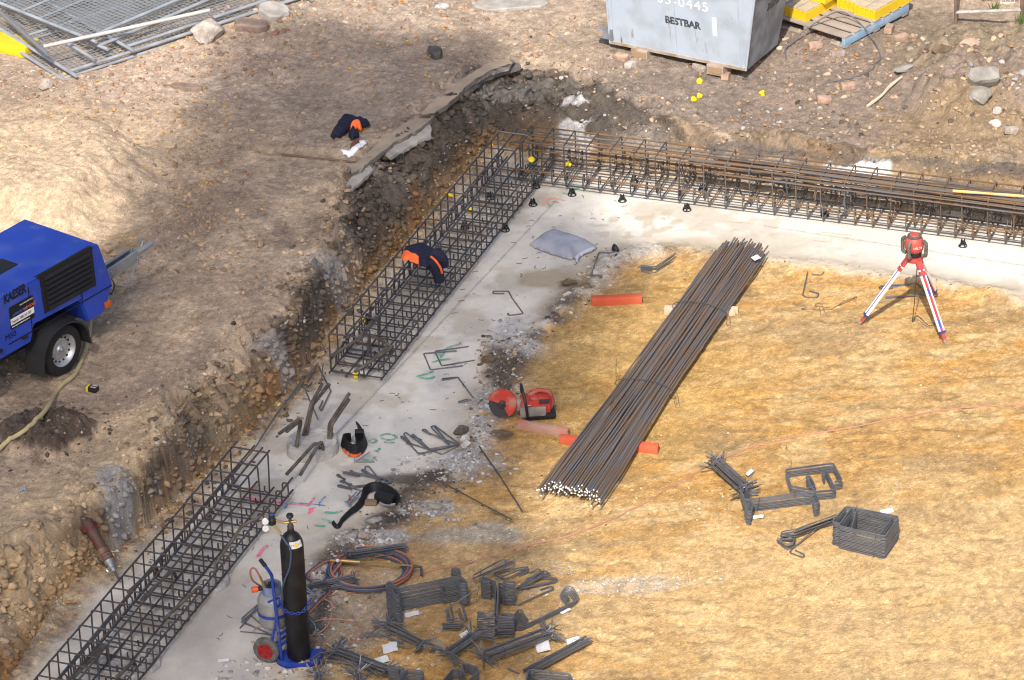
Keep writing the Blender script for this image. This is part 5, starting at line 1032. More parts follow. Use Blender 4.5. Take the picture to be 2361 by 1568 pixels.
    for y in (.02, Wd - .02):
        mb = MB(); n = 18; R1, R2 = .325, .30; vs = []
        arc = [(-R1 - .02, .14), (-R1 - .01, .26)] + [(R1 * math.cos(PI - PI * k / n) * (1.0), .285 + R1 * .86 * math.sin(PI * k / n)) for k in range(n + 1)] + [(R1 + .02, .20)]
        for x, z in arc:
            s_ = .93
            for yy, k in ((y - .12, 1), (y - .12, s_), (y + .12, s_), (y + .12, 1)): vs.append((x * k, yy, .30 + (z - .30) * k))
        m = len(arc); fs = [(i * 4 + k, i * 4 + (k + 1) % 4, (i + 1) * 4 + (k + 1) % 4, (i + 1) * 4 + k) for i in range(m - 1) for k in range(4)] + [(0, 1, 2, 3), ((m - 1) * 4 + 3, (m - 1) * 4 + 2, (m - 1) * 4 + 1, (m - 1) * 4)]
        mb.add(vs, fs).build('fender', mFender, e)
    MB().bbox((.0, Wd / 2, .36), (1.7, .5, .12), b=.01).build('chassis', mFender, e)
    bp = MB().bbox((xr + .09, Wd / 2, .42), (.20, Wd + .02, .17), b=.012).build('bumper', mFender, e)
    MB().bbox((xr + .02, -.012, .43), (.05, .02, .13), b=.004).build('tail_light', mRedL, bp); MB().bbox((xr + .165, -.012, .45), (.05, .02, .045), b=.004).build('side_reflector', mOrangeL, bp)
    MB().tube(fillet([(xr + .02, .06, .36), (xr + .0, .05, .22), (xr + .10, .06, .22), (xr + .12, .06, .36)], .03), .012, 6).build('rear_handle', mFender, bp)
    MB().bbox((.69, -.01, .445), (.07, .03, .06), b=.004).build('marker_light', mOrangeL, e)
    # drawbar
    tip = L(352, 558, .46); tg = Vector(G(349, 560, W0.z + .50)) - O; tip = Vector((tg.dot(a), tg.dot(Vector((-math.sin(th), math.cos(th), 0))), tg.z)); base = Vector((.52, tip.y, .42)); dv = (tip - base).normalized(); FL_ = (tip - base).length
    db = MB(); hgt = Vector((-dv.z, 0, dv.x)); yv = Vector((0, 1, 0))
    c0, c1 = base, base + dv * (FL_ * .80)
    for sgn in (-1, 1):
        for (lo, hi, ya, yb) in ((-.055, .055, .055, .062), (.048, .055, .03, .055), (-.055, -.048, .03, .055)):
            vs = []
            for cc in (c0, c1):
                for h_, y_ in ((lo, ya), (lo, yb), (hi, yb), (hi, ya)): vs.append(cc + hgt * h_ + yv * (y_ * sgn))
            db.hexa([vs[0], vs[1], vs[5], vs[4], vs[3], vs[2], vs[6], vs[7]])
    db.hexa([c0 - hgt * .05 - yv * .055, c0 - hgt * .05 + yv * .055, c1 - hgt * .05 + yv * .055, c1 - hgt * .05 - yv * .055, c0 - hgt * .044 - yv * .055, c0 - hgt * .044 + yv * .055, c1 - hgt * .044 + yv * .055, c1 - hgt * .044 - yv * .055])
    drw = db.build('drawbar', mGalv, e, smooth=False)
    MB().tube([c1 - dv * .1, c1 + dv * (FL_ * .08), c1 + dv * (FL_ * .13), c1 + dv * (FL_ * .2)], [.032, .03, .036, .024], 12).build('coupling', mGalv, drw)
    MB().tube(fillet([c1 + dv * .12 + hgt * .03, c1 + dv * .16 + hgt * .10, c1 + dv * .05 + hgt * .13], .02), .010, 7).build('coupling_lever', mGalv, drw)
    def chain(pts, name, m, parent, pitch=.032, r=.0035, w_=.011):
        P = smooth_path(pts, 14); acc = 0; last = P[0]; mb = MB(); flip = 0
        for i in range(1, len(P)):
            if (P[i] - last).length >= pitch * .74:
                t = (P[i] - last).normalized(); s_ = t.orthogonal().normalized(); u_ = t.cross(s_)
                if flip: s_, u_ = u_, s_
                c = (P[i] + last) / 2; mb.tube([c + t * (pitch * .5 * math.cos(k * PI / 5)) + s_ * (w_ * math.sin(k * PI / 5)) for k in range(10)], r, 5, closed=True); flip ^= 1; last = P[i]
        return mb.build(name, m, parent)
    chain([c1 - yv * .07, c1 - dv * .25 - yv * .09 - hgt * .20, c1 - dv * .42 - yv * .07 - hgt * .22, c1 - dv * .40 - yv * .07 + hgt * .02, c1 - dv * .55 - yv * .02 + hgt * .06, c1 - dv * .60 + yv * .05 + hgt * .06], 'safety_chain', mGalv, drw)
    chain([c1 - dv * .45 - yv * .07 - hgt * .1, c1 - dv * .62 - yv * .09 - hgt * .28, base - yv * .10 - hgt * .12 + dv * .04], 'safety_chain', mGalv, drw)
    MB().tube(smooth_path([c1 - dv * .45 + hgt * .06, c1 - dv * .40 - yv * .08 - hgt * .10, c1 - dv * .48 - yv * .09 - hgt * .18, c1 - dv * .55 - yv * .08 - hgt * .05, c1 - dv * .66 - yv * .06 + hgt * .06, c1 - dv * .72 - yv * .09 - hgt * .12, base - yv * .1 - hgt * .08], 5), .007, 6).build('cable', mPlasticK, drw)
    MB().tube([c1 - dv * .02 - yv * .02 + hgt * .05, c1 - dv * .02 - yv * .02 + hgt * .09], .012, 8).build('pin', mChrome, drw)
    return chain
chain_mesh = compressor()
mHose = mat('hose_yellow', (.46, .38, .20), .55, vscale=6, var=.2)
def hose(name, label, cat, pts, r, m, h=None, k=6, group=None):
    P = [T(a[0], a[1], r * .9 + (a[2] if len(a) > 2 else 0)) if (len(a) < 4) else Vector(G(a[0], a[1], a[2])) for a in pts]
    P = smooth_path(P, k)
    for p in P: p.z = max(p.z, hz(p.x, p.y) + r * .7)
    org = P[0].copy(); return tag(MB().tube([p - org for p in P], r, 8).build(name, m, loc=org), label, cat, group)
hose('air_hose', 'thick yellow air hose running from the blue compressor off the left edge', 'hose', [(212, 752, .10), (205, 788, .02), (192, 828), (172, 868), (145, 895), (127, 915), (108, 950), (78, 985), (48, 1008), (20, 1028), (-15, 1055), (-60, 1090)], .022, mHose)

# ---- skip bin
mBin = mat('bin_paint', (.43, .49, .565), .55, .1, vscale=4.0, col2=(.34, .375, .42), spec=.45, lo=.42, hi=.72, bump=.35, bscale=4, detail=10); mBinS = mat('bin_steel_dark', (.26, .29, .33), .5, .25, vscale=5, col2=(.17, .18, .20), lo=.4, hi=.6); mSkid = mat('skid_rust', (.28, .19, .12), .8, .1, vscale=8, col2=(.40, .34, .28))
def weathered(m, rust=(.20, .105, .05), scale=(5, 5, .8), lo=.60, hi=.72):
    n = m.node_tree; bs = n.nodes['Principled BSDF']; src = bs.inputs['Base Color'].links[0].from_socket; tc = n.nodes.new('ShaderNodeTexCoord'); mp = n.nodes.new('ShaderNodeMapping'); mp.inputs['Scale'].default_value = scale
    nz = n.nodes.new('ShaderNodeTexNoise'); nz.inputs['Scale'].default_value = 2.2; nz.inputs['Detail'].default_value = 9; nz.inputs['Roughness'].default_value = .68; rp = n.nodes.new('ShaderNodeMapRange'); rp.inputs['From Min'].default_value = lo; rp.inputs['From Max'].default_value = hi
    mx = n.nodes.new('ShaderNodeMix'); mx.data_type = 'RGBA'; n.links.new(tc.outputs['Object'], mp.inputs['Vector']); n.links.new(mp.outputs['Vector'], nz.inputs['Vector']); n.links.new(nz.outputs['Fac'], rp.inputs['Value']); n.links.new(rp.outputs['Result'], mx.inputs[0]); n.links.new(src, mx.inputs[6]); mx.inputs[7].default_value = (*rust, 1); n.links.new(mx.outputs[2], bs.inputs['Base Color'])
weathered(mBin); weathered(mBlue, (.22, .19, .16), (1.5, 1.5, 1.5), .60, .82); weathered(mBinS, (.16, .10, .06)); weathered(mTrol := mat('trolley_blue', (.022, .055, .33), .45, vscale=6, col2=(.016, .04, .25)), (.16, .13, .11), (4, 4, 4), .58, .70)
def skip_bin():
    zg = floor_z(1500, 150); zb = zg + .10
    A = Vector(G(1407, 99, zb)); Bq = Vector(G(1720, 163, zb)); Cq = Vector(G(1787, 101, zb)); x = (Bq - A).normalized(); y = (Cq - Bq); y -= x * y.dot(x); Wd = y.length; y.normalize(); Ln = (Bq - A).length
    th = math.atan2(x.y, x.x); e = empty('skip_bin', (A.x, A.y, zg), 'pale blue-grey steel skip bin with stencilled lettering beside the pit', 'skip bin', rz=th); H = 1.05; tx, ty = .17, .10; z0 = .10
    v = [(0, 0, z0), (Ln, 0, z0), (Ln, Wd, z0), (0, Wd, z0), (-.0, -ty, z0 + H), (Ln + tx, -ty, z0 + H), (Ln + tx, Wd + ty, z0 + H), (-.0, Wd + ty, z0 + H)]
    t = .03; inn = [(v[i][0] + (t if i in (4, 7) else -t), v[i][1] + (t if i in (4, 5) else -t), v[i][2]) for i in (4, 5, 6, 7)] + [(.06, .06, z0 + .05), (Ln - .06, .06, z0 + .05), (Ln - .06, Wd - .06, z0 + .05), (.06, Wd - .06, z0 + .05)]
    mb = MB(); mb.add(v + inn, [(0, 3, 2, 1), (0, 1, 5, 4), (2, 3, 7, 6), (3, 0, 4, 7), (4, 5, 9, 8), (5, 6, 10, 9), (6, 7, 11, 10), (7, 4, 8, 11), (8, 9, 13, 12), (9, 10, 14, 13), (10, 11, 15, 14), (11, 8, 12, 15), (12, 13, 14, 15)]); mb.build('body', mBin, e, smooth=False)
    s_ = MB().add([v[1], v[2], v[6], v[5]], [(0, 1, 2, 3)]); s_.v = [(p[0] + .003, p[1], p[2]) for p in s_.v]; s_.build('end_plate', mBinS, e, smooth=False)
    for k, (p, q) in enumerate(((v[4], v[5]), (v[5], v[6]), (v[6], v[7]), (v[7], v[4]))):
        p, q = Vector(p), Vector(q); dd = (q - p).normalized(); MB().box(((p + q) / 2 + Vector((0, 0, -.03))), ((q - p).length + .05, .055, .075), math.atan2(dd.y, dd.x)).build('rim', mBin, e, smooth=False)
    for p, q in ((v[1], v[5]), (v[0], v[4])):
        p, q = Vector(p), Vector(q); MB().tube([p + Vector((0, -.004, 0)), q + Vector((0, -.004, -.07))], .011, 6).build('corner_weld', mBin, e)
    for (px, wdt) in (((430, 640), .20), ((1365, 1560), .20)):
        zz = zoom(2400, 0, 750 / 2361.); p0 = Vector(G(*zz((px[0], 640 if px[0] < 900 else 850))[0], zg + .05)) - A; xx = p0.dot(x)
        MB().box((xx + wdt / 2, Wd / 2 - .02, .05), (wdt, Wd + .06, .11)).build('skid', mSkid, e, smooth=False); MB().box((xx + wdt / 2, -.0525, .052), (wdt * .86, .006, .07)).build('skid_opening', mat('skid_inside', (.30, .20, .12), .9), e, smooth=False)
    for xx in (.05, Ln * .5, Ln - .05): MB().tube([(xx, -.002 - 0, z0 + .01), (xx, -ty - .002, z0 + H - .06)], .004, 5).build('weld_seam', mBin, e)
    MB().box((Ln / 2, -.006, z0 + .012), (Ln + .01, .012, .03)).build('bottom_flange', mSkid, e, smooth=False)
    hg = MB().bbox((-.05, .0, z0 + .11), (.20, .05, .13), b=.012).build('lug', mBinS, e); MB().lathe([(.04, -.005), (.04, .005), (.001, .006)], 16, c=(-.11, -.028, z0 + .11), mat4=Matrix.Rotation(PI / 2, 4, 'X')).build('lug_eye', mSkid, hg)
    up = Vector((0, -ty, H)).normalized(); n = up.cross(Vector((1, 0, 0))); n = Vector((1, 0, 0)).cross(up)
    Mz = Matrix.Translation((A.x, A.y, zg)) @ Matrix.Rotation(th, 4, 'Z'); Mi = Mz.inverted(); nW = (Mz.to_3x3() @ Vector((1, 0, 0)).cross(up))
    zz = zoom(2400, 0, 750 / 2361.); OW = Mz @ Vector((0, 0, z0))
    def put(px, body, size, m, sx, bold=0, sp=1.0, ang=0):
        p = Mi @ on_plane(*zz(px)[0], OW, nW); xa = Vector((1, 0, 0)); nn = xa.cross(up); p += nn * .002
        return lettering(body, size, m, M4(p, xa, up, nn) @ Matrix.Rotation(ang, 4, 'Z'), e, sx=sx, bold=bold, spacing=sp)
    mSten = mat('ink_stencil', (.045, .048, .055), .7, vscale=25, col2=(.20, .22, .25), lo=.5, hi=.75)
    put((822, 280), 'BESTBAR', .118, mSten, .92, .005); put((715, 22), '03-0445', .16, mWhiteP, 1.10, 0, 1.1); put((1372, 425), '1', .30, mat('paint_spray', (.92, .92, .92), .6), 1.0, .010)
    p = Mi @ on_plane(*zz((2095, 140))[0], Mz @ Vector((Ln, 0, z0)), (Mz.to_3x3() @ Vector((1, 0, -tx / H)).normalized())); nn = Vector((H, 0, -tx)).normalized(); ya = Vector((0, 1, 0)); zu = nn.cross(ya)
    lettering('BESTBAR', .13, mSten, M4(p + nn * .006, ya, zu, nn), e, sx=.8, bold=.004)
skip_bin()

# ---- pallet with yellow fence feet
mPal = mat('pallet_wood', (.36, .29, .23), .9, vscale=5, col2=(.27, .225, .185), bump=.4); mPalB = mat('pallet_blue', (.20, .33, .46), .8, vscale=6, col2=(.34, .40, .45), bump=.3, lo=.45, hi=.7); mYel = mat('plastic_yellow', (.72, .49, .012), .5, vscale=7, col2=(.66, .43, .02)); mYelD = mat('feet_dusty_top', (.36, .30, .23), .95, vscale=9, col2=(.47, .38, .24), bump=.4)
def pallet():
    zg = floor_z(1948, 114); P0 = Vector(G(1948, 114, zg)); P1 = Vector(G(2103, 29, zg)); P2 = Vector(G(1811, 63, zg)); x = (P1 - P0); Lx = 1.165; x.normalize(); y = P2 - P0; y -= x * y.dot(x); y.normalize(); th = math.atan2(x.y, x.x)
    e = empty('pallet', P0, 'weathered timber pallet with blue edge bearer, loaded with yellow blocks, beside the bin', 'pallet', rz=th); Ly = 1.10; zg2 = 0
    for k, yy in enumerate((.02, Ly / 2, Ly - .02)): pass
    for i, yy in enumerate([.022, Ly * .5, Ly - .022]):   # bearers run along x
        MB().bbox((Lx / 2, yy if False else 0, 0), (1, 1, 1)) if False else None
    for i, xx in enumerate(range(3)):
        yb = (.022, Ly / 2, Ly - .022)[i]; MB().bbox((Lx / 2, yb, .075), (Lx, .044, .095), b=.004).build('bearer', mPalB if i == 0 else mPal, e)
    for k in range(7): MB().bbox((.065 + k * (Lx - .13) / 6, Ly / 2, .133), (.125, Ly + .004, .020), b=.003).build('deck_board', mPal, e)
    for k in range(3): MB().bbox((.06 + k * (Lx - .12) / 2, Ly / 2, .015), (.11, Ly, .020), b=.003).build('base_board', mPal, e)
    lettering('CHEP  AU', .06, mat('ink_pale', (.38, .46, .52), .8), M4((.42, -.002, .06), (1, 0, 0), (0, 0, 1), (0, -1, 0)), e)
    M = Matrix.Translation(P0) @ Matrix.Rotation(th, 4, 'Z'); zf = zoom(3072, 0, 628 / 2361.)
    def foot(px, ln, wd, hh, base, label, rot=0.0):
        p = Vector(G(*zf(px)[0], zg + base)); o = empty('fence_block', p, label, 'fence foot', 'yellow fence feet', rz=th + rot); ht = hh
        mb = MB(); n = 9; prof = [(0.0, 0)]; 
        for k in range(n):                 # ribbed short end
            y0_ = wd * k / n; y1_ = wd * (k + 1) / n; dx = .012 if k % 2 else 0
            mb.hexa([(dx, y0_, 0), (ln - dx, y0_, 0), (ln - dx, y1_, 0), (dx, y1_, 0), (dx, y0_, ht * .82), (ln - dx, y0_, ht * .82), (ln - dx, y1_, ht * .82), (dx, y1_, ht * .82)])
        mb.build('block', mYel, o, smooth=False)
        tp = MB()
        for k in range(2): tp.bbox((ln / 2, wd * (k + .5) / 2, ht * .91), (ln - .02, wd / 2 - .012, ht * .19), b=.008)
        tp.build('top_plate', mYelD, o); MB().box((ln / 2, wd / 2, ht * .83), (ln - .012, wd - .006, .012)).build('groove', mYel, o, smooth=False)
    foot((572, 330), .68, .30, .125, .143, 'yellow ribbed fence foot on the pallet nearest the bin'); foot((1608, 310), .68, .29, .125, .143, 'yellow ribbed fence foot at the blue edge of the pallet'); foot((1350, 205), .68, .29, .125, .143, 'yellow ribbed fence foot in the middle of the pallet, between the two others')
    foot((860, 70), .6, .26, .12, .27, 'yellow fence foot stacked on top of the one nearest the bin', .05)
pallet()

# ---- stacked fence panels, top left
mPipe = mat('pipe_galvanised', (.42, .45, .48), .45, .35, vscale=5, var=.3); mPipeW = mat('pipe_white', (.55, .52, .48), .6, .1, vscale=5, var=.2); mMesh = mat('mesh_galvanised', (.26, .275, .29), .5, .3)
Q00 = Q(0, 0)
def fence_panel(corner, top, right, ly, lx, h, label, ext=.12, m=None, seed=1, infill=True, mid=True):
    zg = .56; c, t_, r_ = [Vector(G(*Q00(p)[0], zg + h)) for p in (corner, top, right)]; y = (t_ - c).normalized(); x = (r_ - c); x -= y * x.dot(y); x.normalize(); m = m or mPipe
    e = empty('temporary_fence', (c.x, c.y, zg + h), label, 'fence panel', 'stacked wire fence panels'); rr = .021
    for a, b in (((-ext * y), y * (ly + ext)), ((x * lx - y * ext), x * lx + y * (ly + ext)), (y * .03, x * lx + y * .03), (y * ly, x * lx + y * ly)): MB().tube([a, b], rr, 10).build('frame_pipe', m, e)
    if mid: MB().tube([y * ly * .5, x * lx + y * ly * .5], rr * .8, 8).build('frame_pipe', m, e)
    if infill:
        mb = MB(); n = int(lx / .06); 
        for k in range(1, n): mb.tube([x * lx * k / n + Vector((0, 0, .004)), x * lx * k / n + y * ly + Vector((0, 0, .004))], .0032, 3)
        n = int(ly / .06)
        for k in range(1, n): mb.tube([y * ly * k / n, y * ly * k / n + x * lx], .0032, 3)
        mb.build('wire_mesh', mMesh, e)
fence_panel((585, 735), (20, 372), (1740, 405), 2.3, 3.1, .05, 'lowest wire fence panel of the stack, nearest its front corner')
fence_panel((650, 668), (-30, 245), (1740, 352), 2.3, 3.1, .12, 'second lowest wire fence panel, its frame pipes just inside the lowest one')
fence_panel((930, 430), (30, 60), (2240, 40), 2.2, 3.0, .20, 'wire fence panel in the upper middle of the stack with a long tan pipe', seed=3)
fence_panel((820, 360), (-20, 20), (1900, -90), 2.3, 2.9, .27, 'topmost wire fence panel at the back of the stack', seed=4)
fence_panel((1180, 440), (300, -60), (2350, 60), 2.2, 2.9, .16, 'wire fence panel shifted right with bent ends near the boulder', seed=5, ext=.1, mid=False)
def pipe(a, b, h, r, m, label, name='pipe'):
    A = Vector(G(*Q00(a)[0], .56 + h)); Bq = Vector(G(*Q00(b)[0], .56 + h)); tag(MB().tube([Vector(), Bq - A], r, 10).build(name, m, loc=A), label, 'pipe')
pipe((400, 430), (1930, 95), .33, .022, mPipeW, 'pale worn pipe lying diagonally across the top of the fence stack'); pipe((0, 110), (440, 500), .31, .025, mat('pipe_dark', (.20, .21, .22), .5, .3), 'dark grey pipe end on the left of the fence stack'); pipe((640, 410), (860, 540), .22, .02, mPipe, 'short galvanised pipe stub in the crook of the fence stack')
o = MB().bbox((0, 0, 0), (.65, .30, .14), b=.03).build('fence_block', mYel); o.location = T(20, 112, .05); o.rotation_euler = (0, 0, -.5); tag(o, 'yellow fence foot under the fence stack at the left edge', 'fence foot', 'yellow fence feet')

# ---- laser level on tripod
def tripod():
    z6 = zoom(3380, 900, 480 / 1505.); fl = T(*z6((172, 1262))[0]); fr = T(*z6((1270, 1512))[0]); fb = T(*z6((1150, 905))[0]); hx = z6((868, 388))[0]
    cen = (fl + fr + fb) / 3; best = min((abs(G(*hx, h)[1] - cen.y), h) for h in [i * .01 for i in range(60, 170)]); h = best[1]; top = Vector(G(*hx, h))
    e = empty('tripod', (top.x, top.y, 0), 'red, white and blue surveying tripod standing on the sand', 'tripod'); O = Vector((top.x, top.y, 0))
    mTW = mat('tripod_white', (.74, .72, .72), .5); mTR = mat('tripod_red', (.38, .06, .055), .5); mTB = mat('tripod_tape', (.05, .07, .33), .5, vscale=9, col2=(.50, .05, .05), lo=.48, hi=.52, detail=1)
    for f in (fl, fr, fb):
        dirv = Vector((f.x - top.x, f.y - top.y, 0)).normalized(); a = top + dirv * .07 - Vector((0, 0, .03)) - O; b = f - O; ax = (b - a); Ln = ax.length; ax.normalize(); sd = ax.cross(Vector((0, 0, 1))).normalized(); nm = sd.cross(ax)
        def bar(s0, s1, off, w_, d_, mi, mb):
            p, q = a + ax * s0 * Ln + sd * off, a + ax * s1 * Ln + sd * off; vs = []
            for c in (p, q):
                for i, j in ((-1, -1), (1, -1), (1, 1), (-1, 1)): vs.append(c + sd * w_ / 2 * i + nm * d_ / 2 * j)
            mb.hexa(vs, mi)
        mb = MB(); bar(.02, .86, -.023, .013, .024, 0, mb); bar(.02, .86, .023, .013, .024, 0, mb); bar(.08, .86, 0, .030, .014, 1, mb); bar(0, .10, 0, .062, .030, 2, mb); bar(.12, .17, 0, .061, .028, 2, mb)
        bar(.86, .95, 0, .034, .022, 2, mb); lg = mb.build('leg', [mTW, mTB, mTR], e, smooth=False)
        mb = MB(); bar(.835, .865, 0, .066, .036, 0, mb); mb.build('clamp', mat('clamp_blue', (.03, .05, .16), .5), lg, smooth=False)
        MB().tube([a + ax * .94 * Ln, a + ax * .97 * Ln, b], [.020, .018, .007], 8).build('foot', mat('foot_mud', (.25, .20, .14), .8), lg)
    MB().lathe([(.085, h - .045), (.09, h - .02), (.085, h)], 20).build('head', mTR, e)
    MB().tube(smooth_path([(.03, -.02, h - .05), (.0, -.06, h - .5), (-.01, .02, h - .8), (.03, -.04, .08), (.14, -.16, .03), (.22, -.10, .06), (.16, 0, .3)], 5), .004, 5).build('strap', mPlasticK, e)
    l = empty('laser_level', (top.x, top.y, h), 'red rotary laser level with black guards mounted on the tripod', 'laser level', rz=.25); z = .005
    mLR = mat('laser_red', (.45, .075, .06), .5); mLK = mat('laser_guard', (.045, .045, .045), .6, vscale=10, col2=(.14, .125, .10))
    MB().lathe([(.055, 0), (.075, .02), (.075, .06), (.06, .075)], 20).build('base', mPlasticK, l)
    MB().lathe([(.075, .06), (.092, .09), (.098, .15), (.085, .19), (.070, .21), (.001, .212)], 24).build('body', mLR, l); MB().lathe([(.068, .205), (.072, .215), (.070, .23), (.052, .236), (.001, .236)], 24).build('rotor_cover', mLK, l); MB().lathe([(.05, .236), (.045, .242), (.001, .243)], 20).build('rotor_cap', mLR, l)
    for k in range(4):
        an = PI / 4 + k * PI / 2; c, s = math.cos(an), math.sin(an); pts = [(c * .085, s * .085, .02), (c * .125, s * .125, .03), (c * .128, s * .128, .16), (c * .095, s * .095, .19)]
        MB().tube(fillet(pts, .025), .020, 8).build('guard', mLK, l)
    lettering('HILTI', .038, mWhiteP, M4((-.045, -.0995, .118), (1, 0, 0), (0, 0, 1), (0, -1, 0)), l)
tripod()

# ---- gas trolley and bottles
Z5 = zoom(960, 2040, 400 / 922.)
mTrol = mat('trolley_blue', (.022, .055, .33), .45, vscale=6, col2=(.016, .04, .25)); mGasK = mat('bottle_black', (.009, .009, .010), .48, vscale=7, col2=(.024, .022, .021), lo=.5, hi=.75); mGasS = mat('bottle_silver', (.36, .35, .33), .55, .3, vscale=7, col2=(.24, .24, .23)); mBrass = mat('brass', (.52, .36, .14), .35, .8)
def gas():
    C0 = Vector(G(*Z5((545, 1350))[0], .03)); C0.z = 0; O = C0
    b = empty('gas_bottle', (O.x, O.y, .03), 'tall black gas bottle standing upright on the blue trolley', 'gas bottle'); R = .103; H = 1.30
    MB().lathe([(.09, 0), (R, .02), (R, H - .17)] + [(R * math.cos(t), H - .17 + .15 * math.sin(t)) for t in [k * PI / 2 / 8 for k in range(1, 8)]] + [(.032, H - .02), (.030, H + .0), (.001, H)], 32).build('body', mGasK, b)
    lb_ = MB(); n = 9
    for k in range(n):
        t0, t1 = -1.75 + k * 1.3 / n, -1.75 + (k + 1) * 1.3 / n
        f = lambda t, q: ((R + .0025) * math.cos(q) * math.cos(t), (R + .0025) * math.cos(q) * math.sin(t), H - .17 + .152 * math.sin(q))
        lb_.add([f(t0, .18), f(t1, .18), f(t1, .62), f(t0, .62)], [(0, 1, 2, 3)])
    lb_.build('label_sticker', mTag, b); q = .40; t = -1.1; p = Vector(((R + .004) * math.cos(q) * math.cos(t), (R + .004) * math.cos(q) * math.sin(t), H - .17 + .153 * math.sin(q))); nn = Vector((math.cos(q) * math.cos(t), math.cos(q) * math.sin(t), math.sin(q))); xx = Vector((-math.sin(t), math.cos(t), 0)); yy = nn.cross(xx)
    dm = MB().add([p + xx * .022, p + yy * .022, p - xx * .022, p - yy * .022], [(0, 1, 2, 3)]); dm.build('hazard_diamond', mYel, b)
    vl = MB().lathe([(.026, H), (.030, H + .03), (.022, H + .05), (.016, H + .06), (.016, H + .09), (.010, H + .10), (.010, H + .12)], 14).build('valve', mat('valve_dark', (.07, .065, .06), .4, .5), b)
    MB().lathe([(.012, H + .115), (.030, H + .12), (.034, H + .135), (.026, H + .15), (.001, H + .152)], 12).build('valve_knob', mPlasticK, vl); MB().tube([(-.05, -.0, H + .065), (.055, .0, H + .08)], .014, 8).build('valve_stem', mBrass, vl)
    rg = empty('regulator', (O.x, O.y, .03), 'gas regulator with two white dial gauges on the black bottle', 'regulator'); bx = Vector((-.155, -.01, H + .10))
    MB().tube([Vector((-.05, 0, H + .065)), bx + Vector((.03, 0, 0))], .011, 8).build('inlet', mBrass, rg); MB().lathe([(.034, -.035), (.036, .01), (.028, .02), (.026, .05), (.001, .055)], 16, c=tuple(bx)).build('body', mPlasticK, rg); MB().lathe([(.018, .052), (.016, .06), (.001, .061)], 14, c=tuple(bx)).build('dial_cap', mat('cap_blue', (.05, .09, .35), .4), rg)
    for dz in (.02, -.05):
        c = bx + Vector((-.055, -.05, dz)); g = MB().lathe([(.030, -.015), (.032, .006), (.028, .009)], 18, c=tuple(c), mat4=Matrix.Rotation(PI / 2 - .3, 4, 'X')).build('gauge', mChrome, rg); MB().lathe([(.027, .0095), (.001, .0105)], 18, c=tuple(c), mat4=Matrix.Rotation(PI / 2 - .3, 4, 'X')).build('dial', mTag, g)
    MB().tube([bx + Vector((.02, -.03, -.03)), bx + Vector((.07, -.06, -.10))], .012, 8).build('outlet', mBrass, rg)
    P = [Vector((-.085, -.07, H - .01)), Vector((-.045, -.112, H - .06)), Vector((-.005, -.125, H - .13)), Vector((-.02, -.125, H - .30)), Vector((-.075, -.105, H - .45)), Vector((-.11, -.06, H - .60)), Vector((-.11, -.03, H - .75)), Vector((-.09, .10, H - .9)), Vector((.13, .09, H - 1.0)), Vector((.16, .0, H - 1.1))]
    MB().tube(smooth_path(P, 5), .0085, 7).build('hose', mat('hose_blue', (.05, .075, .12), .6), rg)
    # trolley
    t = empty('gas_trolley', (O.x, O.y, 0), 'blue two-wheeled bottle trolley with red-hubbed wheel on the concrete edge', 'trolley'); base = MB(); n = 18
    rim = [(.20 * math.cos(a_), -.03 + .15 * math.sin(a_)) for a_ in [PI + PI * k / n for k in range(n + 1)]]; poly = rim + [(.21, .12), (-.19, .12)]
    base.prism(poly, .012, .028); pv = [(x, y, .02) for x, y in rim] + [(x * 1.0, y * 1.0, .075) for x, y in rim]; m = len(rim); base.add(pv, [(k, k + 1, m + k + 1, m + k) for k in range(m - 1)]); base.build('foot_plate', mTrol, t, smooth=False)
    zz = lambda p, h: Vector(G(*Z5(p)[0], h)) - Vector((O.x, O.y, 0))
    a1 = zz((385, 1390), .03); hgt = 1.02; top1 = Vector((a1.x - .03, a1.y + .08, .86)); off = Vector((.20, .25, 0))
    p_base = a1; p_k = zz((292, 600), .90); p_b = zz((255, 545), .99); p_e = zz((190, 462), 1.08)
    for k in range(2):
        of = off * k; MB().tube(fillet([p_base + of, p_k + of, p_b + of, p_e + of], .08), .015, 9).build('rail', mTrol, t); MB().tube([p_b.lerp(p_e, .35) + of, p_e.lerp(p_b, -.06) + of], .019, 10).build('grip', mPlasticK, t)
    for s_ in (.18, .30, .62): q0 = p_base.lerp(p_k, s_); MB().tube([q0, q0 + off], .012, 8).build('cross_bar', mTrol, t)
    ax = zz((245, 1290), .12); dirv = Vector((.30, .40, 0)); q0 = p_base.lerp(p_k, .12); q1 = p_base.lerp(p_k, .5)
    MB().tube([q1, ax + Vector((.03, 0, .0))], .012, 8).build('strut', mTrol, t); MB().tube([q1 + off, ax + dirv], .012, 8).build('strut', mTrol, t); MB().tube([ax, ax + dirv], .010, 8).build('axle', mTrol, t); MB().tube([p_base.lerp(p_k, .08), ax + Vector((.03, 0, 0))], .010, 8).build('strut', mTrol, t)
    for k in range(2):
        w_ = bpy.data.objects.new('wheel', None); COL.objects.link(w_); w_.parent = t; w_.location = ax + dirv * k; R4 = Matrix.Rotation(math.atan2(dirv.y, dirv.x) + .25, 4, 'Z') @ Matrix.Rotation(PI / 2, 4, 'Y')
        MB().lathe([(.075, -.032), (.105, -.034), (.121, -.018), (.122, .018), (.105, .034), (.075, .032)], 28, mat4=R4, caps=False).build('tyre', mat('tyre_grey', (.13, .12, .11), .9, var=.4, vscale=20, bump=.5), w_); MB().lathe([(.078, -.03), (.06, -.02), (.03, -.018), (.024, -.036), (.001, -.038)], 24, mat4=R4).build('hub', mat('hub_red', (.26, .012, .012), .4), w_)
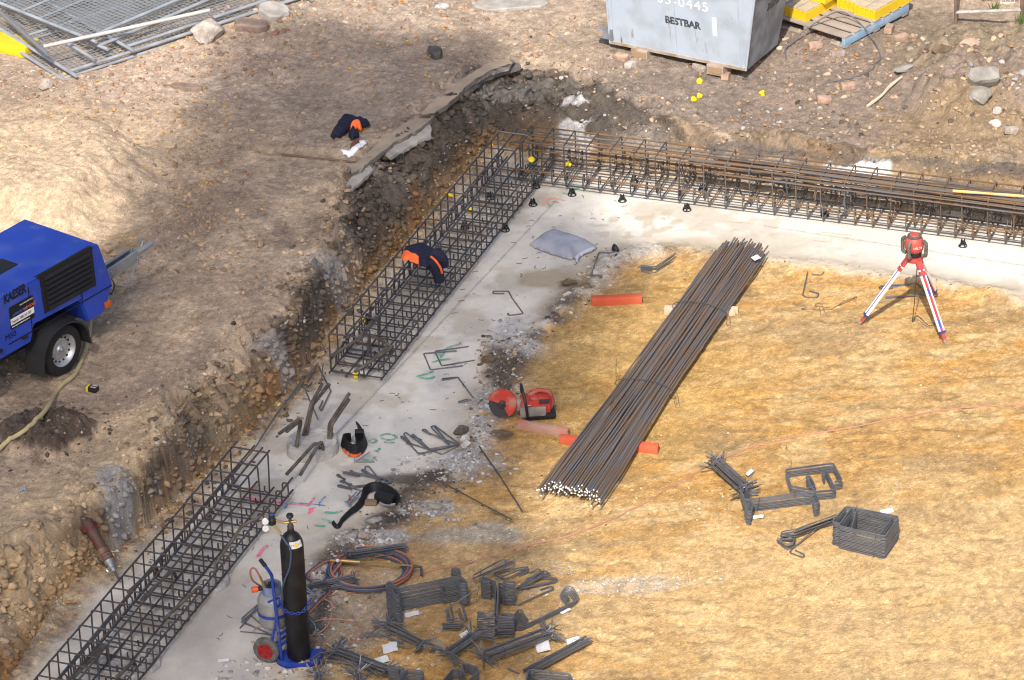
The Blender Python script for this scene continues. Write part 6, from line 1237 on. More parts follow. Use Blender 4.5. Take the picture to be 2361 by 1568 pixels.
        hb = MB(); [hb.box(R4 @ Vector((.052 * math.cos(q), .052 * math.sin(q), -.024)), (.012, .018, .018)) for q in [k_ * 2 * PI / 5 for k_ in range(5)]]; hb.build('hub_slot', mat('hub_dark', (.10, .006, .006), .6), w_)
    # silver bottle behind, strapped in blue
    pb2 = p_base + off * .30 + Vector((-.13, .11, 0)); hb_ = min((abs((Vector(G(*Z5((312, 1128))[0], h_ * .01)) - O).y - (pb2.y - .12)), h_ * .01) for h_ in range(2, 60))[1]; S0 = Vector((zz((312, 1128), hb_).x, pb2.y, hb_)); g2 = empty('gas_bottle', (O.x + S0.x, O.y + S0.y, S0.z), 'squat silver gas bottle carried behind the tall black bottle', 'gas bottle'); r2 = .132; h2 = .35
    MB().lathe([(.09, 0), (.115, .02), (r2, .06), (r2, h2 - .09)] + [(r2 * math.cos(q) ** .8, h2 - .09 + .10 * math.sin(q)) for q in [k * PI / 2 / 7 for k in range(1, 7)]] + [(.03, h2 + .012), (.001, h2 + .012)], 30).build('body', mGasS, g2); MB().lathe([(.085, h2 - .02), (.085, h2 + .08), (.080, h2 + .08), (.080, h2 - .02)], 24, caps=False).build('collar', mat('collar_scuffed', (.12, .18, .38), .6, vscale=9, col2=(.30, .31, .33)), g2)
    MB().lathe([(.018, h2), (.02, h2 + .06), (.03, h2 + .07), (.03, h2 + .09), (.001, h2 + .092)], 12).build('valve', mPlasticK, g2); MB().tube([(0, 0, h2 + .05), (-.12, -.03, h2 + .05)], .022, 10).build('gas_fitting', mPlasticK, g2); MB().tube([(-.12, -.03, h2 + .05), (-.17, -.045, h2 + .05)], .027, 12).build('fitting_nut', mat('nut_orange', (.72, .10, .03), .5), g2)
    MB().tube([(-.05, -.05, h2 + .06), (-.09, -.06, h2 + .19)], .013, 8).build('brass_joint', mBrass, g2); MB().tube(smooth_path([(-.09, -.06, h2 + .19), (-.13, -.05, h2 + .27), (-.17, -.03, h2 + .24), (-.16, 0, h2 + .12), (-.05, .1, h2 - .05), (.05, .17, .1), (.15, .1, -.15)], 5), .009, 7).build('hose', mat('hose_orange', (.36, .13, .075), .65), g2)
    MB().lathe([(r2 + .004, .14), (r2 + .006, .14), (r2 + .006, .17), (r2 + .004, .17)], 30, caps=False).build('strap', mTrol, g2)
    ch = chain_mesh([q0 * 0 + Vector((-.14, .02, .60)), Vector((-.11, -.06, .57)), Vector((-.06, -.10, .55)), Vector((0, -.118, .545)), Vector((.06, -.105, .55)), Vector((.10, -.06, .575)), Vector((.14, .03, .61))], 'chain', mTrol, t, .036, .004, .012)
    MB().tube(fillet([Vector((-.14, .04, .62)), Vector((-.24, -.0, .60)), ], .02), .010, 6).build('chain_bracket', mTrol, t)
    s = bpy.data.objects
gas()
def lighter():
    p = Vector(G(*Q13((520, 750))[0], .0)); e = empty('locking_pliers', (p.x, p.y, .01), 'silver clamp pliers lying on the dark bundle behind the black bottle', 'pliers')
    zz = lambda a, h: Vector(G(*Q13(a)[0], h)) - p
    MB().tube([zz((455, 710), .06), zz((555, 805), .06)], .008, 6).build('handle', mChrome, e); MB().tube([zz((470, 755), .06), zz((550, 800), .07)], .007, 6).build('handle', mChrome, e)
lighter()
mHB = mat('hose_blue', (.05, .075, .12), .6); mHO = mat('hose_orange', (.30, .14, .09), .7)
def coil(name, m, label, dx, seed):
    rnd = random.Random(seed); c = Vector(G(*Q13((1030, 610))[0], .0)); P = []
    lead = [Vector(G(*Q13(a)[0], .02)) for a in ((470, 965), (560, 880), (640, 790), (700, 680), (770, 600))]
    P += [p + Vector((dx, dx * .5, 0)) for p in lead]
    for k in range(4):
        rx = .36 + .05 * rnd.uniform(-1, 1); ry = .30 + .05 * rnd.uniform(-1, 1); ox = rnd.uniform(-.04, .04); oy = rnd.uniform(-.04, .05)
        for q in range(12): a_ = 2.6 + q * 2 * PI / 12; P.append(c + Vector((ox + rx * math.cos(a_) + dx, oy + ry * math.sin(a_) + dx * .6, .02 + .012 * k + .006 * rnd.random())))
    P += [Vector(G(*Q13(a)[0], .03)) + Vector((dx, 0, 0)) for a in ((620, 660), (500, 650), (460, 600), (560, 520), (680, 462))]
    P = smooth_path(P, 4); 
    for p in P: p.z = max(p.z, hz(p.x, p.y) + .012)
    org = P[0].copy(); tag(MB().tube([p - org for p in P], .0105, 7).build(name, m, loc=org), label, 'hose')
coil('gas_hose', mHB, 'blue-grey half of the coiled twin gas hose beside the trolley', 0, 3); coil('gas_hose', mHO, 'orange half of the coiled twin gas hose beside the trolley', .022, 3)
def torch():
    p = [Vector(G(*Q13(a)[0], .07)) for a in ((685, 465), (790, 468), (960, 482), (1450, 518), (1525, 525), (1525, 570))]; o = p[0].copy(); e = empty('cutting_torch', o, 'brass cutting torch lying across the coiled hoses', 'torch')
    q = [a - o for a in p]; MB().tube([q[0], q[1]], .012, 8).build('connector', mBrass, e); MB().tube([q[1], q[2]], .019, 10).build('handle', mBrass, e); MB().tube([q[2], q[3]], .007, 7).build('lance', mBrass, e); MB().tube([q[2] + Vector((0, .02, 0)), q[3] + Vector((0, .012, 0))], .005, 7).build('lance', mBrass, e); MB().tube(fillet([q[3], q[4], q[5] + Vector((0, 0, -.04))], .02), [.012] * 7, 8).build('torch_head', mat('torch_tip', (.10, .09, .08), .5, .5), e)
    MB().tube([q[1] * .55 + q[0] * .45, q[1] * .75 + q[0] * .25], .016, 9).build('collar', mWhiteP, e)
torch()
LINE = Q23((1130, 1568), (1400, 1405), (1600, 1300), (1780, 1190)) 
hose('air_line', 'thin orange air line winding across the sand to the gas trolley', 'hose', [(2420, 934)] + Q32((2361, 612), (2050, 620), (1600, 665), (1250, 720), (850, 803), (550, 860), (250, 905), (0, 965)) + Q22((2250, 990), (2060, 1060), (1780, 1190), (1600, 1300), (1400, 1405), (1290, 1480), (1130, 1568)) + Q23((960, 75), (700, 180), (500, 260), (240, 310), (100, 345), (0, 375)) + Q13((2200, 430), (1880, 525), (1640, 575), (1340, 680), (1200, 725), (1000, 765), (750, 785), (620, 830), (690, 870), (705, 940), (670, 1060), (590, 1150), (490, 1165)), .0068, mat('line_orange', (.40, .19, .13), .7), k=5)
hose('air_line', 'short loop of orange line on the sand between the trolley and the long bundle', 'hose', Q13((480, 1062), (600, 1030), (760, 1020), (900, 1050), (975, 1110), (955, 1180), (880, 1235), (720, 1320), (620, 1400), (580, 1460)), .0068, mat('line_orange', (.40, .19, .13), .7), k=5)

# ---- cut-off saw
def saw():
    ctr = Vector(G(1158, 938, .12)); e = empty('cut_off_saw', (ctr.x, ctr.y, 0), 'dusty red cut-off saw with black blade standing on the edge of the sand', 'saw', rz=.05); O = Vector((ctr.x, ctr.y, 0)); mSR = mat('saw_red', (.42, .035, .022), .6, vscale=9, col2=(.36, .16, .12), lo=.45, hi=.68); mSG = mat('saw_grey', (.30, .27, .24), .7, vscale=9, var=.4)
    R4 = Matrix.Translation((0, 0, .155)) @ Matrix.Rotation(PI / 2 - .25, 4, 'X')
    MB().lathe([(.001, -.003), (.128, -.0025), (.128, .0025), (.05, .003), (.045, .01), (.02, .012), (.001, .02)], 36, mat4=R4).build('blade', mat('blade_dark', (.04, .04, .042), .5, .3), e)
    gd = MB(); n = 22; a0, a1 = -1.15, 2.75; vs = []; rr = .145
    for k in range(n + 1):
        a_ = a0 + (a1 - a0) * k / n; c, s = math.cos(a_), math.sin(a_)
        for r_, z_ in ((.04, .030), (rr - .012, .034), (rr, .02), (rr, -.02), (rr - .012, -.034), (.04, -.03)): vs.append(R4 @ Vector((r_ * c, r_ * s, z_)))
    fs = [(k * 6 + j, k * 6 + j + 1, (k + 1) * 6 + j + 1, (k + 1) * 6 + j) for k in range(n) for j in range(5)]; gd.add(vs, fs).build('blade_guard', mSR, e)
    MB().bbox((.14, .01, .13), (.22, .07, .12), b=.025).build('arm', mSG, e)
    bm = MB().bbox((.32, .03, .115), (.30, .20, .17), b=.05).build('engine_housing', mSR, e); MB().bbox((.29, -.075, .085), (.25, .025, .11), b=.012).build('starter_cover', mSG, e); MB().bbox((.36, .02, .03), (.30, .22, .06), b=.025).build('base', mPlasticK, e)
    MB().bbox((.36, .03, .205), (.20, .17, .05), b=.022).build('top_cover', mSR, e); MB().tube(fillet([(.26, .02, .22), (.36, .02, .27), (.46, .02, .245), (.49, .02, .14), (.46, .02, .06)], .05, 5), .021, 10).build('rear_handle', mSR, e); MB().bbox((.40, -.07, .19), (.10, .012, .045), b=.004).build('badge', mat('badge_dark', (.06, .03, .05), .5), e)
    MB().tube(fillet([(.235, -.12, .02), (.22, -.13, .20), (.20, -.06, .31), (.19, .10, .31), (.2, .15, .18)], .06, 5), .014, 9).build('front_handle', mPlasticK, e); MB().tube([(.20, -.10, .17), (.27, -.10, .175)], .008, 7).build('bolt', mChrome, e)
saw()
# ---- jackhammer leaning on the earth face
def jackhammer():
    A = Vector(G(*Q03((1110, 665))[0], .03)); Bq = Vector(G(*Q03((745, 15))[0], .52)); e = empty('jackhammer', A, 'rusty red jackhammer leaning against the earth bank at lower left', 'jackhammer'); ax = (Bq - A); Ln = ax.length; q = ax.to_track_quat('Z', 'Y').to_matrix().to_4x4(); k = Ln / .80
    mJR = mat('hammer_red', (.10, .018, .015), .7, .1, vscale=10, col2=(.085, .055, .042), lo=.42, hi=.6); mJB = mat('hammer_rust', (.22, .12, .07), .8, .1, vscale=14, col2=(.10, .07, .06))
    P = lambda L: [(r_ * .92, z_ * k) for r_, z_ in L]
    MB().lathe(P([(.004, 0), (.013, .02), (.013, .15)]), 10, mat4=q).build('chisel', mJB, e); MB().lathe(P([(.022, .12), (.026, .13), (.026, .16), (.035, .17), (.035, .20), (.045, .22), (.045, .25)]), 16, mat4=q).build('retainer', mChrome if False else mGalv, e)
    MB().lathe(P([(.05, .25), (.062, .26), (.062, .28), (.055, .285), (.062, .29), (.062, .31), (.055, .315), (.062, .32), (.055, .36), (.05, .38)]), 18, mat4=q).build('front_head', mJB, e)
    MB().lathe(P([(.05, .37), (.053, .40), (.053, .55), (.058, .56), (.058, .60)]), 18, mat4=q).build('cylinder', mJR, e)
    MB().lathe(P([(.055, .59), (.066, .62), (.066, .68), (.05, .70), (.03, .72), (.001, .72)]), 12, mat4=q).build('valve_block', mJR, e)
    for s_ in (-1, 1):
        MB().bbox(q @ Vector((.045 * s_, -.02, .30 * k)), (.05, .05, .06), rot=q.to_3x3(), b=.01).build('bolt_lug', mJB, e); MB().bbox(q @ Vector((.05 * s_, -.01, .62 * k)), (.06, .06, .07), rot=q.to_3x3(), b=.012).build('bolt_lug', mJR, e)
    MB().tube([q @ Vector((.02, 0, .70 * k)), q @ Vector((.03, .0, .74 * k)), q @ Vector((.0, .0, .80 * k))], [.03, .028, .018], 9).build('hose_coupling', mat('hammer_dark', (.06, .05, .045), .7), e)
    MB().bbox(q @ Vector((0, -.06, .65 * k)), (.10, .05, .07), rot=q.to_3x3(), b=.012).build('throttle', mJR, e)
    MB().tube([q @ Vector((.0 + .035 * math.cos(t), -.05, (.17 + .035 * math.sin(t)) * k)) for t in [j * 2 * PI / 14 for j in range(14)]], .005, 6, closed=True).build('latch_ring', mChrome, e)
jackhammer()

# ================================================================ SMALL THINGS
def poly_w(px, h): return [Vector(G(a[0], a[1], h)) for a in px]
def drape(name, label, cat, px, zf, hmax, mats, step=.011, edge=.05, fold=.35, ff=9.0, seed=1, seam=None, thick=.012, base=None, group=None, flatten=None):
    """cloth or filled sack: grid inside an outline, raised, folded, given thickness"""
    P = poly_w(px, zf); xs = [p.x for p in P]; ys = [p.y for p in P]; gx = np.arange(min(xs) - step, max(xs) + step * 2, step); gy = np.arange(min(ys) - step, max(ys) + step * 2, step * 1.5)
    X_, Y_ = np.meshgrid(gx, gy); pl = [(p.x, p.y) for p in P]; sd = sdf(X_, Y_, pl); ins = sd < step * .35
    # pull the outer ring onto the outline
    rid = 1 - 2 * np.abs(fbm(X_, Y_, ff, 3, seed) - .5); t = np.clip(-sd / edge, 0, 1); H = hmax * (t * (2 - t)) * (1 - fold + fold * rid * 1.3)
    Zb = (hzv(X_.ravel(), Y_.ravel()).reshape(X_.shape) if base is None else base(X_, Y_)); c = Vector((sum(xs) / len(xs), sum(ys) / len(ys), zf)); idx = -np.ones(X_.shape, int); vs = []
    for j in range(X_.shape[0]):
        for i in range(X_.shape[1]):
            if ins[j, i]: idx[j, i] = len(vs); vs.append((X_[j, i] - c.x, Y_[j, i] - c.y, float(Zb[j, i] + H[j, i] + .006 - c.z)))
    n = len(vs); top = []; mi = []
    for j in range(X_.shape[0] - 1):
        for i in range(X_.shape[1] - 1):
            q = (idx[j, i], idx[j, i + 1], idx[j + 1, i + 1], idx[j + 1, i])
            if min(q) >= 0: top.append(q); mi.append(seam(X_[j, i], Y_[j, i]) if seam else 0)
    me = bpy.data.meshes.new(name); me.from_pydata(vs, [], top)
    for m in mats: me.materials.append(m)
    me.polygons.foreach_set('material_index', mi); me.polygons.foreach_set('use_smooth', [True] * len(top)); me.update()
    o = bpy.data.objects.new(name, me); COL.objects.link(o); o.location = c
    md = o.modifiers.new('thick', 'SOLIDIFY'); md.thickness = thick; md.offset = -1; sm = o.modifiers.new('smooth', 'SMOOTH'); sm.iterations = 4; sm.factor = .5
    return tag(o, label, cat, group)
mNavy = mat('cloth_navy', (.012, .013, .035), .85, vscale=30, var=.3); mHiv = mat('cloth_orange', (.95, .16, .035), .7); mPaperW = mat('cloth_white', (.72, .72, .80), .7, var=.1)
mSack = mat('sack_plastic', (.26, .27, .32), .40, vscale=7, col2=(.34, .35, .39), spec=.6); mSackL = mat('sack_flap', (.46, .47, .52), .4)
z1 = Q10
HN = [(682, 1262), (705, 1300), (780, 1288), (845, 1250), (865, 1225), (985, 1205), (1060, 1160), (1055, 1140), (960, 1130), (860, 1108), (790, 1125), (745, 1165), (730, 1210)]
j1 = drape('jacket', 'navy jacket with an orange panel crumpled on the shaded earth near the rim', 'jacket', z1(*HN), floor_z(808, 310), .10, [mNavy, mHiv], fold=.55, ff=7, seed=2)
o = drape('orange_panel', None, None, z1((852, 1225), (880, 1190), (985, 1180), (988, 1220), (965, 1240), (905, 1225), (870, 1240)), floor_z(818, 305), .125, [mHiv], fold=.4, seed=3); o.parent = j1; o.matrix_parent_inverse = Matrix.Translation(j1.location).inverted()
o = drape('sleeve', None, None, z1((850, 1240), (960, 1230), (950, 1285), (880, 1315), (852, 1280)), floor_z(815, 318), .09, [mNavy], fold=.5, seed=4); o.parent = j1; o.matrix_parent_inverse = Matrix.Translation(j1.location).inverted()
drape('white_rag', 'white cloth spread under a brown glove below the crumpled jacket', 'rag', z1((768, 1375), (860, 1385), (880, 1330), (900, 1305), (1035, 1290), (1030, 1330), (945, 1400), (855, 1422), (800, 1405)), floor_z(817, 340), .03, [mPaperW], fold=.7, ff=14, seed=5)
drape('glove', 'brown leather glove lying on the white cloth', 'glove', z1((855, 1410), (865, 1355), (905, 1330), (910, 1290), (955, 1295), (968, 1345), (900, 1375)), floor_z(817, 338), .075, [mat('leather_brown', (.16, .06, .03), .7, var=.4)], fold=.5, ff=14, seed=6)
def jacket2():
    z = Q11; H = .47
    px = z((1330, 830), (1345, 780), (1370, 715), (1500, 685), (1560, 690), (1660, 740), (1740, 800), (1735, 870), (1640, 860), (1590, 905), (1540, 905), (1500, 890), (1400, 850), (1360, 855))
    P = poly_w(px, H); cx = sum(p.x for p in P) / len(P); cy = sum(p.y for p in P) / len(P)
    a = Vector(G(*z((1335, 790))[0], H)); b = Vector(G(*z((1500, 885))[0], H)); c_ = Vector(G(*z((1350, 720))[0], H))
    def seam(x, y):
        d1 = (b.x - a.x) * (y - a.y) - (b.y - a.y) * (x - a.x); return 1 if d1 < .035 * (b - a).length * 1.6 and x < b.x else 0
    o = drape('jacket', 'navy and orange work jacket thrown over the top of the left cage', 'jacket', px, H, .05, [mNavy, mHiv], base=lambda X_, Y_: np.full(X_.shape, H) - .0 * X_, fold=.6, ff=6, edge=.09, seed=8, seam=seam)
    def limb(pts, r, n): 
        Q_ = [Vector(G(*z(p[:2])[0], p[2])) - o.location for p in pts]; return MB().tube(smooth_path(Q_, 5), [r[0] + (r[1] - r[0]) * k / ((len(pts) - 1) * 5) for k in range((len(pts) - 1) * 5 + 1)], 10).build(n, mNavy, o)
    limb([(1600, 850, .47), (1650, 880, .44), (1680, 960, .34), (1690, 1020, .26)], (.075, .055), 'sleeve'); limb([(1650, 770, .50), (1710, 830, .46), (1715, 880, .40)], (.08, .065), 'sleeve')
    Q_ = [Vector(G(*z(p[:2])[0], p[2])) - o.location for p in ((1615, 800, .56), (1660, 840, .545), (1700, 900, .46), (1715, 950, .38))]; MB().tube(smooth_path(Q_, 4), .012, 6).build('piping', mHiv, o)
jacket2()
sk = drape('sack', 'full grey-white plastic sack lying on the concrete', 'sack', Q21((145, 697), (270, 610), (380, 565), (560, 615), (700, 660), (785, 715), (770, 755), (620, 800), (555, 845), (430, 815), (250, 755)), 0.0, +.085, [mSack], edge=.13, fold=.22, ff=5, seed=9)
o = drape('flap', None, None, Q21((555, 820), (640, 760), (785, 712), (780, 755), (640, 815), (605, 870)), 0.0, .05, [mSackL], fold=.5, ff=12, seed=10); o.parent = sk; o.matrix_parent_inverse = Matrix.Translation(sk.location).inverted()
drape('plastic_bag', 'crumpled black plastic bag on the rubble right of the sack', 'bag', Q21((905, 770), (945, 700), (965, 740), (1000, 775), (985, 800), (940, 795)), 0.0, .08, [mPlasticK], fold=.8, ff=16, seed=11)
# ---- tool belts
mLeather = mat('belt_black', (.010, .010, .011), .6, vscale=20, var=.3); mOrTrim = mat('trim_orange', (.60, .11, .03), .6)
def ribbon(P, h, lean, th, name, m, parent):
    P = smooth_path(P, 5); n = len(P); vs = []
    for i, p in enumerate(P):
        t = (P[min(i + 1, n - 1)] - P[max(i - 1, 0)]).normalized(); nn = Vector((t.y, -t.x, 0)).normalized(); up = (Vector((0, 0, 1)) + nn * lean).normalized(); hh = h if not callable(h) else h(i / (n - 1))
        for a, b in ((0, 0), (0, 1), (1, 1), (1, 0)): vs.append(p + up * hh * b + nn * th * (a - .5))
    fs = [(i * 4 + k, i * 4 + (k + 1) % 4, (i + 1) * 4 + (k + 1) % 4, (i + 1) * 4 + k) for i in range(n - 1) for k in range(4)] + [(3, 2, 1, 0), ((n - 1) * 4, (n - 1) * 4 + 1, (n - 1) * 4 + 2, (n - 1) * 4 + 3)]
    return MB().add(vs, fs).build(name, m, parent)
def belts():
    z = zoom(1100, 1500, 400 / 1568.); o = Vector(G(*z((1250, 1150))[0], 0)); f = lambda *p: [Vector(G(*q[:2], q[2])) - o for q in z(*p)]
    e = empty('tool_belt', o, 'curled black tool belt with orange trim beside the pile cap', 'tool belt')
    ribbon(f((1320, 870, .03), (1390, 960, .02), (1440, 1080, .01), (1390, 1200, .01), (1290, 1270, .01), (1170, 1250, .01), (1080, 1170, .01), (1040, 1090, .01), (1100, 1050, .01), (1200, 1045, .01)), .11, .25, .016, 'strap', mLeather, e); ribbon(f((1390, 1190, .012), (1290, 1275, .012), (1170, 1262, .012), (1075, 1180, .012)), .022, .3, .022, 'trim', mOrTrim, e)
    MB().bbox(f((1330, 960, .10))[0], (.09, .05, .20), rot=Matrix.Rotation(.5, 3, 'X'), b=.015).build('pad', mLeather, e); MB().bbox(f((1260, 1150, .03))[0], (.10, .07, .07), rot=.5, b=.02).build('pouch', mLeather, e); MB().lathe([(.04, 0), (.042, .02), (.03, .03), (.001, .032)], 16, c=tuple(f((1275, 1000, .04))[0]), mat4=Matrix.Rotation(.9, 4, 'X')).build('wire_reel', mGalv, e)
    for a, b in (((1245, 1290, .04), (1255, 1370, .01)), ((1255, 1360, .015), (1560, 1362, .012)), ((1270, 1350, .02), (1490, 1215, .05)), ((1150, 1200, .10), (1135, 1250, .06))): MB().tube(f(a, b), .008, 7).build('pincer', mChrome, e)
    z = Q12; o = Vector(G(*z((1070, 1470))[0], 0)); e = empty('tool_belt', o, 'black tool belt with pincers lying over the hooked bars, tail stretched towards the camera', 'tool belt'); f = lambda *p: [Vector(G(*q[:2], q[2])) - o for q in z(*p)]
    ribbon(f((1280, 1545, .01), (1270, 1500, .01), (1200, 1430, .02), (1100, 1390, .02), (1030, 1420, .02), (1000, 1500, .02), (940, 1568, .02), (870, 1615, .02), (800, 1680, .01)), lambda t: .11 - .075 * t, .5, .016, 'strap', mLeather, e); ribbon(f((800, 1680, .01), (770, 1730, .01), (735, 1735, .01), (700, 1695, .02)), .035, .5, .012, 'belt_tail', mLeather, e)
    MB().bbox(f((1190, 1465, .05))[0], (.20, .08, .10), rot=-.5, b=.02).build('pouch', mLeather, e); MB().bbox(f((1060, 1500, .02))[0], (.12, .08, .05), rot=-.1, b=.02).build('pouch', mat('leather_tan', (.17, .12, .07), .8), e)
    MB().tube(smooth_path(f((1140, 1500, .06), (1180, 1520, .05), (1240, 1530, .05), (1280, 1525, .06)), 4), .012, 7).build('buckle_frame', mChrome, e); MB().tube(f((1235, 1520, .02), (1285, 1520, .02), (1285, 1550, .02), (1240, 1550, .02)), .006, 6, closed=True).build('buckle', mChrome, e)
    for a, b in (((830, 1500, .03), (930, 1400, .07)), ((850, 1530, .03), (960, 1400, .06)), ((860, 1440, .06), (865, 1470, .05)), ((820, 1490, .03), (890, 1545, .02)), ((900, 1440, .07), (980, 1470, .04))): MB().tube(f(a, b), .009, 7).build('pincer', mChrome, e)
    MB().tube(f((860, 1435, .06), (868, 1470, .05)), .010, 7).build('red_grip', mat('grip_red', (.4, .02, .02), .5), e)
belts()
# ---- plastic bar chairs and yellow caps
def bar_chair(u, v, label, h=.0):
    p = Vector(G(u, v, h)); e = empty('bar_chair', p, label, 'bar chair', 'black plastic bar chairs', rz=u * .7); mb = MB().tube([(.042 * math.cos(t), .042 * math.sin(t), .006) for t in [k * 2 * PI / 18 for k in range(18)]], .006, 6, closed=True); mb.build('ring', mPlasticK, e)
    lg = MB()
    for k in range(4): a = k * PI / 2; lg.tube([(.042 * math.cos(a), .042 * math.sin(a), .006), (.022 * math.cos(a), .022 * math.sin(a), .05), (.02 * math.cos(a), .02 * math.sin(a), .075)], .008, 5)
    lg.lathe([(.024, .045), (.024, .058), (.001, .058)], 10); lg.build('leg', mPlasticK, e)
for u, v, l in [(1319, 450, 'black bar chair under the front of the back cage, second from the corner'), (1435, 464, 'black bar chair under the back cage right of the one facing the orange mark'), (1584, 485, 'black bar chair under the back cage above the straight bar bundle'), (2220, 568, 'black bar chair under the back cage right of the laser level'), (1902, 498, 'black bar chair under the rusty cage left of the laser level'), (1229, 473, 'black bar chair under the left cage by the orange corner mark'), (1236, 432, 'black bar chair right in the corner where the cages meet'), (1165, 532, 'black bar chair under the left cage farther down from the corner mark'), (1131, 458, 'black bar chair under the wall side of the left cage near the back'), (1072, 526, 'black bar chair under the wall side of the left cage above the jacket'), (850, 745, 'black bar chair under the wall side of the left cage near its lower end'), (1462, 420, 'black bar chair in the rear of the back cage'), (1620, 440, 'black bar chair in the rear of the back cage further right')]:
    bar_chair(u, v, l)
mCapY = mat('cap_yellow', (.80, .62, .01), .45)
CAPS = [(1614, 192, .5, 'yellow bar cap on the earth just below the bin skid', 1.2), (1600, 236, .5, 'yellow bar cap touching its twin on the earth, the left one', 1.5), (1613, 228, .5, 'yellow bar cap touching its twin on the earth, the right one', 1.5), (1757, 222, .5, 'yellow bar cap alone on the earth below the bin corner', .4), (1038, 452, .03, 'yellow bar cap on the gravel at the wall foot behind the left cage', .5), (1086, 486, .03, 'yellow bar cap inside the left cage near its far end', .8), (838, 740, .03, 'yellow bar cap at the wall side of the left cage near its lower end', .7), (645, 936, .03, 'yellow bar cap on the gravel beside the thin rod at the wall', 1.0), (820, 865, .04, 'yellow bar cap on the end of the bar at the near cage end', 1.3), (1225, 369, .2, 'yellow bar cap at the corner inside the cages', .6), (1311, 378, .1, 'yellow bar cap inside the back cage near the corner', 1.1)]
for u, v, h, l, tl in CAPS:
    p = T(u, v, .022) if h > .3 else Vector(G(u, v, h)); o = MB().lathe([(.020, -.030), (.024, -.012), (.026, .0), (.034, .006), (.034, .018), (.026, .024), (.001, .026)], 16).build('rebar_plug', mCapY, loc=p); o.rotation_euler = (tl, tl * .4, u); tag(o, l, 'bar cap', 'yellow rebar plugs')
# ---- odds and ends
def stick(a, b, r, m, name, label, cat='stick', h=0.0, bend=.02):
    A, Bq = (T(*a, r), T(*b, r)) if h == 0 else (Vector(G(*a, h)), Vector(G(*b, h))); P = [Vector(), (Bq - A) * .35 + Vector((bend, 0, 0)), (Bq - A) * .7 - Vector((bend * .5, 0, 0)), Bq - A]
    o = MB().tube(smooth_path(P, 4), [r * (1 + .15 * math.sin(k)) for k in range(13)], 8).build(name, m, loc=A); return tag(o, label, cat)
stick(Q(3, 0)((912, 1010))[0], Q(3, 0)((1235, 722))[0], .017, mat('wood_pale', (.52, .45, .33), .8, var=.2), 'stick', 'pale wooden stick lying on the earth below the cable loop')
stick((2197, 440), (2395, 455), .014, mat('wood_dowel', (.68, .42, .18), .6), 'dowel', 'light timber dowel lying along the top of the back cage', h=.53, bend=0)
stick(Q(0, 0)((1460, 795))[0], Q(0, 0)((1920, 825))[0], .008, mat('twig', (.20, .14, .09), .9), 'twig', 'thin curved twig on the earth below the fence stack', bend=.05)
stick((527, 886), (552, 897), .010, mat('wood_red', (.42, .22, .14), .8), 'wood_splinter', 'small reddish wood splinter stuck in the left wall')
stick((647, 757), (675, 727), .012, mat('wood_pale', (.52, .45, .33)), 'wood_splinter', 'pale splintered root end sticking out of the left wall')
stick((650, 360), (828, 379), .012, mat('board_edge', (.17, .115, .07), .9), 'board', 'thin edge of a buried board running to the rim below the white cloth', 'board', bend=0)
zf = zoom(3072, 0, 628 / 2361.)
hose('cable', 'stiff black cable looping off the ground in front of the pallet', 'cable', [zf((278, 905))[0], zf((262, 790))[0] + (.03,), zf((400, 700))[0] + (.07,), zf((640, 580))[0] + (.13,), zf((900, 500))[0] + (.2,), zf((1100, 478))[0] + (.22,), zf((1280, 510))[0] + (.18,), zf((1450, 590))[0] + (.12,), zf((1600, 710))[0] + (.05,), zf((1690, 880))[0], zf((1600, 1000))[0], zf((1570, 1070))[0], zf((1400, 1150))[0], zf((1200, 1220))[0], zf((950, 1240))[0], zf((820, 1290))[0]], .0075, mat('cable_grey', (.11, .11, .12), .5), k=6)
def steel_frame():
    z = Q(3, 0); zg = .5; p = Vector(G(*z((1730, 245))[0], zg)); e = empty('steel_frame', p, 'rusty steel trestle frame with a white rail at the top right', 'frame'); mF = mat('frame_rust', (.22, .14, .10), .8, .1, var=.4); b = Vector(G(*z((2338, 315))[0], zg)) - p
    up = Vector((0, 0, 1.0)); MB().tube([Vector(), up], .020, 8).build('post', mF, e); MB().tube([b, b + up], .022, 8).build('post', mF, e); q = Vector(G(*z((1750, 170))[0], zg + .10)) - p; MB().tube([Vector((0, 0, .17)), b + Vector((0, 0, .29))], .020, 8).build('rail', mat('frame_white', (.45, .42, .38), .8, var=.4, vscale=14), e)
steel_frame()
def wire_crate():
    z = Q(3, 0); p = Vector(G(*z((2150, 60))[0], .5)); e = empty('wire_crate', p, 'white wire crate edge at the top right corner of the picture', 'crate'); mC = mat('wire_white', (.62, .58, .52), .6); x = Vector((1, -.06, 0)).normalized(); y = Vector((.06, 1, 0))
    fr = MB().tube([Vector((0, 0, .03)), x * .75 + Vector((0, 0, .03)), x * .75 + y * .6 + Vector((0, 0, .03)), y * .6 + Vector((0, 0, .03))], .018, 6, closed=True).build('base_frame', mC, e); mb = MB()
    for k in range(16): mb.tube([x * .05 * k + Vector((0, 0, .03)), x * .05 * k + Vector((0, 0, .30))], .004, 4)
    for k in range(1, 5): mb.tube([Vector((0, 0, .03 + .065 * k)), x * .75 + Vector((0, 0, .03 + .065 * k))], .004, 4)
    mb.build('wire_side', mC, e)
wire_crate()
drape('orange_netting', 'bright orange plastic sheet at the top edge left of the white wire crate', 'netting', Q(3, 0)((1950, 25), (1990, -20), (2140, -30), (2140, 20), (2080, 40), (1970, 45)), .5, .08, [mat('plastic_orange', (.85, .12, .02), .5)], fold=.6, seed=14)
drape('blue_rag', 'scrap of light blue plastic on the sandy bank at lower left', 'plastic scrap', Q(0, 2)((165, 1412), (205, 1382), (240, 1375), (255, 1395), (215, 1400), (185, 1410)), floor_z(52, 1130), .03, [mat('plastic_blue', (.12, .32, .55), .5)], fold=.6, seed=15, step=.007)
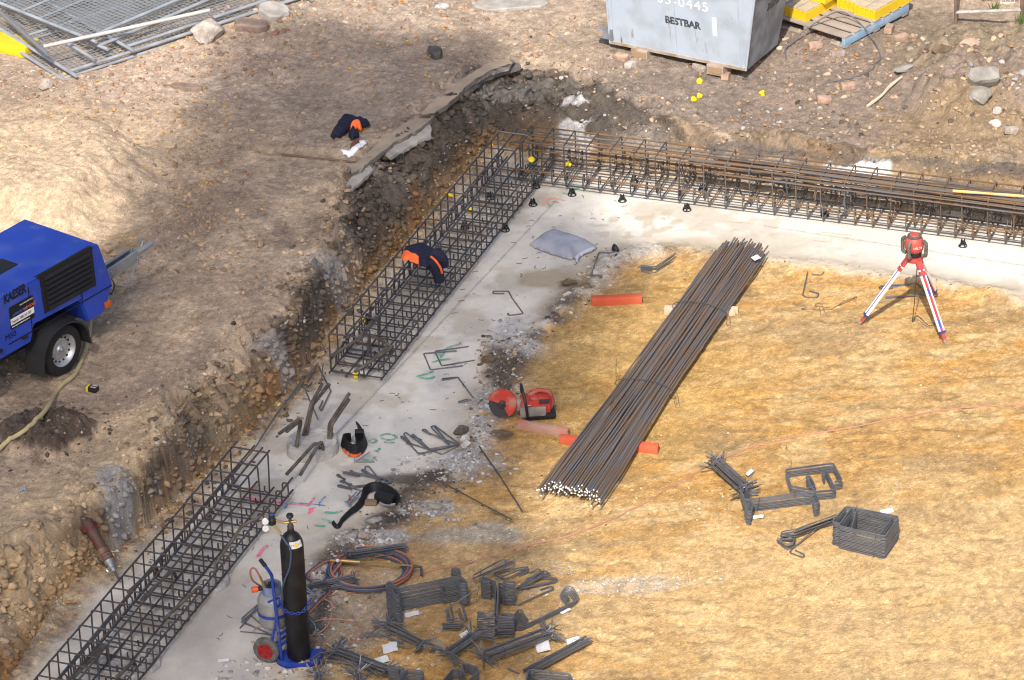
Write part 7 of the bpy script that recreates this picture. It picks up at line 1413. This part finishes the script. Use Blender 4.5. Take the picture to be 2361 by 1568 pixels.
def grass():
    rnd = random.Random(6)
    for (u, v, n, lab) in ((2356, 52, 60, 'tuft of green grass at the right edge below the steel frame'), (2290, 24, 26, 'small tuft of green grass in front of the white wire crate')):
        p = T(u, v); mb = MB()
        for k in range(n):
            a = rnd.uniform(0, 6.28); r = rnd.uniform(0, .07); x, y = r * math.cos(a), r * math.sin(a); L = rnd.uniform(.04, .12); b = rnd.uniform(0, 6.28); w_ = .004
            mb.add([(x - w_, y, 0), (x + w_, y, 0), (x + math.cos(b) * L * .5, y + math.sin(b) * L * .5, L)], [(0, 1, 2)])
        tag(mb.build('grass_tuft', mat('grass_green', (.07, .13, .02), .7, var=.4), loc=p), lab, 'grass')
grass()
def battery():
    p = T(*Q(0, 2)((858, 480))[0], .03); e = empty('battery_pack', p, 'small black and yellow battery pack on the earth below the compressor', 'battery pack', rz=-.4)
    MB().bbox((0, 0, 0), (.10, .07, .05), b=.006).build('case', mPlasticK, e); MB().bbox((-.045, 0, 0), (.022, .074, .052), b=.004).build('side_band', mat('band_yellow', (.65, .55, .01), .5), e)
    for k in (-1, 1): MB().box((.015, k * .018, .026), (.06, .012, .004)).build('contact_strip', mat('strip_grey', (.45, .46, .48), .5), e)
battery()
drape('black_rag', 'small black scrap on the bank at far left above the blue scrap', 'scrap', Q(0, 2)((62, 1215), (100, 1195), (128, 1200), (95, 1222)), floor_z(25, 1086), .03, [mPlasticK], fold=.6, seed=16, step=.007)
# ---- spray marks on the concrete
def spray(lines, wd, m):
    mb = MB()
    for L in lines:
        P = smooth_path([Vector(G(a[0], a[1], 0)) for a in L], 6); n = len(P); rnd = random.Random(int(L[0][0]))
        D = []
        for a, b in zip(P, P[1:]):
            k = max(1, int((b - a).length / .025)); D += [a + (b - a) * i / k for i in range(k)]
        D.append(P[-1]); vs = []
        for i, p in enumerate(D):
            t = (D[min(i + 1, len(D) - 1)] - D[max(i - 1, 0)]).normalized(); nn = Vector((-t.y, t.x, 0)); w_ = wd * rnd.uniform(.65, 1.2) * (.5 if i in (0, len(D) - 1) else 1)
            for s_ in (-1, 0, 1): q = p + nn * w_ * s_ * .5; vs.append((q.x, q.y, hz(q.x, q.y) + .005))
        mb.add(vs, [(i * 3 + k, i * 3 + k + 1, (i + 1) * 3 + k + 1, (i + 1) * 3 + k) for i in range(len(D) - 1) for k in range(2)])
    return tag(mb.build('spray_mark', m), kind='structure')
def spray_mat(name, c):
    m = mat(name, c, .85, vscale=22, col2=(.46, .435, .395), lo=.46, hi=.64); return m
GR = spray_mat('spray_green', (.10, .36, .24)); PK = spray_mat('spray_pink', (.78, .12, .25)); BU = spray_mat('spray_blue', (.10, .22, .50)); OR_ = spray_mat('spray_orange', (.85, .30, .16))
spray([Q12((1480, 345), (1560, 320), (1640, 290)), Q12((1500, 350), (1600, 360), (1650, 340)), Q12((1700, 170), (1760, 80), (1900, 40)), Q12((1620, 210), (1700, 190), (1800, 175)), Q12((1640, 140), (1740, 130))], .035, GR)
spray([Q12((1040, 935), (1080, 915), (1110, 930), (1085, 950), (1045, 945)), Q12((1140, 890), (1200, 870), (1280, 885), (1290, 910), (1220, 925), (1150, 905)), Q12((1180, 945), (1280, 950)), Q12((1090, 1030), (1130, 1020), (1140, 1000)), Q12((985, 1105), (1060, 1115), (1100, 1075))], .03, GR)
spray([Q13((625, 20), (720, 30), (800, 10)), Q13((540, 145), (640, 155)), Q13((610, 75), (690, 120), (720, 125))], .035, GR); spray([Q21((470, 215), (520, 225)), Q21((510, 150), (560, 175), (640, 160), (660, 130)), Q20((0, 0), (5, 5))], .03, GR) if False else spray([Q21((470, 212), (520, 225)), Q21((510, 150), (560, 175), (640, 160), (660, 130))], .03, GR)
spray([Q21((275, 335), (345, 265), (490, 282)), Q21((285, 320), (330, 280))], .025, OR_); spray([Q12((-120, 1475), (200, 1500), (480, 1530)), Q12((480, 1535), (540, 1455)), Q12((480, 1568), (550, 1548)), Q(0, 2)((2220, 1450), (2361, 1470)), Q(0, 2)((2290, 1400), (2361, 1345))], .028, PK); spray([Q12((290, 1495), (640, 1530)), Q12((580, 1515), (640, 1445)), Q12((265, 1560), (305, 1490))], .022, BU)
spray([Q13((475, 50), (520, 0)), Q13((15, 435), (60, 370), (105, 325))], .04, PK); spray([Q21((1950, 470), (2200, 490)), Q21((2010, 570), (2060, 545), (2160, 580)), Q31((460, 570), (780, 605)), Q31((600, 600), (560, 660), (410, 645))], .02, spray_mat('spray_peach', (.75, .48, .34)))
